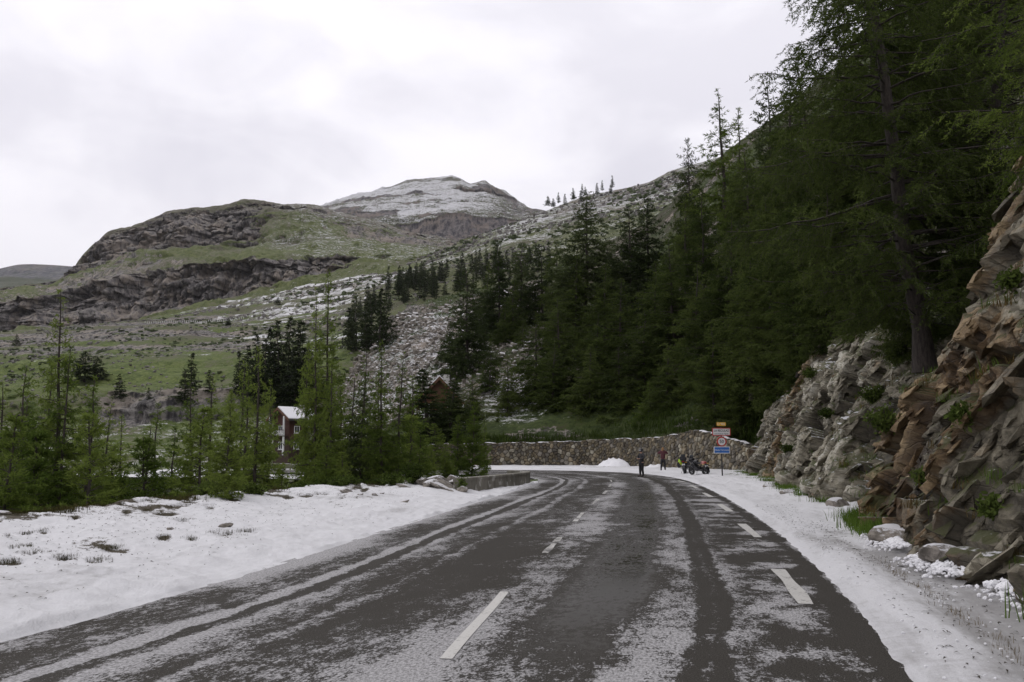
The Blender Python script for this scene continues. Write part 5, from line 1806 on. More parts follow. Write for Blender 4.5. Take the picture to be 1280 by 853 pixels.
LG = 'dark conifers behind the bare-topped larch pair'
for i, (px, top) in enumerate(((300, 440), (309, 432), (322, 418), (334, 425), (341, 412), (352, 402), (362, 398), (371, 402), (380, 420), (390, 430), (436, 385), (447, 372), (456, 380), (466, 368), (476, 362), (484, 372), (442, 402), (460, 400), (345, 440), (365, 436), (330, 452), (318, 460))):
    Y = 235 + (i % 4) * 12 if px < 400 else 330 + (i % 3) * 20
    bs = 500 + 5 * (i % 4) if px < 400 else 436 + 4 * (i % 3)
    Y = depth_of(px, bs, 150, 860, ('valley_hillside', 'right_ridge', 'wooded_slope')) or Y
    put_tree('far%d' % (i % 4), px, top, Y, 'dark conifer in the clump behind the bare-topped larch pair', LG, 'conifer', sx=1.2)
# ------------------------------------------------------------------ road sign at the village limit
m_galv = plain('dark_steel', (0.05, 0.05, 0.05), 0.5, 0.6)
m_white = plain('sign_white', (0.68, 0.68, 0.68), 0.45, var=0.06)
m_red = plain('sign_red', (0.42, 0.03, 0.03), 0.45, var=0.08)
m_yellow = plain('sign_yellow', (0.75, 0.42, 0.02), 0.45, var=0.08)
m_blue = plain('sign_blue', (0.03, 0.14, 0.46), 0.45, var=0.08)
m_black = plain('sign_black', (0.015, 0.015, 0.017), 0.5)


def rounded(w, h, r, n=5):
    out = []
    for cx, cz, a0 in ((w / 2 - r, h / 2 - r, 0), (-w / 2 + r, h / 2 - r, 90), (-w / 2 + r, -h / 2 + r, 180), (w / 2 - r, -h / 2 + r, 270)):
        for i in range(n + 1):
            a_ = math.radians(a0 + 90 * i / n)
            out.append((cx + r * math.cos(a_), cz + r * math.sin(a_)))
    return out


def lettering(text, size, mat, parent, loc, squeeze=1.0):
    cu = bpy.data.curves.new('lettering', 'FONT')
    cu.body = text
    cu.size = size
    cu.align_x = 'CENTER'
    cu.align_y = 'CENTER'
    cu.extrude = 0.002
    cu.offset = size * 0.012
    tmp = bpy.data.objects.new('lettering', cu)
    C.objects.link(tmp)
    me = bpy.data.meshes.new_from_object(tmp.evaluated_get(bpy.context.evaluated_depsgraph_get()))
    bpy.data.objects.remove(tmp)
    me.materials.clear()
    me.materials.append(mat)
    o = obj('lettering', me, parent, loc)
    o.rotation_euler = (math.pi / 2, 0, 0)
    o.scale = (squeeze, 1, 1)
    return o


sp_ = P(903, 598, 53)
sgn = thing('road_sign', 'dark signpost with yellow, white, round red and blue plates beside the rock', 'road sign', (sp_.x, 53, 0.08), math.radians(4))
MB().tube([(0, 0, -0.2), (0, 0, 3.30)], 0.04, 10).build('post', m_galv, sgn, True)
MB().lathe([(0, 0.0), (0.24, 0.0), (0.24, 0.07), (0.06, 0.10), (0, 0.10)], 16).build('foot', m_galv, sgn)


def plate(name, z, w, h, edge, face, rim, label=None):
    p = MB().prism(rounded(w, h, 0.045), -0.075, -0.045).build(name, edge, sgn)
    p.location = (0, 0, z)
    f = MB().prism(rounded(w - 2 * rim, h - 2 * rim, 0.03), -0.079, -0.074).build('face', face, p)
    for zz in (-h * 0.25, h * 0.25):
        MB().box((0, -0.03, zz), (min(w * 0.6, 0.4), 0.05, 0.035)).build('clamp', m_galv, p)
    if label:
        p['label'] = label
    return p


p = plate('route_plate', 3.17, 0.60, 0.25, m_black, m_yellow, 0.018, 'small yellow route number plate')
lettering('D 902', 0.19, m_white, p, (0, -0.081, 0))
p = plate('place_plate', 2.71, 1.12, 0.47, m_red, m_white, 0.05, 'white place name plate with a thin red border')
lettering('LA RECULAZ', 0.185, m_black, p, (0, -0.081, 0.065), 0.86)
lettering('(commune de Tignes)', 0.095, m_black, p, (0, -0.081, -0.115))
d = MB().lathe([(0, -0.072), (0.30, -0.072), (0.30, -0.045), (0, -0.045)], 32, 'Y').build('speed_disc', m_red, sgn)
d.location = (0, 0, 2.13)
d['label'] = 'round white speed limit disc with a red ring'
MB().lathe([(0, -0.077), (0.222, -0.077), (0.222, -0.071), (0, -0.071)], 32, 'Y').build('face', m_white, d)
lettering('50', 0.27, m_black, d, (0, -0.079, 0))
p = plate('direction_plate', 1.63, 0.98, 0.41, m_white, m_blue, 0.04, 'blue plate with a white border')
lettering('Haute-Tarentaise', 0.125, m_white, p, (0, -0.081, 0.0))

# ------------------------------------------------------------------ people
m_skin = plain('skin', (0.42, 0.25, 0.18), 0.55, var=0.05)
m_jack = plain('dark_jacket', (0.022, 0.022, 0.027), 0.75, var=0.25)
m_maroon = plain('maroon_jacket', (0.07, 0.013, 0.02), 0.75, var=0.25)
m_trou = plain('black_trousers', (0.012, 0.012, 0.015), 0.8, var=0.25)
m_boot = plain('black_boots', (0.010, 0.010, 0.010), 0.5)
m_helm = plain('dark_helmet', (0.03, 0.03, 0.034), 0.25)
m_visor = plain('pale_visor', (0.42, 0.44, 0.47), 0.15)
m_hair = plain('fair_hair', (0.30, 0.17, 0.07), 0.7, var=0.3, scale=30)


def skinned(name, verts, edges, radii, mat, parent, sub=2, root=0):
    me = bpy.data.meshes.new(name)
    me.from_pydata([tuple(v) for v in verts], edges, [])
    o = bpy.data.objects.new(name, me)
    C.objects.link(o)
    md = o.modifiers.new('skin', 'SKIN')
    md.use_smooth_shade = True
    for i, r in enumerate(radii):
        sv = me.skin_vertices[0].data[i]
        r2 = r if hasattr(r, '__len__') else (r, r)
        sv.radius = r2
        sv.use_root = (i == root)
    ss_ = o.modifiers.new('sub', 'SUBSURF')
    ss_.levels = sub
    ss_.render_levels = sub
    dg = bpy.context.evaluated_depsgraph_get()
    m2 = bpy.data.meshes.new_from_object(o.evaluated_get(dg))
    m2.materials.clear()
    m2.materials.append(mat)
    bpy.data.objects.remove(o)
    return obj(name, m2, parent)


def person(loc, rz, label, arms, jacket, head_kind, legs):
    """arms: per side (elbow, wrist, hand direction); legs: per side (hip x, knee, ankle); the figure faces -Y"""
    t = thing('person', label, 'person', loc, rz, 'people standing at the bend')
    V = [(0, 0, 0.95), (0, 0.01, 1.12), (0, 0.015, 1.30), (0, 0.02, 1.42), (0, 0.0, 1.50), (0, -0.015, 1.57), (0, -0.02, 1.66), (0, -0.015, 1.73)]
    R = [(.15, .11), (.145, .10), (.17, .11), (.13, .085), (.052, .052), (.07, .085), (.078, .095), (.055, .07)]
    E = [(i, i + 1) for i in range(7)]

    def add(p, r, par):
        V.append(p)
        R.append(r)
        E.append((par, len(V) - 1))
        return len(V) - 1
    for sd, (el, wr, hd) in zip((-1, 1), arms):
        a_ = add((sd * 0.19, 0.02, 1.41), .062, 3)
        e = add(el, .046, a_)
        w = add(wr, .03, e)
        hv = Vector(hd).normalized()
        sv = hv.cross(Vector((0, 0, 1)))
        sv = sv.normalized() if sv.length > 1e-3 else Vector((1, 0, 0))
        palm = Vector(wr) + hv * 0.075
        pm = add(tuple(palm), (.042, .018), w)
        dn = hv.cross(sv).normalized()
        for k, ln in enumerate((0.062, 0.075, 0.07, 0.055)):
            b0 = palm + sv * (k - 1.5) * 0.021 + hv * 0.02
            m1 = add(tuple(b0 + hv * ln * 0.5 + dn * 0.006), .0095, pm)
            add(tuple(b0 + hv * ln * 0.85 + dn * 0.03), .008, m1)
        th = add(tuple(palm - hv * 0.03 - sv * 0.045 + dn * 0.012), .011, pm)
        add(tuple(palm + hv * 0.01 - sv * 0.06 + dn * 0.025), .009, th)
    for sd, (hx, kn, an) in zip((-1, 1), legs):
        h = add((sd * hx, 0.0, 0.90), .095, 0)
        k = add(kn, .062, h)
        a_ = add(an, .042, k)
        add((an[0] + sd * 0.02, an[1] - 0.16, 0.035), (.042, .03), a_)
    b_ = skinned('body', V, E, R, m_skin, t)
    # face: nose, brow and ears grow out of the head
    f = MB()
    f.ellipsoid((0, -0.118, 1.645), (.013, .022, .022), 8, 6)
    for sx in (-1, 1):
        f.ellipsoid((sx * 0.083, -0.01, 1.655), (.012, .022, .032), 8, 6)
    f.build('face_features', m_skin, t, True)
    e = MB()
    for sx in (-1, 1):
        e.ellipsoid((sx * 0.032, -0.102, 1.67), (.013, .010, .008), 8, 6)
    e.build('eyes', m_black, t, True)
    MB().ellipsoid((0, -0.100, 1.600), (.026, .010, .007), 8, 6).build('mouth', m_red, t, True)
    # jacket
    JV = [(0, 0, 0.86), (0, 0.01, 1.0), (0, 0.015, 1.15), (0, 0.02, 1.32), (0, 0.025, 1.43), (0, 0.01, 1.50)]
    JR = [(.19, .145), (.185, .14), (.185, .135), (.20, .135), (.15, .105), (.075, .075)]
    JE = [(i, i + 1) for i in range(5)]
    for sd, (el, wr, hd) in zip((-1, 1), arms):
        n = len(JV)
        JV += [(sd * 0.20, 0.02, 1.415), el, wr]
        JR += [.085, .066, .052]
        JE += [(4, n), (n, n + 1), (n + 1, n + 2)]
    skinned('jacket', JV, JE, JR, jacket, t)
    TV, TR, TE = [(0, 0, 0.96), (0, 0, 0.86)], [(.165, .125), (.17, .13)], [(0, 1)]
    for sd, (hx, kn, an) in zip((-1, 1), legs):
        n = len(TV)
        TV += [(sd * hx, 0, 0.78), kn, (an[0], an[1], 0.16)]
        TR += [.112, .085, .072]
        TE += [(1, n), (n, n + 1), (n + 1, n + 2)]
    skinned('trousers', TV, TE, TR, m_trou, t)
    for sd, (hx, kn, an) in zip((-1, 1), legs):
        skinned('boot', [(an[0], an[1], 0.26), (an[0], an[1], 0.09), (an[0] + sd * 0.02, an[1] - 0.09, 0.055), (an[0] + sd * 0.03, an[1] - 0.2, 0.045)], [(0, 1), (1, 2), (2, 3)], [.062, .062, (.052, .05), (.045, .04)], m_boot, t, 1)
    if head_kind == 'helmet':
        h = MB()
        h.ellipsoid((0, 0.0, 1.685), (.125, .145, .135), 20, 14)
        hm = h.build('helmet', m_helm, t, True)
        vz = MB()
        vz.ellipsoid((0, -0.03, 1.675), (.112, .125, .06), 18, 10)
        vz.build('visor', m_visor, hm, True)
    else:
        h = MB()
        h.ellipsoid((0, 0.012, 1.70), (.092, .108, .092), 16, 12)
        h.ellipsoid((0, 0.06, 1.62), (.075, .06, .085), 12, 8)
        h.build('hair', m_hair, t, True)
    return t


q = P(802, 596, 57)
person((q.x, 57, 0.02), math.radians(-55), 'standing person in dark helmet and black riding clothes on the asphalt edge', [((-0.26, -0.02, 1.17), (-0.10, -0.24, 1.13), (0.5, -0.5, 0.2)), ((0.27, -0.04, 1.16), (0.12, -0.25, 1.12), (-0.5, -0.5, 0.2))],
       m_jack, 'helmet', [(0.10, (-0.11, -0.01, 0.50), (-0.12, 0.0, 0.10)), (0.10, (0.11, -0.02, 0.50), (0.13, 0.02, 0.10))])
q = P(829, 590.5, 68)
person((q.x, 68, 0.16), math.radians(160), 'fair haired person in maroon jacket with elbows raised, by the stone wall', [((-0.36, -0.12, 1.30), (-0.15, -0.22, 1.52), (0.4, 0.3, 0.7)), ((0.42, -0.10, 1.32), (0.16, -0.20, 1.54), (-0.4, 0.3, 0.7))],
       m_maroon, 'hair', [(0.10, (-0.12, -0.01, 0.50), (-0.15, 0.0, 0.10)), (0.10, (0.12, -0.02, 0.50), (0.15, 0.02, 0.10))])

# ------------------------------------------------------------------ motorcycles
m_tyre = plain('tyre_rubber', (0.012, 0.012, 0.012), 0.8)
m_rim = plain('wheel_alloy', (0.12, 0.12, 0.125), 0.35, 0.8)
m_eng = plain('engine_metal', (0.07, 0.07, 0.075), 0.45, 0.7)
m_bikeblk = plain('black_fairing', (0.014, 0.014, 0.016), 0.25)
m_pink = plain('faded_red_fairing', (0.40, 0.16, 0.15), 0.35)
m_hivis = plain('high_visibility_cloth', (0.45, 0.75, 0.03), 0.7, var=0.2)
m_tail = plain('tail_lens', (0.30, 0.01, 0.01), 0.2)
m_glass = plain('smoked_screen', (0.10, 0.11, 0.12), 0.1)


def wheel(y, r, w, parent, disc):
    hub = thing('wheel', None, None, (0, y, r))
    hub.parent = parent
    prof = [(r - 0.10, -w * .35), (r - 0.05, -w * .5), (r - 0.012, -w * .38), (r, 0), (r - 0.012, w * .38), (r - 0.05, w * .5), (r - 0.10, w * .35), (r - 0.10, -w * .35)]
    MB().lathe(prof, 32, 'X').build('tyre', m_tyre, hub, True)
    rm = MB()
    rm.lathe([(r - 0.10, -w * .3), (r - 0.12, -w * .3), (r - 0.12, w * .3), (r - 0.10, w * .3), (r - 0.10, -w * .3)], 32, 'X')
    for k in range(5):
        a_ = 2 * math.pi * k / 5
        rm.tube([(0, 0, 0), (0, (r - 0.11) * math.cos(a_), (r - 0.11) * math.sin(a_))], 0.018, 6)
    rm.tube([(-0.07, 0, 0), (0.07, 0, 0)], 0.045, 12)
    rm.build('rim', m_rim, hub)
    MB().lathe([(0.06, disc), (0.14, disc), (0.14, disc + 0.006), (0.06, disc + 0.006), (0.06, disc)], 24, 'X').build('brake_disc', m_eng, hub)
    return hub


def motorcycle(loc, rz, lean, label, body, luggage, tailc):
    """rides towards +Y, stands on its side stand"""
    t = thing('motorcycle', label, 'motorcycle', loc, rz, 'motorcycles parked by the stone wall')
    t.rotation_euler = (0, lean, rz)
    wheel(0.74, 0.30, 0.12, t, 0.055)
    wheel(-0.72, 0.31, 0.18, t, 0.07)
    fr_ = MB()
    for sx in (-1, 1):
        fr_.tube([(sx * .06, .45, .95), (sx * .15, .15, .62), (sx * .14, -.18, .38), (sx * .10, -.30, .50)], .022, 8)
        fr_.tube([(sx * .10, -.20, .74), (sx * .13, -.62, .86)], .016, 6)
        fr_.tube([(sx * .11, -.25, .40), (sx * .12, -.72, .31)], .026, 8)
    fr_.build('frame', m_eng, t, True)
    fk = MB()
    for sx in (-1, 1):
        fk.tube([(sx * .095, .74, .30), (sx * .095, .50, .90), (sx * .09, .45, 1.02)], [.028, .024, .022], 10)
    fk.build('fork', m_rim, t, True)
    en = MB()
    en.box((0, .12, .42), (.30, .40, .26)).box((0, .22, .60), (.26, .22, .18), Matrix.Rotation(.3, 3, 'X')).box((0, -.10, .45), (.34, .18, .20))
    en.build('engine', m_eng, t, bevel=.03)
    MB().ellipsoid((0, .18, .86), (.16, .27, .14), 16, 10).build('fuel_tank', body, t, True)
    st = MB()
    st.prism([(-.15, .74), (.15, .74), (.16, .80), (.10, .83), (-.10, .83), (-.16, .80)], -.50, -.02)
    st.build('seat', m_trou, t, bevel=.02)
    tl = MB()
    tl.prism([(-.12, .74), (.12, .74), (.13, .82), (.07, .90), (-.07, .90), (-.13, .82)], -.86, -.48)
    tl.build('tail_fairing', tailc, t, bevel=.03)
    ff = MB()
    ff.ellipsoid((0, .56, .96), (.20, .20, .20), 16, 10)
    ff.ellipsoid((0, .40, .66), (.21, .20, .24), 16, 10)
    ff.build('front_fairing', body, t, True)
    sc_ = MB()
    sc_.add([(-.16, .62, 1.06), (.16, .62, 1.06), (.13, .50, 1.30), (-.13, .50, 1.30), (-.16, .605, 1.06), (.16, .605, 1.06), (.13, .485, 1.30), (-.13, .485, 1.30)],
            [(0, 1, 2, 3), (7, 6, 5, 4), (0, 4, 5, 1), (1, 5, 6, 2), (2, 6, 7, 3), (3, 7, 4, 0)])
    sc_.build('windscreen', m_glass, t)
    hb = MB()
    hb.tube([(-.40, .28, 1.02), (-.20, .40, 1.06), (.20, .40, 1.06), (.40, .28, 1.02)], .013, 8)
    hbo = hb.build('handlebar', m_eng, t, True)
    for sx in (-1, 1):
        MB().tube([(sx * .41, .275, 1.02), (sx * .29, .345, 1.04)], .019, 8).build('grip', m_tyre, hbo, True)
        mr = MB()
        mr.tube([(sx * .24, .40, 1.06), (sx * .36, .42, 1.22)], .008, 6)
        mr.ellipsoid((sx * .39, .41, 1.25), (.075, .022, .045), 12, 8)
        mr.build('mirror', m_bikeblk, t, True)
    MB().ellipsoid((0, .745, .93), (.11, .03, .07), 14, 8).build('headlight', m_visor, t, True)
    ex = MB()
    ex.tube([(.12, .25, .30), (.17, -.15, .26), (.20, -.45, .34), (.22, -.85, .46)], [.025, .028, .055, .058], 12)
    ex.build('exhaust', m_rim, t, True)
    mg = MB()
    for y0, r_, a0, a1, w in ((.74, .335, 40, 150, .075), (-.72, .35, 60, 200, .085)):
        vs_, n = [], 10
        for i in range(n + 1):
            a_ = math.radians(a0 + (a1 - a0) * i / n)
            for sx in (-1, 1):
                for rr_ in (r_, r_ + .012):
                    vs_.append((sx * w, y0 + rr_ * math.cos(a_), .30 + rr_ * math.sin(a_)))
        fs_ = []
        for i in range(n):
            b0 = i * 4
            for q0, q1 in ((0, 1), (1, 3), (3, 2), (2, 0)):
                fs_.append((b0 + q0, b0 + q1, b0 + 4 + q1, b0 + 4 + q0))
        mg.add(vs_, fs_)
    mg.build('mudguard', m_bikeblk, t)
    MB().ellipsoid((0, -.865, .82), (.10, .025, .035), 12, 8).build('tail_light', m_tail, t, True)
    pl_ = MB().box((0, -.93, .60), (.21, .012, .13), Matrix.Rotation(-.35, 3, 'X')).build('number_plate', m_white, t)
    MB().box((0, -.90, .68), (.06, .12, .10), Matrix.Rotation(-.5, 3, 'X')).build('plate_holder', m_bikeblk, t)
    MB().tube([(-.12, -.05, .32), (-.30, -.12, .02)], .013, 6).build('side_stand', m_eng, t)
    for sx in (-1, 1):
        MB().tube([(sx * .15, -.25, .36), (sx * .28, -.25, .36)], .016, 6).build('foot_peg', m_eng, t)
        ind = MB().tube([(sx * .10, -.82, .74), (sx * .20, -.84, .74)], .012, 6)
        ind.ellipsoid((sx * .22, -.84, .74), (.03, .02, .025), 8, 6)
        ind.build('indicator', m_yellow, t, True)
    if luggage:
        for sx in (-1, 1):
            MB().box((sx * .32, -.55, .62), (.20, .46, .38)).build('pannier', m_bikeblk, t, bevel=.04)
        MB().box((0, -.74, 1.03), (.42, .34, .26)).build('top_case', m_bikeblk, t, bevel=.05)
    return t


q = P(857, 593.5, 61)
motorcycle((q.x, 61, 0.14), math.radians(-14), math.radians(-8), 'black motorcycle with panniers and a top case, parked nearest the wall', m_bikeblk, True, m_bikeblk)
bagp = (q.x - 0.40, 60.45, 0.78)
bg_ = MB()
bg_.ellipsoid((0, 0, .17), (.19, .15, .24), 14, 10)
o = thing('high_visibility_vest', 'bright yellow-green vest bundled on the side of the black motorcycle', 'vest', bagp)
bg_.build('bundle', m_hivis, o, True)
MB().box((0, -.147, .17), (.28, .012, .035)).build('reflective_stripe', m_visor, o)
q = P(874, 596.5, 57)
motorcycle((q.x, 57, 0.12), math.radians(24), math.radians(-9), 'dark motorcycle with a faded red tail, parked beside the panniered one', m_bikeblk, False, m_pink)

# ------------------------------------------------------------------ chalets
m_wood = plain('dark_larch_boards', (0.045, 0.026, 0.017), 0.8, var=0.35, scale=3)
m_redwood = plain('red_brown_boards', (0.055, 0.020, 0.015), 0.8, var=0.25, scale=3)
m_orange = plain('orange_brown_boards', (0.105, 0.048, 0.025), 0.8, var=0.3, scale=3)
m_render = plain('pale_render', (0.42, 0.41, 0.38), 0.85, var=0.12, scale=2)
m_wglass = plain('window_glass', (0.03, 0.035, 0.04), 0.1)
m_rsnow = plain('roof_snow', (0.72, 0.72, 0.74), 0.8, var=0.08)
m_slate = plain('roof_slate', (0.07, 0.065, 0.062), 0.7, var=0.3, scale=6)


def window(parent, x, z, w, h, y, frame=None):
    f = MB()
    f.box((0, 0, h / 2 - .05), (w, .10, .10)).box((0, 0, -h / 2 + .05), (w, .10, .10)).box((-w / 2 + .05, 0, 0), (.10, .10, h - .2)).box((w / 2 - .05, 0, 0), (.10, .10, h - .2)).box((0, 0, 0), (.06, .08, h - .2))
    o = f.build('window', frame or m_white, parent)
    o.location = (x, y, z)
    MB().box((0, .03, 0), (w - .18, .02, h - .18)).build('pane', m_wglass, o)
    MB().box((0, -.07, -h / 2 - .06), (w + .2, .16, .07)).build('sill', m_white, o)
    return o


def gable_roof(parent, w, d, ez, rz_, over, snow=True):
    """ridge along Y (depth)"""
    th = .28
    sl = (rz_ - ez) / (w / 2)
    xo = w / 2 + over
    zo = ez - sl * over
    rf = MB()
    rf.prism([(-xo, zo), (0, rz_), (xo, zo), (xo, zo + th), (0, rz_ + th), (-xo, zo + th)], -d / 2 - over, d / 2 + over)
    r = rf.build('roof', m_slate, parent)
    if snow:
        sn_ = MB()
        sn_.prism([(-xo + .1, zo + th + .004), (0, rz_ + th + .004), (xo - .1, zo + th + .004), (xo - .15, zo + th + .2), (0, rz_ + th + .22), (-xo + .15, zo + th + .2)], -d / 2 - over + .1, d / 2 + over - .1)
        sn_.build('snow', m_rsnow, r)
    for sx in (-1, 1):
        b_ = MB()
        b_.prism([(sx * (xo + .02), zo - .12), (0, rz_ - .12), (0, rz_ + th + .04), (sx * (xo + .02), zo + th + .04)], -d / 2 - over - .09, -d / 2 - over - .02)
        b_.build('bargeboard', m_orange, r)
    return r


def chalet(loc, rz, w, d, ez, rz_, label, walls, storeys, base_mat, over=1.0):
    t = thing('chalet', label, 'house', loc, rz)
    b_ = MB().prism([(-w / 2, -1.5), (w / 2, -1.5), (w / 2, 2.6), (-w / 2, 2.6)], -d / 2, d / 2)
    b_.build('ground_floor', base_mat, t)
    u = MB().prism([(-w / 2 - .06, 2.604), (w / 2 + .06, 2.604), (w / 2 + .06, ez), (0, rz_ - .02), (-w / 2 - .06, ez)], -d / 2 - .06, d / 2 + .06)
    u.build('wall', walls, t)
    gable_roof(t, w, d, ez, rz_, over)
    for sx in (-1, 1):
        MB().box((sx * (w / 2 - .2), -d / 2 - 1.0, ez / 2), (.24, .24, ez + .3)).build('post', m_white, t)
    for s in range(storeys):
        z = 1.45 + s * 2.7
        for x in ((-w * .28, w * .26) if w > 5 else (0,)):
            window(t, x, z, 1.2, 1.3, -d / 2 - (.11 if s else .05))
        if s:
            bl = MB().box((0, -d / 2 - .66, z - 1.12), (w - .1, 1.2, .14)).build('balcony', m_wood, t)
            rl = MB().box((0, -d / 2 - 1.2, z - .12), (w, .10, .10))
            rl.build('rail', m_wood, bl)
            for k in range(int(w / .35)):
                MB().box((-w / 2 + .2 + k * .35, -d / 2 - 1.2, z - .61), (.13, .06, .86)).build('baluster', m_white, bl)
    # long side towards the road
    for s in range(storeys):
        for y in (-d * .2, d * .25):
            o = window(t, 0, 1.45 + s * 2.7, 1.1, 1.2, 0)
            o.location = (w / 2 + (.11 if s else .05), y, 1.45 + s * 2.7)
            o.rotation_euler = (0, 0, math.pi / 2)
    MB().box((w * .2, d * .2, rz_ + .2), (.7, .7, 1.6)).build('chimney', m_render, t)
    return t


q = P(366, 562, 152)
chalet((q.x, 152, 1.2), math.radians(-38), 4.2, 5.0, 6.2, 7.6, 'tall narrow chalet with snowy roof, red boards and white balusters among the larches', m_redwood, 2, m_wood, 0.9)
q = P(546, 560, 112)
chalet((q.x, 112, 2.6), math.radians(8), 6.2, 7, 4.6, 7.9, 'brown roofed chalet half hidden behind the regular spruce', m_orange, 2, m_render, 0.8)

# ------------------------------------------------------------------ line of posts along the high track
m_post = plain('pale_posts', (0.40, 0.40, 0.38), 0.7)
fl_ = thing('guard_fence', 'dotted line of pale guard posts along the track high on the meadow', 'fence', (0, 0, 0))
pm = MB().box((0, 0, .5), (.55, .3, 1.3)).mesh('post', m_post)
rail_pts = []
for k in range(46):
    px = 178 + k * 2.75
    Y = 612
    x = a_of(px) * Y
    z = ground_z(x, Y, ('valley_hillside',))
    o = obj('post', pm, fl_)
    o.location = (x, Y - 2, z + 0.7)
    rail_pts.append((x, Y - 1.8, z + 1.6))
rm_ = MB()
rm_.tube(rail_pts, .05, 5)
rm_.build('rail', m_galv, fl_)
# ------------------------------------------------------------------ boulders, stones, shrubs and tufts
import bmesh


def boulder_mesh(seed, flat=0.7, cuts=16, sub=3):
    g = random.Random(seed)
    bm = bmesh.new()
    bmesh.ops.create_icosphere(bm, subdivisions=sub, radius=1.0)
    planes = []
    for _ in range(cuts):
        n = Vector((g.gauss(0, 1), g.gauss(0, 1), g.gauss(0, 1))).normalized()
        planes.append((n, g.uniform(0.55, 0.85)))
    for v in bm.verts:
        for n, dd in planes:
            k = v.co.dot(n) - dd
            if k > 0:
                v.co -= n * k * 0.95
    co = np.array([v.co[:] for v in bm.verts])
    nn = fbm(co * 2.3 + seed, 4, seed=seed) * 0.08
    for v, k in zip(bm.verts, nn):
        v.co *= 1 + k
        v.co.z *= flat
    me = bpy.data.meshes.new('boulder')
    bm.to_mesh(me)
    bm.free()
    return me


m_boul, nt, b = material('snow_dusted_boulder')
co = nd(nt, 'ShaderNodeTexCoord').outputs['Object']
oi = nd(nt, 'ShaderNodeObjectInfo').outputs['Random']
n1 = noise_(nt, co, 1.6, 6, 0.65, 0.5)
n2 = noise_(nt, co, 9, 6, 0.7)
ge = nd(nt, 'ShaderNodeNewGeometry')
sn = nd(nt, 'ShaderNodeSeparateXYZ')
nt.links.new(ge.outputs['Normal'], sn.inputs[0])
c = mix_(nt, step_(nt, n1, 0.35, 0.65), (0.085, 0.074, 0.062), (0.30, 0.27, 0.235))
c = mix_(nt, M_(nt, 'MULTIPLY', step_(nt, n2, 0.5, 0.7), 0.6), c, (0.04, 0.034, 0.028))
c = mix_(nt, M_(nt, 'MULTIPLY', oi, 0.25), c, (0.16, 0.14, 0.10))
smk = M_(nt, 'ADD', sn.outputs[2], M_(nt, 'MULTIPLY', M_(nt, 'SUBTRACT', n2, 0.5), 0.9))
c = mix_(nt, M_(nt, 'MULTIPLY', step_(nt, smk, 0.72, 0.9), 0.85), c, (0.66, 0.66, 0.68))
put(nt, b.inputs['Base Color'], c)
b.inputs['Roughness'].default_value = 0.75
bump_(nt, b, M_(nt, 'ADD', n2, n1), 0.6, 0.04)
BM = []
for k in range(6):
    me = boulder_mesh(300 + k, 0.62 + 0.05 * (k % 3))
    me.materials.append(m_boul)
    BM.append(me)


def boulder(px, py, Y, sx, sy, sz, label, group=None, rot=None, name='boulder', k=0, mat=None):
    q = P(px, py, Y)
    z = ground_z(q.x, Y, ('snow_verge',))
    z = q.z if z < -50 else max(z, q.z - 0.25)
    o = obj(name, BM[k % 6])
    o.location = (q.x, Y, z + sz * 0.18)
    o.scale = (sx, sy, sz)
    o.rotation_euler = rot or (rt.uniform(-.3, .3), rt.uniform(-.3, .3), rt.uniform(0, 6))
    return tag(o, label, 'rock', group)


HEAP = 'rocks heaped at the near end of the parapet'
boulder(527, 596, 35.0, 1.0, 0.55, 0.30, 'long pale slab sloping down at the top of the rock heap', HEAP, (0.1, 0.42, 0.2), k=1)
boulder(548, 600, 34.4, 0.85, 0.6, 0.55, 'largest dark rock in the middle of the heap', HEAP, (0.2, 0.3, 0.6), k=0)
boulder(561, 604, 34.0, 0.95, 0.30, 0.26, 'narrow slab leaning down towards the road in the rock heap', HEAP, (0.1, 0.62, -0.15), k=2)
boulder(571, 600, 34.8, 0.45, 0.40, 0.48, 'rounded pale rock right against the end of the parapet', HEAP, k=3)
boulder(566, 597, 35.6, 0.5, 0.4, 0.45, 'rounded rock behind the pale one at the end of the parapet', HEAP, k=4)
boulder(539, 608, 33.2, 0.50, 0.35, 0.30, 'dark rock at the foot of the heap on the roadside', HEAP, k=5)
boulder(553, 610, 32.8, 0.62, 0.28, 0.22, 'low slab at the foot of the heap, half under snow', HEAP, (0.05, 0.5, 0.1), k=1)
boulder(578, 611, 33.2, 0.30, 0.25, 0.28, 'small dark rock touching the foot of the parapet', HEAP, k=0)
boulder(512, 598, 36.0, 0.45, 0.35, 0.30, 'rock at the bushy end of the heap', HEAP, k=3)
boulder(531, 603, 34.2, 0.35, 0.3, 0.32, 'mid-sized rock under the long pale slab', HEAP, k=4)
boulder(505, 612, 32.6, 0.42, 0.22, 0.16, 'flat rock lying below the shrub beside the heap', HEAP, k=2)
STN = 'stones lying on the snowy bank'
boulder(432, 622, 27.4, 0.26, 0.2, 0.17, 'square grey-green stone alone on the snow, biggest of the loose stones', STN, name='stone', k=0)
boulder(503, 626, 26.5, 0.32, 0.2, 0.12, 'tan flat stone on the snow near the road', STN, name='stone', k=1)
boulder(468, 623, 27.2, 0.14, 0.1, 0.10, 'small dark stone between the square and the tan one', STN, name='stone', k=2)
boulder(450, 626, 26.6, 0.12, 0.1, 0.08, 'little dark stone next to the square grey-green one', STN, name='stone', k=3)
boulder(478, 620, 28.0, 0.10, 0.09, 0.09, 'little dark stone below the shrub', STN, name='stone', k=4)
boulder(282, 671, 16.8, 0.16, 0.12, 0.09, 'grey stone on bare soil in the middle of the bank', STN, name='stone', k=5)
boulder(6, 645, 17.2, 0.17, 0.12, 0.10, 'grey stone at the left edge of the bank', STN, name='stone', k=1)
boulder(212, 672, 16.6, 0.10, 0.09, 0.07, 'small stone beside a dark tuft in the middle of the bank', STN, name='stone', k=2)
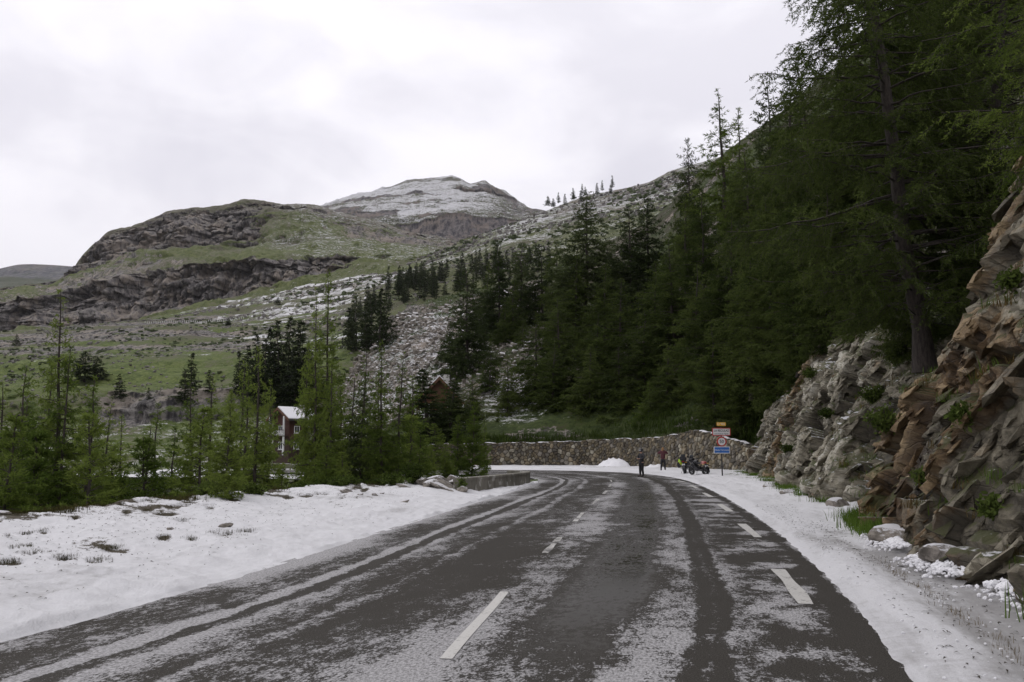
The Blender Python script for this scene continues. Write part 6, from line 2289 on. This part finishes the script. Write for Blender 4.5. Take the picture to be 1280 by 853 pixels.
RV = 'rocks fallen from the cutting onto the verge'


def verge_rock(x, y, z, sx, sy, sz, label, k, name='boulder'):
    o = obj(name, BM[k % 6])
    o.location = (x, y, z)
    o.scale = (sx, sy, sz)
    o.rotation_euler = (rt.uniform(-.3, .3), rt.uniform(-.3, .3), rt.uniform(0, 6))
    tag(o, label, 'rock', RV)


verge_rock(9.5, 30.5, 0.16, .42, .36, .30, 'dark mossy rock standing out of the snow before the far outcrop', 0)
verge_rock(10.6, 36.5, 0.18, .35, .3, .22, 'small dark rock at the foot of the far outcrop', 1)
verge_rock(8.6, 23.6, 0.22, .5, .4, .34, 'grassy rock in the notch between the two outcrops', 2)
verge_rock(4.75, 8.0, 0.28, .17, .14, .10, 'rounded white-capped stone at the right edge of the photo', 3, 'stone')
verge_rock(6.1, 14.6, 0.25, .45, .4, .3, 'angular rock at the foot of the near outcrop', 4)
verge_rock(5.5, 11.4, 0.25, .35, .3, .26, 'smaller angular rock below the near outcrop, closer to the camera', 5)

# rocks and low scrub strewn over the far land, past counting
from itertools import islice


def strewn(name, sheet_name, n, mat, size, flat, keep_if, seed, px_lo, px_hi, y_lo, y_hi):
    g = rng(seed)
    vs, fs, nn_ = [], [], 0
    sh_ = [q for q in SHEETS if q[3] == sheet_name][0]
    tries = 0
    while len(vs) < n and tries < n * 12:
        tries += 1
        a_ = a_of(g.uniform(px_lo, px_hi))
        Y = g.uniform(y_lo, y_hi)
        if not keep_if(a_, Y):
            continue
        z = ground_z(a_ * Y, Y, (sheet_name,))
        V0, F0 = hulls[int(g.integers(0, 36))]
        sz = size * Y / 500 * g.uniform(.45, 1.5) ** 2
        W = V0 * sz * g.uniform(.7, 1.3, 3) * np.array((1, 1, flat)) + np.array((a_ * Y, Y, z + sz * flat * .25))
        vs.append(W)
        fs.append(F0 + nn_)
        nn_ += len(V0)
    return obj(name, mesh_np(name, np.concatenate(vs), np.concatenate(fs), mat), kind='stuff')


m_srock = plain('field_stone', (0.15, 0.14, 0.13), 0.9, var=0.55, scale=0.3)
m_scrub = plain('juniper_scrub', (0.050, 0.066, 0.024), 0.95, var=0.5, scale=0.5)
nz2 = lambda k, a_, Y: float(vnoise(np.array([[a_ * 14 + k, Y / 45.0, k * 1.7]]))[0])
strewn('field_stones', 'valley_hillside', 3600, m_srock, 0.55, 0.7, lambda a_, Y: nz2(3, a_, Y) > -0.05, 61, -60, 520, 236, 840)
strewn('scrub', 'valley_hillside', 2200, m_scrub, 0.75, 0.6, lambda a_, Y: nz2(9, a_, Y) > 0.1, 62, -60, 520, 236, 800)
strewn('ridge_stones', 'right_ridge', 3000, m_srock, 0.55, 0.7, lambda a_, Y: nz2(5, a_, Y) > -0.1, 63, 430, 900, 420, 930)
strewn('ridge_scrub', 'right_ridge', 1200, m_scrub, 0.8, 0.6, lambda a_, Y: nz2(7, a_, Y) > 0.1, 64, 430, 900, 420, 900)
strewn('scree_blocks', 'wooded_slope', 4500, m_boul, 0.85, 0.75, lambda a_, Y: True, 65, 425, 680, 118, 212)

# tufts: blades in one mesh, past counting
def blades(spots, mat, name, h=(0.10, 0.28), spread=0.10, n=(10, 22), seed=3, lean=0.55, wid=0.012):
    g = random.Random(seed)
    vs, fs = [], []
    for (x, y, z, s) in spots:
        for _ in range(g.randint(*n)):
            bx, by = x + g.gauss(0, spread) * s, y + g.gauss(0, spread) * s
            hh_ = g.uniform(*h) * s
            an = g.uniform(0, 6.28)
            l = g.uniform(0.1, lean) * hh_
            w = wid * s * g.uniform(.7, 1.4)
            px_, py_ = -math.sin(an) * w, math.cos(an) * w
            dx, dy = math.cos(an) * l, math.sin(an) * l
            i = len(vs)
            vs += [(bx - px_, by - py_, z - .03), (bx + px_, by + py_, z - .03), (bx + dx * .4 + px_ * .7, by + dy * .4 + py_ * .7, z + hh_ * .6), (bx + dx * .4 - px_ * .7, by + dy * .4 - py_ * .7, z + hh_ * .6), (bx + dx, by + dy, z + hh_)]
            fs += [(i, i + 1, i + 2), (i, i + 2, i + 3), (i + 3, i + 2, i + 4)]
    me = mesh_np(name, vs, fs, mat)
    return obj(name, me, kind='stuff')


m_gr = needle_material('verge_grass', (0.045, 0.075, 0.012), (0.10, 0.16, 0.03), (0.16, 0.20, 0.05), 0.3)
m_dry = needle_material('dry_grass', (0.085, 0.06, 0.022), (0.20, 0.145, 0.06), (0.22, 0.18, 0.08), 0.3)
gg = rng(17)
# on the rock: ledges and the damp foot
idx = np.where((RK_MOSS + gg.normal(0, .16, len(RK_MOSS)) > 0.62) & (RK_N[:, 2] > 0.15))[0]
idx = gg.choice(idx, min(len(idx), 1500), replace=False)
sp1 = [(RK_POS[i, 0], RK_POS[i, 1], RK_POS[i, 2], float(gg.uniform(.5, 1.1))) for i in idx]
half = len(sp1) // 2
blades(sp1[:half], m_gr, 'rock_grass', (0.08, 0.22), 0.10, (14, 26), 5, lean=1.1, wid=0.006)
blades(sp1[half:], m_dry, 'dry_grass', (0.08, 0.24), 0.10, (14, 26), 6, lean=1.1, wid=0.006)
# bright tufts along the foot of the rock
sp2 = []
for _ in range(1000):
    j = int(gg.integers(0, len(F)))
    if F[j, 1] < 5 or vnoise(np.array([[F[j, 1] * 0.55, 1.7, 0.3]]))[0] < -0.12:
        continue
    o_ = gg.uniform(-0.1, 0.5)
    sp2.append((F[j, 0] + no[j, 0] * o_, F[j, 1] + no[j, 1] * o_, 0.16 + 0.05 * gg.random(), gg.uniform(.7, 1.5)))
blades(sp2, m_gr, 'verge_grass', (0.06, 0.20), 0.15, (30, 55), 7, lean=0.9, wid=0.0045)
# thin tufts in the trodden strip of the right verge
sp3 = []
for _ in range(70):
    y = gg.uniform(6.2, 13)
    xr = float(np.interp(y, RR[:200, 1], RR[:200, 0]))
    if vnoise(np.array([[y * 0.9, 4.4, 1.0]]))[0] > -0.1:
        sp3.append((xr + 0.78 + gg.normal(0, .06), y, 0.06, gg.uniform(.3, .6)))
blades(sp3, m_dry, 'strip_grass', (0.05, 0.14), 0.12, (5, 12), 8, lean=0.9, wid=0.004)
# the bank on the left: dark heathy clumps on the bare soil and along its edge
sp4 = []
for (px, py, wx, wy) in EP:
    for _ in range(int(2 + wx * 0.5)):
        a_, e_ = elev_of(px + gg.normal(0, wx * .5), py + gg.normal(0, wy * .4))
        col = np.abs(aa - a_).argmin()
        ec = (VG[:, col, 2] - CAM_H) / VG[:, col, 1]
        top_ = int(np.argmax(ec[:172]))
        yy = float(np.interp(e_, ec[:top_ + 1], VG[:top_ + 1, col, 1]))
        z = ground_z(a_ * yy, yy, ('snow_verge',))
        sp4.append((a_ * yy, yy, z, gg.uniform(.12, .34)))
for _ in range(420):
    a_ = gg.uniform(-0.6, -0.07)
    yy = float(np.interp(a_, CREST[:, 0], CREST[:, 1])) + gg.uniform(-0.6, 1.2)
    if vnoise(np.array([[a_ * 26, 2.2, 0.5]]))[0] > 0.0:
        sp4.append((a_ * yy, yy, ground_z(a_ * yy, yy, ('snow_verge',)), gg.uniform(.4, 1.0)))
m_heath = needle_material('dark_heath', (0.022, 0.018, 0.009), (0.06, 0.055, 0.022), (0.07, 0.07, 0.025), 0.2)
blades(sp4[::2], m_heath, 'bank_grass', (0.08, 0.24), 0.20, (14, 28), 9, lean=1.2, wid=0.007)
blades(sp4[1::2], m_heath, 'bank_herbs', (0.06, 0.20), 0.20, (14, 28), 10, lean=1.2, wid=0.010)
# grass fringe above the stone wall
sp5 = []
for _ in range(700):
    s = gg.uniform(0, WLEN - 1)
    x, y, _z = wall_at(s, 0, -0.9 - gg.uniform(0, 3.5))
    z = ground_z(x, y, ('wooded_slope',))
    if z > 0:
        sp5.append((x, y, z, gg.uniform(.9, 1.8)))
m_under = needle_material('undergrowth', (0.026, 0.042, 0.010), (0.062, 0.090, 0.020), (0.09, 0.115, 0.03), 0.3)
blades(sp5, m_under, 'slope_grass', (0.15, 0.42), 0.40, (16, 30), 11, lean=1.1, wid=0.018)


def shrub(px, py, Y, w, h, label, group=None, n=1500, seed=1, at=None):
    q = P(px, py, Y)
    z = ground_z(q.x, Y, ('snow_verge',))
    z = q.z if z < -50 else z
    t = thing('shrub', label, 'shrub', at or (q.x, Y, z), 0, group)
    g = rng(seed)
    nb = 40
    az = g.random(nb) * 6.28
    k = 5
    s = np.linspace(0, 1, k)
    L = g.uniform(.6, 1.0, nb)
    out = g.uniform(.15, 1.0, nb)
    cen = np.zeros((nb, k, 3))
    cen[:, :, 0] = (np.cos(az) * out * w)[:, None] * L[:, None] * s ** 1.2
    cen[:, :, 1] = (np.sin(az) * out * w)[:, None] * L[:, None] * s ** 1.2
    cen[:, :, 2] = (h * L * (1.1 - .5 * out))[:, None] * s
    V, Fq = tubes(cen, np.broadcast_to(np.linspace(.014, .004, k), (nb, k)), 4)
    obj('stem', mesh_np('stem', V, Fq, m_bark, True), t)
    bi = g.integers(0, nb, n)
    u = g.uniform(.25, 1, n) * (k - 1)
    i0 = np.minimum(u.astype(int), k - 2)
    fr_ = (u - i0)[:, None]
    p0 = cen[bi, i0] * (1 - fr_) + cen[bi, i0 + 1] * fr_ + g.normal(0, .05, (n, 3))
    d_ = g.normal(0, 1, (n, 3))
    d_ /= np.linalg.norm(d_, axis=1, keepdims=True)
    w_ = np.cross(d_, g.normal(0, 1, (n, 3)))
    w_ /= np.linalg.norm(w_, axis=1, keepdims=True)
    sz = g.uniform(.05, .11, (n, 1))
    Lv = np.stack([p0, p0 + d_ * sz * .5 + w_ * sz * .28, p0 + d_ * sz, p0 + d_ * sz * .5 - w_ * sz * .28], 1).reshape(-1, 3)
    obj('foliage', mesh_np('foliage', Lv, np.arange(len(Lv)).reshape(-1, 4), m_shrub), t)


SH = 'low shrubs along the snowy bank'
shrub(516, 606, 34.5, 0.75, 0.85, 'upright leafy green shrub against the rock heap', SH, 2600, 1)
shrub(493, 607, 33.5, 0.85, 0.40, 'low spreading shrub on the snow beside the upright one', SH, 2200, 2)
shrub(432, 606, 31.5, 0.9, 0.30, 'flat green shrub at the crest under the close straight larches', SH, 1800, 3)
shrub(410, 603, 31.8, 0.8, 0.35, 'flat green shrub at the crest under the tallest larch', SH, 1800, 4)
shrub(380, 606, 30.5, 0.6, 0.25, 'small flat shrub at the crest under the bare-topped pair', SH, 1200, 5)
shrub(262, 624, 24.6, 0.6, 0.3, 'small shrub on the snow at the left foot of the full larch', SH, 1200, 6)
shrub(318, 620, 25.0, 0.6, 0.25, 'small shrub on the snow at the right foot of the full larch', SH, 1200, 7)
shrub(578, 613, 33.4, 0.22, 0.55, 'yellowish tuft of a shrub at the very end of the parapet', SH, 500, 8)

LS = 'plants rooted in the rock face'


def ledge_shrub(px, py, w, h, label, n, seed):
    a_, e_ = elev_of(px, py)
    d2 = (RK_POS[:, 0] / RK_POS[:, 1] - a_) ** 2 + ((RK_POS[:, 2] - CAM_H) / RK_POS[:, 1] - e_) ** 2
    c_ = np.where(d2 < d2.min() + 2e-5)[0]
    i = c_[np.argmin(RK_POS[c_, 1])]
    shrub(px, py, 20, w, h, label, LS, n, seed, at=tuple(RK_POS[i] - np.array((0.02, 0.02, 0.03))))


ledge_shrub(1104, 536, 0.55, 0.5, 'green bush hanging in the notch where the two outcrops meet', 1500, 21)
ledge_shrub(1090, 500, 0.6, 0.6, 'green bush above the notch between the outcrops', 1500, 22)
ledge_shrub(1170, 420, 0.4, 0.35, 'tuft of leaves on the upper edge of the near rock below the leaning trunk', 900, 23)
ledge_shrub(1196, 372, 0.35, 0.3, 'tuft of leaves high on the edge of the near rock', 800, 24)
ledge_shrub(1262, 358, 0.25, 0.25, 'small bright plant high on the near rock face, by the photo edge', 700, 25)
ledge_shrub(1205, 520, 0.18, 0.16, 'small plant in the middle of the near rock face', 450, 26)
ledge_shrub(1150, 600, 0.22, 0.2, 'plant low on the near rock above the verge', 500, 27)
ledge_shrub(1240, 640, 0.20, 0.18, 'plant low on the near rock at the right', 450, 28)
ledge_shrub(1030, 520, 0.6, 0.35, 'flat bush on the far outcrop', 1200, 29)
ledge_shrub(985, 560, 0.5, 0.35, 'bush low on the far outcrop', 1000, 30)
ledge_shrub(1010, 470, 0.7, 0.5, 'bush on the top edge of the far outcrop', 1300, 31)
ledge_shrub(955, 500, 0.7, 0.5, 'bush on the top edge of the far outcrop, towards the sign', 1300, 32)

# lumps of hail pushed up along the foot of the rock and beside the road
lv, lf = [], []
base = bmesh.new()
bmesh.ops.create_icosphere(base, subdivisions=1, radius=1)
bvv = np.array([v.co[:] for v in base.verts])
bff = np.array([[v.index for v in f.verts] for f in base.faces])
base.free()
n = 0
for _ in range(3600):
    y = gg.uniform(5.5, 24)
    fx = float(np.interp(y, fl[:, 1], fl[:, 0]))
    o_ = abs(gg.normal(0, .22)) + 0.10
    if vnoise(np.array([[y * 0.8, 9.4, 2.0]]))[0] < -0.25:
        continue
    r = gg.uniform(.010, .042) * (1.3 if o_ < .3 else .8)
    v = bvv * r * gg.uniform(.7, 1.3, 3) * np.array((1, 1, .7)) * (1 + gg.normal(0, .12, (len(bvv), 1)))
    v = v + np.array((fx - o_, y, 0.17 + 0.10 * max(0, 1 - o_ / .4)))
    lv.append(v)
    lf.append(bff + n)
    n += len(bvv)
for _ in range(500):
    y = gg.uniform(5.5, 22)
    xr = float(np.interp(y, RR[:200, 1], RR[:200, 0]))
    o_ = gg.uniform(0.0, 1.6)
    r = gg.uniform(.006, .016)
    v = bvv * r * gg.uniform(.7, 1.3, 3) * np.array((1, 1, .7)) + np.array((xr + o_, y, 0.075))
    lv.append(v)
    lf.append(bff + n)
    n += len(bvv)
obj('hail_lumps', mesh_np('hail_lumps', np.concatenate(lv), np.concatenate(lf), m_lump, False), kind='stuff')
# twigs, bark and needles blown onto the snow
m_deb = plain('dark_debris', (0.035, 0.028, 0.018), 0.9, var=0.4)
dv, df = [], []
for _ in range(2400):
    left = gg.random() < 0.62
    if left:
        a_ = gg.uniform(-.62, -.1)
        y0_ = float(np.interp(a_, la, ly))
        y1_ = float(np.interp(a_, CREST[:, 0], CREST[:, 1]))
        yy = y0_ + (y1_ - y0_) * gg.beta(2.2, 1.2)
        x = a_ * yy
        z = ground_z(x, yy, ('snow_verge',))
    else:
        yy = gg.uniform(6, 26)
        x = float(np.interp(yy, RR[:200, 1], RR[:200, 0])) + gg.uniform(.2, 1.6)
        z = 0.07
    an = gg.uniform(0, 6.28)
    l = gg.uniform(.01, .05)
    w = gg.uniform(.004, .012)
    i = len(dv)
    dv += [(x - math.cos(an) * l, yy - math.sin(an) * l, z + .004), (x - math.sin(an) * w, yy + math.cos(an) * w, z + .016), (x + math.cos(an) * l, yy + math.sin(an) * l, z + .006), (x + math.sin(an) * w, yy - math.cos(an) * w, z + .018)]
    df.append((i, i + 1, i + 2, i + 3))
obj('debris', mesh_np('debris', dv, df, m_deb), kind='stuff')
# ------------------------------------------------------------------ thin mountain air
HZ = 0.000022
m_haze = bpy.data.materials.new('mountain_air')
m_haze.use_nodes = True
nt = m_haze.node_tree
nt.nodes.clear()
pv = nd(nt, 'ShaderNodeVolumePrincipled')
pv.inputs['Color'].default_value = (0.86, 0.88, 0.92, 1)
pv.inputs['Density'].default_value = HZ
pv.inputs['Anisotropy'].default_value = 0.2
ou = nd(nt, 'ShaderNodeOutputMaterial')
nt.links.new(pv.outputs[0], ou.inputs['Volume'])
hz = MB().box((0, 3100, 595), (13100, 6400, 1212)).build('haze', m_haze)
hz['kind'] = 'stuff'
scene.cycles.volume_bounces = 0
scene.cycles.volume_step_rate = 10
